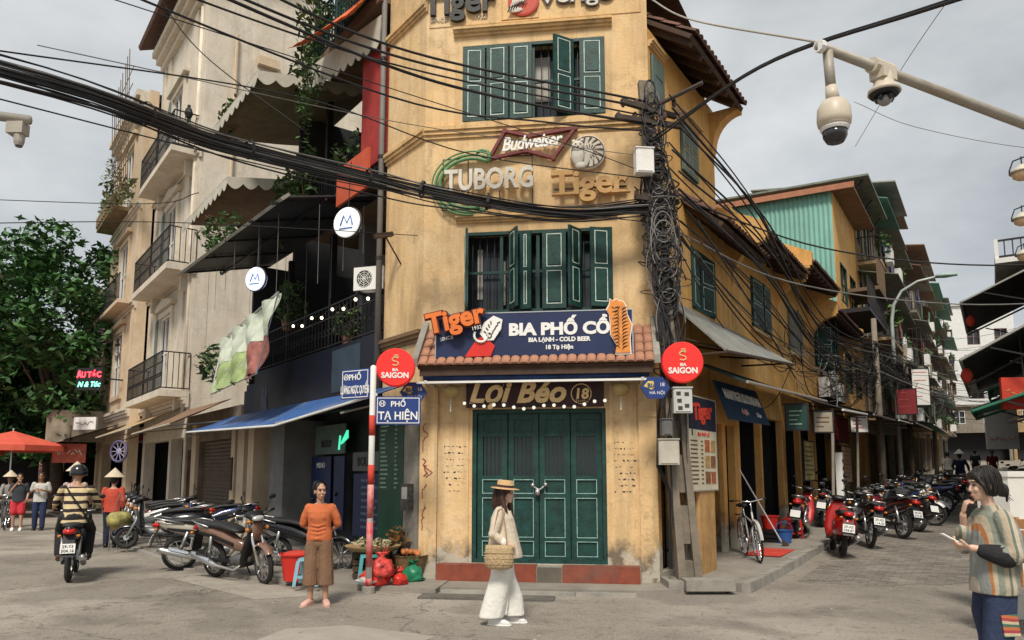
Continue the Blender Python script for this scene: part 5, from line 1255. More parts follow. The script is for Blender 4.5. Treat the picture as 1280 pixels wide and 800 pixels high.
MB(F).box(-.55, .55, -.03, .03, 2.0, 2.7).build('board', mat('coral_board', (.55, .12, .08), .6, var=.3, scale=6), R); scrawl(F, -.45, .45, 2.25, .3, -.035, R, SIGNW); m = MB(F); m.tube([(0, 0, 2.7), (0, 0, 3.4)], .02, 4); m.build('hanger', IRON, R)
R = thing('shop_sign', 'cream and red shop board under the tree', 'sign', place(-17.3, 31, 2.9)); F = place(-17.3, 31, 0, .5)
MB(F).box(-1.9, 1.9, -.04, .04, 2.9, 4.2).build('board', mat('aged_cream_board', (.45, .38, .28), .7, var=.25), R); m = MB(F); m.box(.9, 1.8, -.05, -.041, 3.0, 4.1); m.build('red_panel', MATS['faded_red_print'], R); m = MB(F); m.tube([(0, .04, 3.5), (0, 2.5, 3.5)], .04, 4); m.split('bracket', IRON, R)
for lab, x0, x1, y, z, mt_ in (('dark awning over the shops beside the villa', -27, -20.8, -.5, 2.9, BLACK_C), ('dark green awning under the tree', -34, -27.2, -.6, 2.9, mat('deep_green_canvas', (.015, .05, .04), .8)), ('charcoal awning at the bend of the left street', -42.5, -34.3, -.3, 2.8, BLACK_C)):
 R = thing('awning', lab, 'awning', FL @ Matrix.Translation(((x0 + x1) / 2, y, z)))
 sagged(FL, [(x0, y - .05, z + .6), (x1, y - .05, z + .6)], [(x0, y - 2.0, z - .1), (x1, y - 2.0, z - .1)], 8, 3, .05).build('cloth', mt_, R, smooth=True); m = MB(FL); m.tube([(x0, y - 2, z - .12), (x1, y - 2, z - .12)], .03, 4); m.build('edge_bar', GALV, R)

# trees
def tree(label, x, y, h, r, zc, seed, n=13000):
 rn = random.Random(seed); Rr = thing('street_tree', label, 'tree', place(x, y, 0), 'trees at the end of the left street')
 m = MB(); m.tube([(x, y, -.1), (x + .15, y, 1.5), (x - .05, y, 3.2), (x + .1, y, 5)], [.34, .26, .22, .18], 8)
 tips = []
 for i in range(11):
  a = rn.uniform(0, 6.3); z0 = rn.uniform(2.6, 5); d = rn.uniform(.45, .95) * r; zt = rn.uniform(zc - 2.2, h - 1.5)
  p2 = (x + d * cos(a), y + d * sin(a), zt); tips.append(p2); m.tube([(x, y, z0), (x + d * .4 * cos(a), y + d * .4 * sin(a), z0 + (zt - z0) * .55), p2], [.13, .08, .02], 6)
 m.build('trunk', BARK, Rr, smooth=True)
 m = MB(); clumps = []
 for i in range(95):
  while True:
   d = Vector((rn.uniform(-1, 1), rn.uniform(-1, 1), rn.uniform(-1, 1)))
   if d.length < 1: break
  d = d.normalized() * (d.length ** .45)
  zz = zc + d.z * (h - zc) * .92; k = rn.uniform(.7, 1.35)
  clumps.append(((x + d.x * r * (1.05 - .25 * max(0, d.z)), y + d.y * r, zz), k))
 for c, k in clumps: leaves(m, c, (k * 1.15, k * 1.15, k * .75), n // 95, .17, rn, shell=.25)
 m.build('crown', LEAF2, Rr)
tree('tall leafy street tree beside the cream villa', -20.0, 32.5, 13.2, 4.0, 7.4, 5, 19000)
tree('leafy street tree cut by the left picture edge', -25.6, 33.5, 12.9, 4.4, 7.4, 9, 19000)
tree('low leafy tree behind the red parasol', -23.5, 37.5, 7.5, 4.2, 5.0, 12, 8000)

# ---------------------------------------------------------------- right street beyond the ochre row
def corrugated(F, x0, x1, z0, z1, y, pitch=.16, amp=.025):
 """sheet in the x,z plane with vertical corrugations"""
 m = MB(F); n = int((x1 - x0) / pitch * 4); vs = []
 for i in range(n + 1):
  x = x0 + (x1 - x0) * i / n; d = amp * (1, 0, -1, 0)[i % 4]; vs += [(x, y + d, z0), (x, y + d, z1)]
 return m.add(vs, [(2 * i, 2 * i + 2, 2 * i + 3, 2 * i + 1) for i in range(n)])
SG = FR @ Matrix.Translation((16.35, 0, 0)) @ Matrix.Rotation(radians(-90), 4, 'Z')     # plane facing the camera: x = -inward
R = thing('tin_roofed_house', 'ochre house with turquoise corrugated side wall rising above the row', 'building', FR @ Matrix.Translation((18.5, 0, .6)))
wins = [(17.2, 18.6, 4.4, 5.8), (19.3, 20.7, 4.4, 5.8), (17.2, 18.6, 7.6, 9.0), (19.3, 20.7, 7.6, 9.0), (16.8, 20.9, .6, 3.1)]
MB(FR).wall(16.36, 21.2, 0, 11.25, wins, t=.3).build('wall', Y_OR, R)
m = MB(FR); m.box(16.36, 16.4, .3, 7, 0, 11.2); m.box(21.1, 21.2, .3, 7, 0, 11.2); m.build('side_wall', Y_TRIM, R)
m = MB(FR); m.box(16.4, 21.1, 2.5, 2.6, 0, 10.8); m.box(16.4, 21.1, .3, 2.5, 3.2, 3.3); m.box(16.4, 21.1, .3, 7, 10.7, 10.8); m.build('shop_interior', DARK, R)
for w_ in wins[:4]: window(FR, *w_, R, bars=False)
corrugated(SG, -6.9, -.02, 6.6, 11.3, -.04).build('corrugated_wall', TURQ, R)
m = MB(FR); m.plate([(16.1, -.7, 11.3), (21.4, -.7, 11.3), (21.4, 7.0, 11.5), (16.1, 7.0, 11.5)], .06); m.build('roof', mat('rusty_tin', (.24, .15, .10), .7, .2, var=.3), R)
m = MB(FR); m.plate([(16.05, -.75, 11.36), (16.1, -.75, 11.36), (16.1, 7.0, 11.57), (16.05, 7.0, 11.57)], .2); m.build('roof_edge', mat('terracotta_edge', (.38, .16, .09), .7, var=.2), R)
corrugated(SG, -7.5, .3, 11.5, 11.85, .9, .2).build('upper_wall', mat('red_yellow_corrugated', (.42, .13, .06), .6, var=.5, scale=.8), R)
m = MB(FR); m.plate([(16.9, -1.1, 11.85), (22.3, -1.1, 11.85), (22.3, 7.5, 12.1), (16.9, 7.5, 12.1)], .07); m.build('upper_roof', mat('grey_green_tin', (.18, .20, .16), .6, .2, var=.3), R)
m = MB(FR)
for x in (17.3, 19.6, 22.0): m.tube([(x, -.9, 11.82), (x, -.5, 11.3)], .04, 4)
m.split('roof_post', IRON, R)
m = MB(FR); railing(m, flv(16.6, -.9), flv(21, -.9), 7.2, 1.0, .14, .014); m.box(16.6, 21, -.95, 0, 7.0, 7.15); m.build('balcony', IRON, R)
m = MB(FR); railing(m, flv(18.6, -1.0), flv(21, -1.0), 8.3, 1.2, .16, .014); m.box(18.6, 21, -1.05, 0, 8.15, 8.28); m.build('balcony', mat('brown_rail', (.15, .10, .06), .8), R)
# narrow tube houses down the street
TINS = [ALUZ, MATS['rusty_tin'], MATS['grey_green_tin'], mat('green_tin', (.10, .26, .20), .6, var=.3)]
HW = [wallmat('house_a', (.40, .27, .14), (.5, .37, .22), (.12, .09, .06), amt=.7), wallmat('house_b', (.33, .30, .25), (.42, .40, .34), (.1, .09, .07), amt=.7), wallmat('house_c', (.42, .22, .11), (.46, .3, .17), (.1, .07, .05), amt=.7), wallmat('house_d', (.22, .19, .15), (.3, .27, .22), (.08, .07, .05), amt=.6)]
CLOTH = [mat('laundry_%d' % i, c, .85, var=.2) for i, c in enumerate(((.5, .48, .45), (.35, .08, .06), (.06, .12, .3), (.45, .32, .08), (.08, .2, .12)))]
def tube_house(i, t0, t1, h, seed, lab):
 rn = random.Random(seed); zb = gz(*P2(FR, t0, 0)); F = FR @ Matrix.Translation((0, rn.uniform(-.25, .25), 0))
 Rr = thing('tube_house', lab, 'building', F @ Matrix.Translation(((t0 + t1) / 2, 0, zb)), 'narrow houses lining the right street')
 fl = int(h / 3.1); ops = [(t0 + .3, t1 - .3, zb, zb + 2.6)]; wz = []
 for k in range(1, fl): z = zb + k * 3.1 + .9; ops.append((t0 + .5, (t0 + t1) / 2 - .15, z, z + 1.5)); ops.append(((t0 + t1) / 2 + .15, t1 - .5, z, z + 1.5)); wz.append(z)
 wm = HW[i % 4]
 MB(F).wall(t0, t1, zb - .5, zb + h, ops, t=.25).build('wall', wm, Rr)
 m = MB(F); m.box(t0, t0 + .06, .25, 8, zb - .5, zb + h); m.box(t1 - .06, t1, .25, 8, zb - .5, zb + h); m.build('side_wall', wm, Rr)
 m = MB(F); m.box(t0 + .07, t1 - .07, 2, 2.1, zb - .5, zb + h - .1); m.box(t0 + .07, t1 - .07, .25, 8, zb + h - .3, zb + h - .1); m.box(t0 + .07, t1 - .07, .25, 2, zb + 2.7, zb + 2.9); m.build('shop_interior', DARK, Rr)
 for o_ in ops[1:]: window(F, *o_, Rr, bars=False)
 yo = -rn.uniform(.8, 1.3)
 m = MB(F); m.plate([(t0 - .1, yo - .3, zb + h - .1), (t1 + .1, yo - .3, zb + h - .1), (t1 + .1, 4, zb + h + .7), (t0 - .1, 4, zb + h + .7)], .05); m.build('tin_roof', TINS[rn.randrange(4)], Rr)
 for k, z in enumerate(wz):
  zf = z - .9; d = -rn.uniform(.7, 1.15)
  b = MB(F).box(t0 + .15, t1 - .15, d, 0, zf - .12, zf).build('balcony', wm, Rr)
  m = MB(F); H_ = rn.choice((1.0, 1.0, 2.1)); railing(m, flv(t0 + .2, d + .04), flv(t1 - .2, d + .04), zf, H_, .16, .016); railing(m, flv(t0 + .2, d + .04), flv(t0 + .2, 0), zf, H_, .16, .016); m.build('cage', mat('rust_iron', (.06, .045, .035), .7, .2, var=.4), b)
  if rn.random() < .75:
   aw = MB(F); zz = z + 1.75; aw.plate([(t0, d - .35, zz - .25), (t1, d - .35, zz - .25), (t1, 0, zz + .1), (t0, 0, zz + .1)], .03); aw.build('tin_awning', TINS[rn.randrange(4)], b)
  for q in range(rn.randrange(2, 6)):
   x = rn.uniform(t0 + .3, t1 - .7); w_ = rn.uniform(.3, .7); hh = rn.uniform(.4, .9)
   MB(F).obox((x + w_ / 2, d - .03, zf + 1.0 - hh / 2 + rn.uniform(-.2, .5)), (w_, .02, hh), (rn.uniform(-.06, .06), 0, 0)).build('laundry', CLOTH[rn.randrange(5)], b)
  if rn.random() < .7: m = MB(F); leaves(m, (rn.uniform(t0 + .6, t1 - .6), d, zf + .9), (.8, .3, .5), 120, .12, rn, 0); m.build('plants', LEAF, b)
  if rn.random() < .8: m = MB(F); x = rn.uniform(t0 + .4, t1 - 1.1); m.box(x, x + .8, d - .28, d - .02, zf + .1, zf + .7); m.build('air_conditioner_case', WHITE, b)
 m = MB(F)
 for q in range(5): x = rn.uniform(t0, t1); m.tube([(x, -.08, zb + 2.8), (x + rn.uniform(-.2, .2), -.1, zb + h - .4)], .03, 5)
 m.split('pipe', GALV, Rr)
 return Rr
labs = ['brown tube house beyond the turquoise corrugated wall', 'grey tube house behind the white street light', 'rust coloured tube house with caged balconies mid street', 'dark tube house with tin roof further down the street', 'ochre brown tube house with laundry far down the street', 'grey tube house far along the right street', 'rusty tube house near the bend of the street', 'dark narrow house almost at the bend', 'tan narrow house at the bend of the street', 'last grey narrow house before the white block']
t = 21.3
for i, (w_, h) in enumerate(((4.6, 12.4), (4.2, 12.9), (4.5, 11.8), (4.8, 12.9), (4.6, 12.2), (5, 13.8), (5.5, 13.4), (6, 14.5), (7, 14.6), (9, 15.5))):
 tube_house(i, t, t + w_ - .05, h, 40 + i, labs[i]); t += w_
# canopies along the ground floors
for i, (a, b_, zo, yo, mt_, lab) in enumerate(((7.45, 11.2, 3.0, -1.35, BLACK_C, 'charcoal canopy with pale rail after the navy shop sign'), (11.3, 16.2, 3.15, -1.5, BLACK_C, 'charcoal canopy over the shop with the red board'), (16.4, 21.1, 3.3, -1.6, ALUZ, 'grey tin canopy under the turquoise walled house'), (21.4, 30, 3.5, -1.7, BLACK_C, 'dark canopy below the brown tube house'), (30, 45, 3.9, -1.8, GREEN_C, 'dull green canopy far down the right street'))):
 R = thing('awning', lab, 'awning', FR @ Matrix.Translation(((a + b_) / 2, 0, zo)))
 sagged(FR, [(a, -.03, zo + .55), (b_, -.03, zo + .62)], [(a, yo, zo + .02), (b_, yo, zo + .17)], 8, 3, .04).build('cloth', mt_, R, smooth=True)
 m = MB(FR); m.tube([(a, yo - .01, zo), (b_, yo - .01, zo + .15)], .028, 5); m.build('edge_rail', STEEL if i % 2 else WHITE, R)
 m = MB(FR)
 for x in (a + .2, (a + b_) / 2, b_ - .2): m.tube([(x, yo, zo + .05), (x, -.02, zo + .2)], .018, 4)
 m.split('arm', IRON, R)
# shop boards, posts on the right pavement
def flat_board(label, F, x0, x1, z0, z1, y, mt_, lines=None, lm=None, big=None, bm=None, name='shop_board'):
 Rr = thing(name, label, 'sign', F @ Matrix.Translation(((x0 + x1) / 2, y, z0)))
 MB(F).box(x0, x1, y - .02, y + .02, z0, z1).build('board', mt_, Rr)
 m = MB(F); m.outline(x0 - .02, x1 + .02, z0 - .02, z1 + .02, y - .028, y + .028, .03); m.build('frame', IRON, Rr)
 if lines:
  m = MB(F)
  for i in range(lines): z = z1 - .12 - (z1 - z0 - .16) * i / lines; m.box(x0 + .06, x0 + .06 + (x1 - x0 - .12) * rnd.uniform(.5, 1), y - .026, y - .021, z - .025, z)
  t = m.build('writing', lm, Rr); t['kind'] = 'stuff'
 if big: lettering(big, (z1 - z0) * .45, F, (x0 + x1) / 2, z0 + (z1 - z0) * .3, y - .024, Rr, bm, ext=.003, bold=.004)
 return Rr
BRP = MATS['brown_print']
flat_board('yellowish menu board hanging in the second shop', FR, 7.6, 8.75, 1.45, 2.35, -.45, mat('yellow_menu', (.32, .26, .10), .6, var=.3, scale=6), 7, BRP)
flat_board('orange and cream price board beside the parked motorbikes', FR, 11.6, 13.2, 1.35, 2.35, -.6, mat('orange_cream_board', (.50, .38, .26), .6, var=.2), 7, mat('orange_print', (.5, .12, .04), .6))
flat_board('dark red shop board above the motorbikes', FR, 10.6, 13.6, 2.5, 3.2, -.5, mat('dark_red_board', (.20, .018, .02), .6, var=.2), 4, mat('dim_red_print', (.35, .06, .05), .6))
flat_board('small red and white sign hanging under the canopy', FR @ Matrix.Translation((11.6, -1.1, 0)) @ Matrix.Rotation(radians(-70), 4, 'Z'), -.22, .22, 2.7, 3.15, 0, SIGNW, 3, MATS['red_letter'])
flat_board('dark shop sign with pale letters beside the navy shop sign', FR @ Matrix.Translation((5.0, -.9, 0)) @ Matrix.Rotation(radians(-75), 4, 'Z'), -.2, .2, 2.45, 2.95, 0, GREEN_D, 4, MATS['pale_green_print'])
flat_board('crumpled white banner under the second canopy', FR @ Matrix.Translation((7.1, -1.0, 0)) @ Matrix.Rotation(radians(-65), 4, 'Z'), -.2, .2, 2.5, 2.95, 0, mat('dim_banner', (.30, .26, .2), .8, var=.3), 3, BRP)
flat_board('tall white lightbox sign further down the street', FR @ Matrix.Translation((22, -1.9, 0)) @ Matrix.Rotation(radians(-70), 4, 'Z'), -.3, .3, 4.2, 5.6, 0, SIGNW, 4, MATS['red_letter'])
flat_board('maroon lightbox sign down the street beside the white one', FR @ Matrix.Translation((19.5, -1.6, 0)) @ Matrix.Rotation(radians(-70), 4, 'Z'), -.32, .32, 3.7, 4.6, 0, MATS['dark_red_board'], 3, mat('dim_red_print', (.35, .06, .05), .6))
R = thing('marker_post', 'black and white lettered post between the parked motorbikes', 'post', FR @ Matrix.Translation((9.0, -.95, .35)))
m = MB(FR); m.box(8.92, 9.08, -1.05, -.9, .25, 2.1); m.split('post', SIGNW, R); m = MB(FR)
for i in range(9): m.box(8.94, 9.06, -1.056, -1.051, .5 + i * .17, .58 + i * .17)
m.split('band', BLACK, R)
for i, (t_, lab) in enumerate(((7.7, 'pale pipe post at the edge of the pavement under the first canopy'), (11.3, 'thin pipe post under the red board'), (16.3, 'steel pipe post below the turquoise walled house'))):
 R = thing('canopy_post', lab, 'post', FR @ Matrix.Translation((t_, -1.0, .3)), 'canopy posts'); m = MB(FR); z = gz(*P2(FR, t_, -1)) + .1; m.tube([(t_, -1.0, z), (t_, -1.1, 3.1)], .035, 6); m.build('tube', GALV, R); m = MB(FR); m.box(t_ - .1, t_ + .1, -1.1, -.9, z, z + .03); m.build('foot', IRON, R)
for i, (t_, lab) in enumerate(((12.4, 'air conditioner under the open green shutters'), (14.0, 'air conditioner under the dark green shutters'), (13.1, 'air conditioner between the two green windows'))): aircon(lab, FR, t_, 3.75 + .25 * (i == 2), -.05, 1.0)
# street light on a goose neck
R = thing('street_light', 'white goose neck street light in front of the tube houses', 'street light', FR @ Matrix.Translation((21.0, -1.1, 1)))
m = MB(FR); m.tube([(21, -1.15, .7), (21, -1.15, 7.4), (21, -1.25, 8.0), (21, -1.55, 8.5), (21, -2.1, 8.8), (21, -2.8, 8.9)], [.09, .07, .06, .055, .05, .04], 8); m.build('pole', mat('pale_pole_paint', (.42, .46, .44), .5, .2), R, smooth=True)
m = MB(FR); m.hull([(-2.7, 21, 8.9, .12, .06), (-3.0, 21, 8.9, .17, .09), (-3.4, 21, 8.88, .1, .05)], 10, 2.2, 'y'); m.build('lamp_head', mat('green_white_head', (.35, .5, .42), .5), R, smooth=True)
# white block beyond the bend
F = place(54.5, 86, 0, radians(-8)); R = far_block('white apartment block closing the end of the right street', F, -4.5, 4.5, 0, 18.5, mat('white_block_paint', (.66, .66, .64), .7, var=.08), 4, 3, zb=3.0, fr=mat('pink_brown_frame', (.35, .2, .17), .6), wh=1.9)
far_block('low brown house at the street end below the white block', place(50.5, 80, 0, radians(-20)), -7, 3, 0, 6, HW[3], 1, 3, zb=2.9)
far_block('tan house closing the street end on the right', place(60, 78, 0, radians(-30)), -6, 6, 0, 9, HW[0], 1, 3, zb=3.0)
# right-hand row: houses (mostly outside the frame) with awnings reaching over the street
for i, (a, b_, lab) in enumerate(((7, 16, 'house behind the lowest awnings of the right hand row'), (16.1, 30, 'house behind the upper grey awning of the right hand row'), (30.1, 55, 'far house of the right hand row'))):
 F = FR @ Matrix.Translation((0, -6.6, 0)) @ Matrix.Rotation(pi, 4, 'Z'); far_block(lab, F, -b_, -a, 0, 8.2, HW[i], 1, 3, zb=gz(*P2(FR, a, -6.6)))
def right_awning(lab, a, b_, yo, zo, yi, zi, mt_, edge=WHITE):
 Rr = thing('awning', lab, 'awning', FR @ Matrix.Translation(((a + b_) / 2, yi, zo)), 'awnings of the right hand row')
 sagged(FR, [(a, yi, zi), (b_, yi, zi + .1)], [(a, yo, zo), (b_, yo, zo + .1)], 8, 4, .06).build('cloth', mt_, Rr, smooth=True)
 m = MB(FR); m.tube([(a, yo, zo - .03), (b_, yo, zo + .07)], .04, 5); m.tube([(a, yo, zo - .03), (a, yi, zi - .03)], .035, 5); m.tube([(b_, yo, zo), (b_, yi, zi)], .035, 5); m.build('edge_bar', edge, Rr)
 m = MB(FR); m.tube([(a, (yo * .8 + yi * .2), zo + .2), (a, yi, zo - .6)], .025, 4); m.tube([(b_, (yo * .8 + yi * .2), zo + .2), (b_, yi, zo - .6)], .025, 4); m.split('arm', IRON, Rr)
right_awning('highest charcoal awning with grey rim on the right', 15.5, 22, -3.55, 6.75, -6.5, 8.1, BLACK_C, TAUP)
right_awning('dark awning with pale edge below the highest one', 9.0, 15, -3.6, 4.15, -6.5, 5.7, BLACK_C, TAUP)
right_awning('long dark awning with white bars on the right', 15.2, 24, -3.7, 4.75, -6.5, 5.8, BLACK_C, WHITE)
right_awning('bright green awning low on the right', 9.0, 12.5, -3.75, 3.0, -6.4, 3.9, GREEN_C, GREEN_C)
right_awning('crumpled green tarpaulin above the red sign on the right', 11, 15, -4.1, 3.65, -6.4, 4.6, mat('emerald_tarp', (.03, .24, .13), .6, var=.4, scale=3), GREEN_C)
right_awning('white awning far down on the right side', 24, 32, -3.5, 4.2, -6.4, 5.0, CANVAS, WHITE)
right_awning('blue awning with white stripes on the right', 13.5, 16, -4.5, 3.05, -6.4, 3.6, mat('striped_blue', (.05, .12, .34), .7, var=.6, scale=12), WHITE)
right_awning('grey tin awning far down the right hand row', 26, 36, -3.2, 5.6, -6.4, 6.6, ALUZ, GALV)
for lab, t_, y, z, mt_, tx in (('red shop sign under the green tarpaulin on the right', 9.5, -4.75, 3.0, RED_C, 'x'), ('white hanging sheet sign further down on the right', 19, -4.35, 2.4, SIGNW, '')):
 F = FR @ Matrix.Translation((t_, y, 0)) @ Matrix.Rotation(radians(-62), 4, 'Z'); R = thing('shop_sign', lab, 'sign', F @ Matrix.Translation((0, 0, z))); MB(F).box(-.5, .5, -.04, .04, z, z + (.7 if tx else 1.3)).build('board', mt_, R)
 scrawl(F, -.4, .4, z + .25, .2, -.045, R, mat('dim_yellow', (.5, .3, .1), .6) if tx else MATS['red_letter'])
 m = MB(F); m.tube([(0, 0, z + .7), (0, .05, z + 1.6)], .02, 4); m.build('hanger', IRON, R)
for lab, t_, y, z in (('red silk lantern under the highest awning', 16.5, -3.75, 6.3), ('red silk lantern at the tip of the second awning', 9.8, -3.68, 3.85)):
 R = thing('lantern', lab, 'lantern', FR @ Matrix.Translation((t_, y, z)), 'red lanterns'); m = MB(FR); m.lathe([(.05, -.17), (.10, -.1), (.13, 0), (.10, .1), (.05, .17)], 12, (t_, y, z)); m.build('silk_body', RED_C, R, smooth=True); m = MB(FR); m.tube([(t_, y, z + .17), (t_, y, z + .5)], .01, 4); m.build('cord', CABLE, R)
# roof gallery of the right-hand row
R = thing('roof_gallery', 'white railed roof gallery above the highest awning', 'balcony', FR @ Matrix.Translation((18, -5.5, 8.3)))
m = MB(FR); m.box(15.6, 22, -6.5, -4.5, 7.8, 7.95); m.build('slab', WHITE, R); m = MB(FR); railing(m, flv(15.7, -4.55), flv(22, -4.55), 7.95, .55, .2, .022); railing(m, flv(15.7, -6.4), flv(15.7, -4.55), 7.95, .55, .2, .022); m.build('railing', IRON, R)
m = MB(FR); m.box(15.66, 15.74, -4.6, -4.5, 7.95, 8.55); m.split('post', WHITE, R)

# ---------------------------------------------------------------- utility pole, cables, cameras, lamps
def pole_at(z): return Vector((2.45 - .062 * z, 10.42 + .01 * z, z))
R = thing('utility_pole', 'weathered concrete utility pole leaning at the corner house', 'utility pole', place(2.45, 10.42, 0))
for sx in (-1, 1):
 m = MB(); rings = []
 for z in (0.0, 2, 4, 6, 7.45):
  c = pole_at(z); w_ = .165 - .010 * z; d = .11 - .006 * z; x0, x1 = (c.x + sx * w_, c.x + sx * w_ * .35)
  rings.append([(x0, c.y - d, z), (x1, c.y - d, z), (x1, c.y + d, z), (x0, c.y + d, z)])
 m.loft(rings); m.build('shaft', CONC_P, R)
for z in (.15, .9, 1.6, 2.3, 3.0, 3.7, 4.4, 5.1, 5.8, 6.5, 7.2): m = MB(); c = pole_at(z); w_ = (.165 - .01 * z) * .4; m.box(c.x - w_, c.x + w_, c.y - .07 + .005 * z, c.y + .09 - .005 * z, z - .26, z + .26); m.build('web', CONC_P, R)
m = MB(); m.box(2.1, 2.85, 10.15, 10.7, .0, .16); m.box(2.3, 2.95, 10.0, 10.3, .06, .2); m.build('plinth', CONC, R)
for z, l_ in ((6.75, 1.1), (6.95, .9), (5.55, .7)):
 c = pole_at(z); m = MB(); m.obox((c.x, c.y - .14, z), (l_, .07, .07), (0, .12 if z > 6.9 else 0, .3)); m.build('cross_arm', mat('rust_steel', (.07, .055, .045), .7, .4, var=.3), R)
 for k in (-.42, -.2, .2, .42): m = MB(); m.lathe([(.02, 0), (.035, .03), (.035, .1), (.015, .12)], 8, (c.x + k * l_, c.y - .14, z + .03)); m.build('insulator', mat('brown_ceramic', (.10, .05, .035), .3), R)
m = MB(); c = pole_at(7.1); m.plate([(c.x + .15, c.y - .2, 7.0), (c.x + .75, c.y - .35, 7.25), (c.x + .78, c.y - .28, 7.32), (c.x + .15, c.y - .1, 7.07)], .04); m.build('bracket_arm', MATS['rust_steel'], R)
rnc = random.Random(21)
def boxthing(name, label, cat, c, s, mt_, rz=0, lid=True, extra=None):
 F = place(c[0], c[1], 0, rz); Rr = thing(name, label, cat, F @ Matrix.Translation((0, 0, c[2]))); m = MB(F); m.box(-s[0] / 2, s[0] / 2, -s[1] / 2, s[1] / 2, c[2], c[2] + s[2]); m.build('case', mt_, Rr)
 if lid: m = MB(F); m.box(-s[0] / 2 + .02, s[0] / 2 - .02, -s[1] / 2 - .012, -s[1] / 2, c[2] + .02, c[2] + s[2] - .02); m.box(-s[0] / 2 - .01, s[0] / 2 + .01, -s[1] / 2 - .02, s[1] / 2, c[2] + s[2], c[2] + s[2] + .015); m.build('lid', mt_, Rr)
 if extra: extra(F, Rr, c, s)
 m = MB(F); m.tube([(-s[0] * .3, s[1] / 2 - .02, c[2] + s[2] / 2), (0, s[1] / 2 + .06, c[2] + s[2] / 2)], .012, 4); m.build('strap', IRON, Rr)
 return Rr
BOXG = mat('beige_box_paint', (.46, .43, .36), .6, var=.15, dirt=(.2, .15, .1), dirt_amt=.5)
boxthing('junction_box', 'white junction box high on the utility pole', 'box', (1.9, 10.2, 5.88), (.26, .16, .36), WHITE, .1)
def stickers(F, Rr, c, s):
 m = MB(F)
 for i, (x, z) in enumerate(((-.06, .26), (.05, .25), (-.05, .16), (.05, .09), (-.04, .06))): m.box(x - .03, x + .03, -s[1] / 2 - .017, -s[1] / 2 - .0125, c[2] + z - .02, c[2] + z + .03)
 m.split('sticker', MATS['black_marker'], Rr)
boxthing('meter_box', 'grey electricity meter box with stickers on the utility pole', 'box', (2.33, 10.08, 2.42), (.25, .14, .34), mat('pale_grey_box', (.50, .50, .48), .6, var=.12), -.05, True, stickers)
boxthing('meter_box', 'beige meter box lower on the utility pole', 'box', (2.14, 10.15, 1.72), (.27, .18, .34), BOXG, -.1)
boxthing('meter_box', 'small dark switch box between the two meter boxes', 'box', (2.12, 10.18, 2.12), (.14, .12, .22), mat('dark_grey_box', (.12, .12, .12), .6), .1)
def cpath(pts, n=26):
 """smooth path through points (Catmull-Rom)"""
 P = [Vector(p) for p in pts]; P = [P[0] * 2 - P[1]] + P + [P[-1] * 2 - P[-2]]; out = []
 segs = len(P) - 3
 for s in range(segs):
  k = max(3, n // segs)
  for i in range(k + (s == segs - 1)):
   t_ = i / k; a, b, c, d = P[s:s + 4]
   out.append(.5 * ((2 * b) + (c - a) * t_ + (2 * a - 5 * b + 4 * c - d) * t_ * t_ + (3 * b - a - 3 * c + d) * t_ ** 3))
 return out
# cable tangle wrapped on the pole
R = thing('cable_tangle', 'dense tangle of looped black cables wrapped round the utility pole', 'cables', place(2.1, 10.3, 3.9))
m = MB(); m2 = MB()
for i in range(150):
 z0 = min(7.3, max(3.4, rnc.gauss(5.6, .85))); c = pole_at(z0); r_ = rnc.uniform(.12, .30) * (1.15 if z0 < 6 else .75); a0 = rnc.uniform(0, 6.3); sp = rnc.uniform(2.5, 7.5); dz = rnc.uniform(-.55, .3)
 ex = rnc.uniform(.8, 1.2); pts = [(c.x + r_ * cos(a0 + sp * k / 9) * ex + .05, c.y - .05 + r_ * .55 * sin(a0 + sp * k / 9), z0 + dz * k / 9 + rnc.uniform(-.03, .03)) for k in range(10)]
 if i % 5 < 3: h_ = r_ * rnc.uniform(.8, 2.2); yy = rnc.uniform(-.26, -.1); pts = [(c.x + .04 + r_ * .8 * cos(a0 + sp * k / 9), c.y + yy + .02 * k / 9, z0 - h_ * .6 + h_ * sin(a0 + sp * k / 9)) for k in range(10)]
 (m2 if rnc.random() < .22 else m).tube(cpath(pts, 27), rnc.uniform(.006, .013), 4, False)
for i in range(30):
 z0 = rnc.uniform(3.8, 6.2); c = pole_at(z0); ln = rnc.uniform(1.2, 3.2); x = rnc.uniform(-.16, .16)
 m.tube([(c.x + x + rnc.uniform(-.05, .05) + .062 * k * ln / 6, c.y - .13 + rnc.uniform(-.05, .03), z0 - ln * k / 6) for k in range(7)], rnc.uniform(.006, .014), 4, False)
o = m.build('black_loops', CABLE, R); o['kind'] = 'stuff'; o = m2.build('grey_loops', CABLE_G, R); o['kind'] = 'stuff'
m = MB()
for i in range(3): c = pole_at(1.2 + .2 * i); m.tube([(c.x - .2 + .03 * i, c.y - .05, 3.3), (c.x - .33 + .02 * i, c.y - .1, 2.4), (c.x - .36 + .03 * i, c.y - .1, 1.7), (c.x - .2 + .02 * i, c.y - .1, 1.35), (c.x - .18, c.y - .05, .3)], .014, 5)
m.build('down_cables', CABLE, R)
def cable(label, pts, r, mt_=CABLE, group='overhead cables', n=26):
 m = MB(); m.tube(cpath(pts, n), r, 5, True); return tag(m.build('overhead_cable', mt_, None, True), label, 'cable', group)
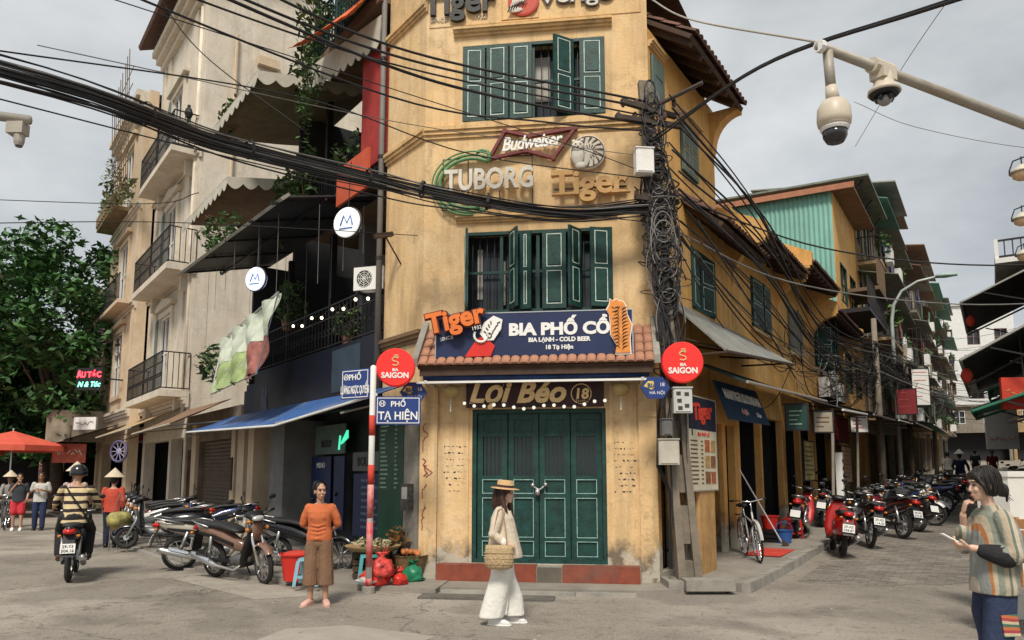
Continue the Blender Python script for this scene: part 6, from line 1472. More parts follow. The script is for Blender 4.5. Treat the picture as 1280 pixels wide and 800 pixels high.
# the thick bundle from the left
R = thing('cable_bundle', 'thick sagging bundle of black cables crossing from the upper left to the pole', 'cables', place(-4, 6.6, 4.9))
base = cpath([(-7.6, 3.6, 4.72), (-4.42, 6, 5.08), (-3.47, 8.6, 5.60), (-1.83, 10.0, 5.71), (-.92, 10.15, 5.56), (.7, 10.3, 5.36), (2.0, 10.3, 5.45)], 48)
for i in range(26):
 a = rnc.uniform(0, 6.3); rr = .10 * math.sqrt(rnc.random()); w_ = rnc.uniform(.007, .016); ph = rnc.uniform(0, 6); low = rnc.random() < .18
 pts = []
 for k, p in enumerate(base):
  u = k / (len(base) - 1); sp = (1 + .35 * sin(u * 9 + ph)) * (1 + 1.2 * max(0, u - .75)); s_ = sin(pi * u)
  pts.append((p.x + rr * .5 * cos(a + u * 3) * sp, p.y + rr * .6 * cos(a + 1 + u * 2) * sp, p.z + rr * sin(a + u * 2.5) * sp - (.22 * s_ * (ph / 6) if low else 0)))
 m = MB(); m.tube(pts, w_, 5, False); m.build('cable', CABLE if rnc.random() < .9 else CABLE_G, R, smooth=True)
for k in (12, 17, 23, 29, 35): m = MB(); p = base[min(k, len(base) - 1)]; d = (base[k + 1] - base[k]).normalized(); m.tube([p - d * .02, p + d * .02], .125, 8, False); m.build('cable_tie', CABLE, R)
m = MB(); p = base[14]; m.tube([(p.x, p.y, p.z + .1), (p.x, p.y, p.z + .3)], .018, 6); m.lathe([(.03, .15), (.05, .2), (.03, .26)], 8, (p.x, p.y, p.z)); m.build('spacer', IRON, R)
# single cables high on the left, meeting at the pole head
top = pole_at(7.0)
cable('topmost black cable sloping from the upper left to the pole head', [(-6.0, 5.2, 6.6), (-2.0, 9.0, 7.0), (top.x, top.y - .1, 6.85)], .013)
cable('second black cable from the top left crossing the green shutters', [(-4.6, 6.4, 6.95), (-1.7, 9.3, 7.2), (top.x, top.y - .1, 6.98)], .018)
cable('third black cable from the top left crossing the upper shutters', [(-3.9, 6.8, 7.1), (-1.6, 9.4, 7.35), (top.x, top.y - .1, 7.08)], .018)
cable('heavy black cable from the top left crossing below the upper shutters', [(-4.2, 7.0, 7.0), (-1.7, 9.2, 6.98), (0, 9.9, 6.85), (top.x, top.y - .15, 6.7)], .021)
cable('long black cable starting highest at the far left', [(-5.2, 6.0, 6.55), (-1.7, 9.6, 6.75), (.5, 10.1, 6.62), (top.x, top.y - .15, 6.6)], .014)
cable('thin black wire crossing the bow tie sign', [(-6.4, 6, 6.7), (-1.2, 9.9, 6.85), (.9, 10.2, 6.3), (2.0, 10.25, 5.9)], .007)
cable('thin wire drooping above the thick cable bundle', [(-5.2, 6, 5.35), (-2.6, 8.5, 6.15), (-.6, 10.0, 6.1), (2.0, 10.3, 5.85)], .009)
cable('thin wire below the thick cable bundle', [(-5.0, 6, 4.95), (-2.8, 8.4, 5.2), (-.8, 10.0, 5.4), (2.0, 10.3, 5.2)], .008)
cable('slack wire hanging low in front of the cream villa', [(-6.2, 7.5, 4.2), (-4.6, 9, 4.75), (-2.9, 10, 5.0), (-1.4, 10.6, 5.1)], .006)
cable('thin level wire in the sky at far left', [(-16, 20, 9.3), (-9.8, 19.0, 8.75), (-8.2, 18.6, 8.9)], .012)
cable('steep thin wire rising at the villa roof', [(-5.2, 9, 9.0), (-4.5, 9.6, 7.6), (-2.9, 10, 6.4)], .008)
cable('thin wire across the upper window sill', [(-4.8, 7, 5.9), (-1.5, 9.9, 6.5), (1.9, 10.3, 6.2)], .006, CABLE_G)
# to the right
cable('thick black cable rising from the pole to the upper right corner', [(2.1, 10.3, 6.45), (2.7, 7.6, 6.0), (3.2, 5.3, 5.15), (3.55, 3.4, 4.35)], .016)
cable('second black cable twisted beside the rising one', [(2.1, 10.3, 6.5), (2.72, 7.6, 6.03), (3.2, 5.3, 5.17), (3.55, 3.4, 4.38)], .011)
cable('black cable sagging across the right street above the roofs', [(2.2, 10.3, 5.65), (5.2, 12, 5.35), (8, 12, 5.05), (11, 12, 5.3)], .014)
cable('lower grey cable sagging across the right street', [(2.2, 10.3, 5.15), (4.8, 12.5, 4.9), (8, 13, 4.62), (11.5, 13, 4.75)], .013, CABLE_G)
cable('thin wire high in the right sky', [(4.4, 9, 6.35), (5.2, 9, 6.0), (6.8, 9, 5.7), (9, 9, 5.6)], .004, CABLE_G)
cable('thin steep wire in the right sky', [(3.9, 5, 6.0), (4.6, 8, 6.4), (5.6, 11.5, 6.9)], .004, CABLE_G)
ORD = ('highest', 'second highest', 'third highest', 'fourth', 'fifth', 'sixth', 'seventh', 'eighth', 'third lowest', 'second lowest', 'lowest')
for i in range(11):
 z0 = 7.05 - .17 * i + rnc.uniform(-.05, .05); y0 = -.75 + rnc.uniform(-.12, .12); z2 = 4.2 + rnc.uniform(0, 1.4)
 p = [(-.35, y0 + .25, z0), (3.0, y0 - .1, z0 * .62 + z2 * .42 - .3), (9, y0 - .1, z2 * .92 + .1), (18, -1.2, z2 + .35), (26, -1.5, z2 + .9)]
 cable(ORD[i] + ' of the black cables running from the pole along the ochre row', [tuple(FR @ Vector(q)) for q in p], rnc.choice((.012, .016, .02)), group='cables along the ochre row', n=30)
# heap of cables down the right street
m = MB(); m2 = MB(); ANC = [(-.1, -.5, 5.2), (7.7, -.35, 4.3), (11.2, -.5, 4.5), (16.0, -1.0, 5.0), (20.5, -1.15, 5.4), (26, -1.1, 5.4), (33, -1.1, 5.8), (42, -1.2, 6.2), (54, -1.2, 6.8)]
for i in range(len(ANC) - 1):
 a, b = ANC[i], ANC[i + 1]
 for q in range((9, 16, 36, 48, 52, 46, 32, 20)[i]):
  za = a[2] + rnc.gauss(0, .45 if i else .2); zb = b[2] + rnc.gauss(0, .45); ya = a[1] + rnc.gauss(0, .12); yb = b[1] + rnc.gauss(0, .12); sg = abs(rnc.gauss(.15, .35)); yo = rnc.gauss(-.15, .3)
  pts = [tuple(FR @ Vector((a[0] + (b[0] - a[0]) * k / 14, ya + (yb - ya) * k / 14 + yo * sin(pi * k / 14), za + (zb - za) * k / 14 - sg * sin(pi * k / 14)))) for k in range(15)]
  (m2 if rnc.random() < .25 else m).tube(pts, rnc.uniform(.006, .016), 4, False)
 for q in range(24 if i > 1 else 3):
  t1 = b[0] + rnc.gauss(0, 2.2); z1 = b[2] + rnc.uniform(-1.3, 2.4); sg = rnc.uniform(.1, .7); pts = [tuple(FR @ Vector((b[0] + (t1 - b[0]) * k / 11, b[1] * (1 - k / 11), b[2] + (z1 - b[2]) * k / 11 - sg * sin(pi * k / 11)))) for k in range(12)]
  (m2 if rnc.random() < .3 else m).tube(pts, rnc.uniform(.005, .011), 4, False)
 for q in range(5 if i > 1 else 0):
  r_ = rnc.uniform(.2, .4); zc = b[2] + rnc.uniform(-.6, .4); a0 = rnc.uniform(0, 6)
  m.tube([tuple(FR @ Vector((b[0] + r_ * cos(a0 + k * .6), b[1] - .05 * k * .1, zc + r_ * sin(a0 + k * .6)))) for k in range(18)], .009, 4, False)
for i in range(34):
 t0 = rnc.choice((16, 20.5, 26, 33, 42)); z0 = rnc.uniform(4.4, 6.6) + .02 * t0; sg = rnc.uniform(.3, 1.2); lt = rnc.uniform(-.15, .4); pts = [tuple(FR @ Vector((t0 + k * lt, -1.1 - (5.3 * k / 15), z0 - sg * sin(pi * k / 15)))) for k in range(16)]
 (m2 if rnc.random() < .35 else m).tube(pts, rnc.uniform(.007, .014), 4, False)
R = thing('cable_heap', 'chaotic heap of hanging cables down the right street', 'cables', FR @ Matrix.Translation((18, -1, 4)))
o = m.build('black_strands', CABLE, R); o['kind'] = 'stuff'; o = m2.build('grey_strands', CABLE_G, R); o['kind'] = 'stuff'
# CCTV arm with two domes
for t_, z_, lab in ((16.0, 6.6, 'concrete pole carrying cables by the turquoise walled house'), (26, 7.2, 'concrete pole carrying cables in front of the tube houses'), (42, 8.0, 'distant concrete pole far down the right street')):
 p = P2(FR, t_, -1.1); R = thing('utility_pole', lab, 'utility pole', place(p[0], p[1], gz(*p)), 'cable poles down the street'); m = MB(); m.tube([(p[0], p[1], gz(*p)), (p[0], p[1], z_)], [.13, .08], 8); m.build('shaft', CONC_P, R, smooth=True); m = MB(FR); m.box(t_ - .5, t_ + .5, -1.2, -1.12, z_ - .9, z_ - .82); m.build('cross_arm', MATS['rust_steel'], R)
R = thing('camera_arm', 'long grey steel pipe arm reaching in from the right edge', 'pipe', place(8.2, 8.1, 0))
m = MB(); m.tube([(2.2, 4.98, 4.655), (4.15, 6.0, 4.66), (8.2, 8.1, 4.68)], [.034, .044, .06], 10); m.build('pipe', GALV, R, smooth=True)
m = MB(); m.tube([(8.2, 8.1, 0), (8.2, 8.1, 6)], .09, 10); m.build('mast', GALV, R, smooth=True)
m = MB(); m.tube([(2.2, 4.98, 4.655), (2.24, 5.0, 4.655)], .045, 10); m.build('end_cap', WHITE, R)
cable('pale cable strung from the camera arm to the upper left', [(1.55, 7.9, 7.05), (1.75, 6.8, 6.05), (2.22, 5.0, 4.69)], .009, mat('pale_cable', (.34, .31, .25), .6), group='camera cables')
R = thing('security_camera', 'cream dome camera hanging from the end of the pipe arm', 'camera', place(2.31, 5.04, 4.0))
IV = mat('ivory_plastic', (.55, .48, .38), .45, var=.08, bump=.02)
c = (2.29, 5.03, 0)
m = MB(); m.tube([(c[0], c[1], 4.64), (c[0] + .01, c[1], 4.34)], .036, 12); m.build('stem', GALV, R, smooth=True)
m = MB(); m.tube([(c[0] + .01, c[1], 4.37), (c[0] + .02, c[1], 4.26)], [.04, .05], 12); m.build('collar', IV, R, smooth=True)
m = MB(); m.lathe([(.04, 4.27), (.085, 4.25), (.112, 4.2), (.118, 4.12), (.112, 4.08), (.095, 4.07), (.1, 4.055)], 24, (c[0] + .02, c[1], 0)); m.build('housing', IV, R, smooth=True)
m = MB(); m.lathe([(.098, 4.06), (.1, 4.05), (.092, 4.035), (.088, 4.03)], 24, (c[0] + .02, c[1], 0)); m.build('ring', WHITE, R)
m = MB(); m.lathe([(.086, 4.035), (.082, 3.99), (.06, 3.95), (.02, 3.935)], 20, (c[0] + .02, c[1], 0)); m.build('dome', mat('smoked_dome', (.015, .015, .018), .12, bump=0, spec=.7), R, smooth=True)
R = thing('security_camera', 'wide dome camera with several lenses clamped under the pipe arm', 'camera', place(2.82, 5.3, 4.4)); c = (2.8, 5.29, 0)
m = MB(); m.tube([(c[0] - .09, c[1] - .05, 4.66), (c[0] + .11, c[1] + .06, 4.66)], .06, 10); m.obox((c[0] + .02, c[1], 4.6), (.16, .12, .08), (0, 0, .5))
m.build('clamp', IV, R, smooth=False)
m = MB(); m.lathe([(.06, 4.62), (.07, 4.55), (.08, 4.51), (.112, 4.49), (.118, 4.46), (.1, 4.455)], 24, (c[0] + .02, c[1], 0)); m.build('housing', IV, R, smooth=True)
m = MB(); m.lathe([(.108, 4.457), (.1, 4.44), (.08, 4.435)], 24, (c[0] + .02, c[1], 0)); m.build('skirt', BLACK, R)
m = MB()
for k in range(5): a = k * 1.256; m.lathe([(.02, 4.46), (.022, 4.41), (.01, 4.39)], 10, (c[0] + .02 + .05 * cos(a), c[1] + .05 * sin(a), 0))
m.split('lens', BLACKP, R)
m = MB(); m.lathe([(.055, 4.42), (.05, 4.39), (.03, 4.37), (.01, 4.365)], 16, (c[0] + .02, c[1], 0)); m.build('dome', mat('clear_dome', (.25, .25, .25), .1, bump=0, spec=.6), R, smooth=True)
R = thing('security_camera', 'grey camera on a pipe arm at the left picture edge', 'camera', place(-5.2, 6, 4.4))
m = MB(); m.tube([(-5.6, 5.8, 4.72), (-4.12, 6.0, 4.60)], .04, 8); m.build('arm', GALV, R, smooth=True); m = MB(); m.obox((-4.22, 6, 4.52), (.14, .1, .1)); m.lathe([(.045, 4.48), (.04, 4.40), (.03, 4.37)], 12, (-4.2, 6, 0)); m.build('head', GALV, R)
m = MB(); m.lathe([(.03, 4.375), (.025, 4.36)], 10, (-4.2, 6, 0)); m.build('lens', BLACKP, R)
# goose neck lanterns at the right edge
R = thing('lamp_rail', 'pipe carrying the lantern lamps beyond the right edge', 'pipe', place(6.6, 8.2, 0)); m = MB(); m.tube([(6.4, 8.0, 5.25), (9.3, 11.9, 5.25)], .03, 8); m.tube([(6.55, 8.2, 0), (6.55, 8.2, 5.3)], .05, 8); m.build('pipe', GALV, R)
for lab, (x, y, z) in (('highest lantern lamp with curved iron neck at the right edge', (5.98, 8.3, 5.1)), ('middle lantern lamp with curved iron neck at the right edge', (7.08, 9.9, 5.1)), ('lowest lantern lamp with curved iron neck at the right edge', (8.28, 11.6, 5.1))):
 R = thing('lantern_lamp', lab, 'lamp', place(x, y, z), 'lantern lamps at the right edge')
 m = MB(); m.tube([(x + .6, y, z + .12), (x + .25, y, z + .18), (x + .05, y, z + .2), (x - .1, y, z + .14), (x - .15, y, z + .02), (x - .15, y, z - .03)], .009, 6); m.tube([(x, y, z + .2), (x, y, z + .08)], .008, 5); m.build('neck', IRON, R)
 m = MB(); m.lathe([(.03, .1), (.05, .08), (.13, .02), (.135, .0)], 14, (x, y, z)); m.build('shade', mat('ivory_enamel', (.55, .50, .40), .4, var=.1), R, smooth=True)
 m = MB(); m.lathe([(.11, .0), (.10, -.05), (.06, -.08), (.02, -.09)], 14, (x, y, z)); m.build('globe', mat('amber_globe', (.62, .42, .26), .3, bump=0), R, smooth=True)

# ---------------------------------------------------------------- motorbikes and bicycles (x forward, z up, origin between the wheels)
def wheel(parent, x, r, w_, mt_rim, y=0, spokes=10, thin=False):
 m = MB(); n = 8; m.lathe([(r - w_ / 2 + w_ / 2 * cos(2 * pi * k / n), w_ / 2 * sin(2 * pi * k / n)) for k in range(n + 1)], 26, (x, y, r), 'y', False)
 o = m.build('wheel', RUBBER, parent, smooth=True)
 m = MB(); ri = r - w_ * .95; m.lathe([(ri, -w_ * .33), (ri + w_ * .22, -w_ * .33), (ri + w_ * .22, w_ * .33), (ri, w_ * .33), (ri, -w_ * .33)], 26, (x, y, r), 'y', False); m.build('rim', mt_rim, o)
 m = MB()
 for k in range(spokes): a = 2 * pi * k / spokes; m.tube([(x, y + (.02 if k % 2 else -.02), r), (x + ri * cos(a), y, r + ri * sin(a))], .0035 if thin else .011, 4)
 m.build('spokes', CHROME if thin else mt_rim, o)
 m = MB(); m.lathe([(.018 if thin else .05, -w_ * .6), (.018 if thin else .055, w_ * .6)], 10, (x, y, r), 'y'); m.build('hub', STEEL, o)
 return o
def fender(m, x, r, a0, a1, w_, off=.03, n=10):
 vs = []; 
 for i in range(n + 1):
  a = radians(a0 + (a1 - a0) * i / n); R_ = r + off
  for k, (yy, dr) in enumerate(((-w_, -.035), (-w_ * .8, 0), (0, .012), (w_ * .8, 0), (w_, -.035))): vs.append((x + (R_ + dr) * cos(a), yy, r + (R_ + dr) * sin(a)))
 fs = [(i * 5 + k, i * 5 + k + 1, (i + 1) * 5 + k + 1, (i + 1) * 5 + k) for i in range(n) for k in range(4)]
 m.add(vs, fs); m.add([(v[0], v[1] * .96, v[2] - .004) for v in vs], [tuple(reversed(f)) for f in fs]); return m
TAIL = mat('tail_light_red', (.45, .015, .012), .2, bump=0); LENS = mat('headlight_lens', (.55, .56, .56), .1, .2, bump=0); SEAT = mat('black_vinyl_seat', (.02, .02, .021), .5, var=.3, bscale=120)
ENG = mat('engine_alloy', (.20, .20, .20), .5, .7, var=.3); PLATE = mat('plate_white', (.72, .71, .68), .5, var=.08)
PAINT = {}
def paint(name, c):
 if name not in PAINT: PAINT[name] = mat('paint_' + name, c, .24, .1, var=.08, bump=.015, coat=.6, dirt=tuple(k * .5 + .06 for k in c), dirt_amt=.35)
 return PAINT[name]
def motorbike(label, M, col, kind='underbone', group=None, lean=.1, plate='29-X5', plate2='038.87', steer=.0, mirrors=True, rack=True, fork_col=None):
 R = thing('motorbike', label, 'motorbike', None, group); sc = kind == 'scooter'
 r = .225 if sc else .285; fx, rx = (.63, -.60) if sc else (.62, -.61); ww = .10 if sc else .085
 trim = BLACK
 wheel(R, rx, r, ww, STEEL if not sc else BLACK, spokes=10)
 SM = Matrix.Translation((.42, 0, 0)) @ Matrix.Rotation(steer, 4, 'Z') @ Matrix.Translation((-.42, 0, 0))
 def B_(): m = MB(); m.F = SM; return m
 m0 = len(COL.objects); wf = wheel(R, fx, r, ww * .9, STEEL if not sc else BLACK, spokes=10)
 if steer:
  for o in [wf]: o.matrix_local = SM
 m = B_(); fender(m, fx, r, 20 if sc else 35, 165, .065, .035); m.build('front_fender', col, R, smooth=True)
 for s in (-1, 1): m = B_(); m.tube([(fx, s * .075, r), (.47, s * .075, r + .32), (.40, s * .06, .88)], [.02, .026, .024], 8); m.build('fork', STEEL if not fork_col else fork_col, R, smooth=True)
 if sc:
  m = MB(); m.hull([(-.98, 0, .62, .06, .05), (-.9, 0, .56, .14, .14), (-.6, 0, .54, .19, .2), (-.3, 0, .52, .18, .2), (-.08, 0, .46, .13, .17), (-.02, 0, .4, .1, .1)], 14, 2.6); m.build('rear_body', col, R, smooth=True)
  m = MB(); m.hull([(-.05, 0, .27, .17, .035), (.3, 0, .27, .17, .035)], 10, 4); m.build('floorboard', BLACK, R)
  m = MB(); m.hull([(.24, .32, 0, .05, .17), (.45, .37, 0, .05, .22), (.7, .41, 0, .06, .21), (.88, .42, 0, .06, .13), (.95, .41, 0, .04, .08)], 14, 2.6, 'z'); m.build('leg_shield', col, R, smooth=True)
  m = MB(); m.hull([(-.82, 0, .76, .10, .03), (-.6, 0, .775, .135, .045), (-.3, 0, .76, .14, .05), (-.08, 0, .73, .11, .045), (.0, 0, .70, .07, .03)], 14, 2.8); m.build('seat', SEAT, R, smooth=True)
 else:
  m = MB(); m.hull([(-1.0, 0, .80, .035, .03), (-.85, 0, .76, .085, .075), (-.55, 0, .70, .12, .12), (-.25, 0, .63, .115, .13), (0, 0, .54, .085, .10), (.22, 0, .50, .06, .07)], 14, 2.4); m.build('rear_body', col, R, smooth=True)
  m = MB(); m.hull([(.22, .16, 0, .03, .13), (.36, .24, 0, .05, .17), (.55, .33, 0, .05, .175), (.74, .40, 0, .05, .13), (.88, .41, 0, .04, .07)], 14, 2.4, 'z'); m.build('leg_shield', trim if fork_col else col, R, smooth=True)
  m = MB(); m.hull([(.62, .44, 0, .03, .07), (.74, .465, 0, .035, .10), (.86, .46, 0, .03, .09), (.92, .45, 0, .02, .05)], 12, 2.4, 'z'); m.build('front_panel', col, R, smooth=True)
  m = MB(); m.hull([(-.85, 0, .835, .09, .022), (-.6, 0, .835, .125, .04), (-.25, 0, .815, .135, .045), (0, 0, .765, .12, .04), (.1, 0, .74, .07, .03)], 14, 2.8); m.build('seat', SEAT, R, smooth=True)
  for s in (-1, 1): m = MB(); m.hull([(-.8, s * .118, .71, .008, .02), (-.4, s * .128, .655, .008, .035), (.0, s * .10, .55, .008, .03)], 8, 3); m.build('side_stripe', trim, R)
 m = B_(); m.hull([(.28, 0, 1.0, .09, .03), (.38, 0, 1.01, .15, .05), (.48, 0, .975, .12, .062), (.55, 0, .945, .07, .045)], 12, 2.4); m.build('handlebar_cowl', trim if not fork_col else BLACK, R, smooth=True)
 m = B_(); m.ell((.53, 0, .955), (.045, .095, .045), 12, 8); m.build('headlight', LENS, R, smooth=True)
 for s in (-1, 1): m = B_(); m.ell((.47, s * .15, .80), (.05, .03, .035), 8, 6); m.build('indicator', mat('amber_lens', (.5, .18, .03), .25, bump=0), R, smooth=True)
 m = B_(); m.tube([(.30, -.35, 1.03), (.36, -.16, 1.0), (.37, 0, .99), (.36, .16, 1.0), (.30, .35, 1.03)], .012, 6); m.build('handlebar', STEEL, R, smooth=True)
 for s in (-1, 1):
  m = B_(); m.tube([(.335, s * .25, 1.015), (.295, s * .36, 1.03)], .019, 8); m.build('grip', BLACK, R, smooth=True)
  if mirrors:
   m = B_(); m.tube([(.34, s * .2, 1.01), (.36, s * .26, 1.16), (.35, s * .30, 1.2)], .006, 5); m.ell((.345, s * .32, 1.23), (.014, .062, .04), 10, 6); m.build('mirror', BLACK, R, smooth=True)
  m = MB(); m.tube([(rx, s * .10, r + .03), (-.48, s * .12, .66)], .026, 8); m.build('shock_absorber', STEEL if not sc else BLACK, R, smooth=True)
  m = MB(); m.tube([(.02, s * .07, .27), (.0, s * .22, .26)], .014, 6); m.build('foot_peg', RUBBER, R)
 m = MB(); m.hull([(-.18, 0, .30, .07, .05), (-.02, 0, .31, .12, .10), (.18, 0, .34, .10, .09), (.3, 0, .38, .06, .055)], 10, 2.4); m.build('engine', ENG, R, smooth=True)
 m = MB(); m.tube([(-.1, -.07, r + .02), (rx, -.085, r)], .03, 6); m.tube([(-.1, .07, r + .02), (rx, .085, r)], .03, 6); m.build('swing_arm', BLACK, R)
 m = MB(); m.tube([(.2, -.1, .27), (.05, -.15, .19), (-.3, -.165, .23), (-.42, -.17, .255), (-.85, -.18, .37), (-.93, -.182, .39)], [.017, .018, .022, .045, .055, .035], 10); m.build('exhaust', STEEL, R, smooth=True)
 m = MB(); m.plate([(-.75, -.232, .385), (-.45, -.225, .305), (-.45, -.205, .345), (-.75, -.215, .43)], .006); m.build('heat_shield', CHROME, R)
 m = MB(); m.hull([(-1.035, 0, .755, .06, .03), (-.97, 0, .765, .085, .045), (-.93, 0, .765, .085, .045)], 10, 2.6); m.build('tail_light', TAIL, R, smooth=True)
 for s in (-1, 1): m = MB(); m.ell((-.97, s * .12, .70), (.03, .03, .022), 8, 6); m.build('indicator', MATS['amber_lens'], R, smooth=True)
 m = MB(); m.plate([(-.93, -.075, .72), (-1.06, -.085, .40), (-1.06, .085, .40), (-.93, .075, .72)], .012); m.build('mudguard', BLACK, R)
 T = Matrix.Translation((-1.04, 0, .52)) @ Matrix.Rotation(radians(-90), 4, 'Z') @ Matrix.Rotation(radians(-20), 4, 'X')
 m = MB(T); m.box(-.095, .095, -.02, -.012, -.07, .07); p_ = m.build('number_plate', PLATE, R)
 if plate:
  text_mb(plate, .06, T, 0, .008, -.023, ext=.001, bold=.001).build('plate_text', BLACK, p_); text_mb(plate2, .06, T, 0, -.055, -.023, ext=.001, bold=.001).build('plate_text', BLACK, p_)
 if rack: m = MB(); m.tube([(-.55, -.12, .80), (-.85, -.13, .86), (-1.0, -.09, .885), (-1.0, .09, .885), (-.85, .13, .86), (-.55, .12, .80)], .012, 6); m.build('grab_rail', STEEL, R, smooth=True)
 if lean: m = MB(); m.tube([(.0, .1, .25), (-.08, .24, .02)], .012, 5); m.build('side_stand', BLACK, R)
 R.matrix_world = M @ Matrix.Rotation(lean, 4, 'X')
 return R
def gp(x, y, h, dz=0): return place(x, y, gz(x, y) + dz, radians(h))
def frp(t, o, h, dz=0): p = P2(FR, t, o); return gp(p[0], p[1], h, dz)
SIL = paint('champagne', (.42, .38, .31)); BRZ = paint('bronze', (.22, .12, .08)); BLK = paint('black', (.012, .012, .014)); REDP = paint('red', (.42, .015, .012)); WHP = paint('white', (.66, .65, .62)); MAR = paint('maroon', (.10, .012, .014)); BLU = paint('blue', (.02, .04, .14)); GRY = paint('grey', (.12, .12, .12)); DGR = paint('darkgreen', (.02, .06, .04))
# left, near
motorbike('brown and silver motorbike with front wheel towards the road, nearest of the left row', gp(-4.10, 11.45, -33), BRZ, fork_col=CHROME, lean=.12, steer=-.25, group='parked motorbikes')
motorbike('cream and grey motorbike seen from its tail behind the brown one', gp(-4.95, 12.75, 16), SIL, lean=.1, group='parked motorbikes')
motorbike('black motorbike with bags half hidden behind the brown one', gp(-3.35, 12.5, -20), BLK, lean=.1, group='parked motorbikes')
# left, far cluster
for i, (x, y, h, c, k, lab) in enumerate(((-7.3, 15.6, 196, BLK, 'scooter', 'black scooter with alloy front wheel in the left cluster'), (-7.9, 16.6, 205, GRY, 'underbone', 'grey motorbike second in the left cluster'), (-8.5, 17.6, 200, WHP, 'underbone', 'white motorbike deep in the left cluster'), (-6.6, 16.4, 200, BLU, 'underbone', 'dark blue motorbike beside the roller shutter'), (-9.1, 18.8, 205, MAR, 'underbone', 'maroon motorbike at the far end of the left cluster'), (-9.9, 20.2, 205, BLK, 'scooter', 'black scooter beyond the left cluster near the wheel sign'))):
 motorbike(lab, gp(x, y, h, .07), c, k, 'parked motorbikes', lean=.12, plate=None)
# right row
rr_ = [(4.75, -1.55, 74, REDP, 'scooter', 'red scooter with white number plate at the pavement edge'), (6.2, -1.75, 80, BLK, 'underbone', 'black motorbike next to the red scooter'), (7.9, -2.0, 96, MAR, 'underbone', 'dark maroon motorbike third in the right row'), (9.4, -2.15, 100, BLK, 'scooter', 'black scooter with orange cloth in the right row'), (10.7, -2.2, -48, WHP, 'underbone', 'white motorbike with its front wheel turned to the street'), (12.4, -2.2, -40, WHP, 'scooter', 'white scooter behind the white motorbike'), (14.0, -2.2, 140, BLU, 'underbone', 'blue motorbike further along the right row'), (15.6, -2.2, -45, GRY, 'underbone', 'grey motorbike further along the right row'), (17.4, -2.3, 130, BLK, 'scooter', 'black scooter far along the right row'), (19.2, -2.2, -40, MAR, 'underbone', 'maroon motorbike far along the right row'), (21.0, -2.2, 140, BLK, 'underbone', 'last black motorbike before the person in a conical hat')]
for i, (t_, o_, h, c, k, lab) in enumerate(rr_): motorbike(lab, frp(t_, o_, h, .012), c, k, 'parked motorbikes', lean=.13, plate='29-X5' if i < 3 else None, plate2=('038.87', '114.20', '672.35')[i % 3])
for t_, o_, h, c, lab in ((6.6, -.55, 60, REDP, 'red motorbike on the pavement behind the red scooter'), (9.0, -.6, 60, BLK, 'black motorbike on the pavement behind the maroon one'), (20, -4.9, 240, GRY, 'grey motorbike parked on the opposite side of the right street'), (16, -4.9, 240, BLK, 'black motorbike parked opposite under the awnings'), (24, -4.8, 235, WHP, 'white motorbike parked far on the opposite side'), (12.5, -5.0, 240, MAR, 'maroon motorbike parked opposite nearest the white box')):
 motorbike(lab, frp(t_, o_, h, .1 if o_ > -1 else .01), c, 'underbone', 'parked motorbikes', lean=.12, plate=None)
RB = motorbike('black motorbike ridden away by the man in the striped shirt', gp(-6.86, 11.80, 116), BLK, lean=0, rack=False, plate='29-Y3', plate2='504.16')
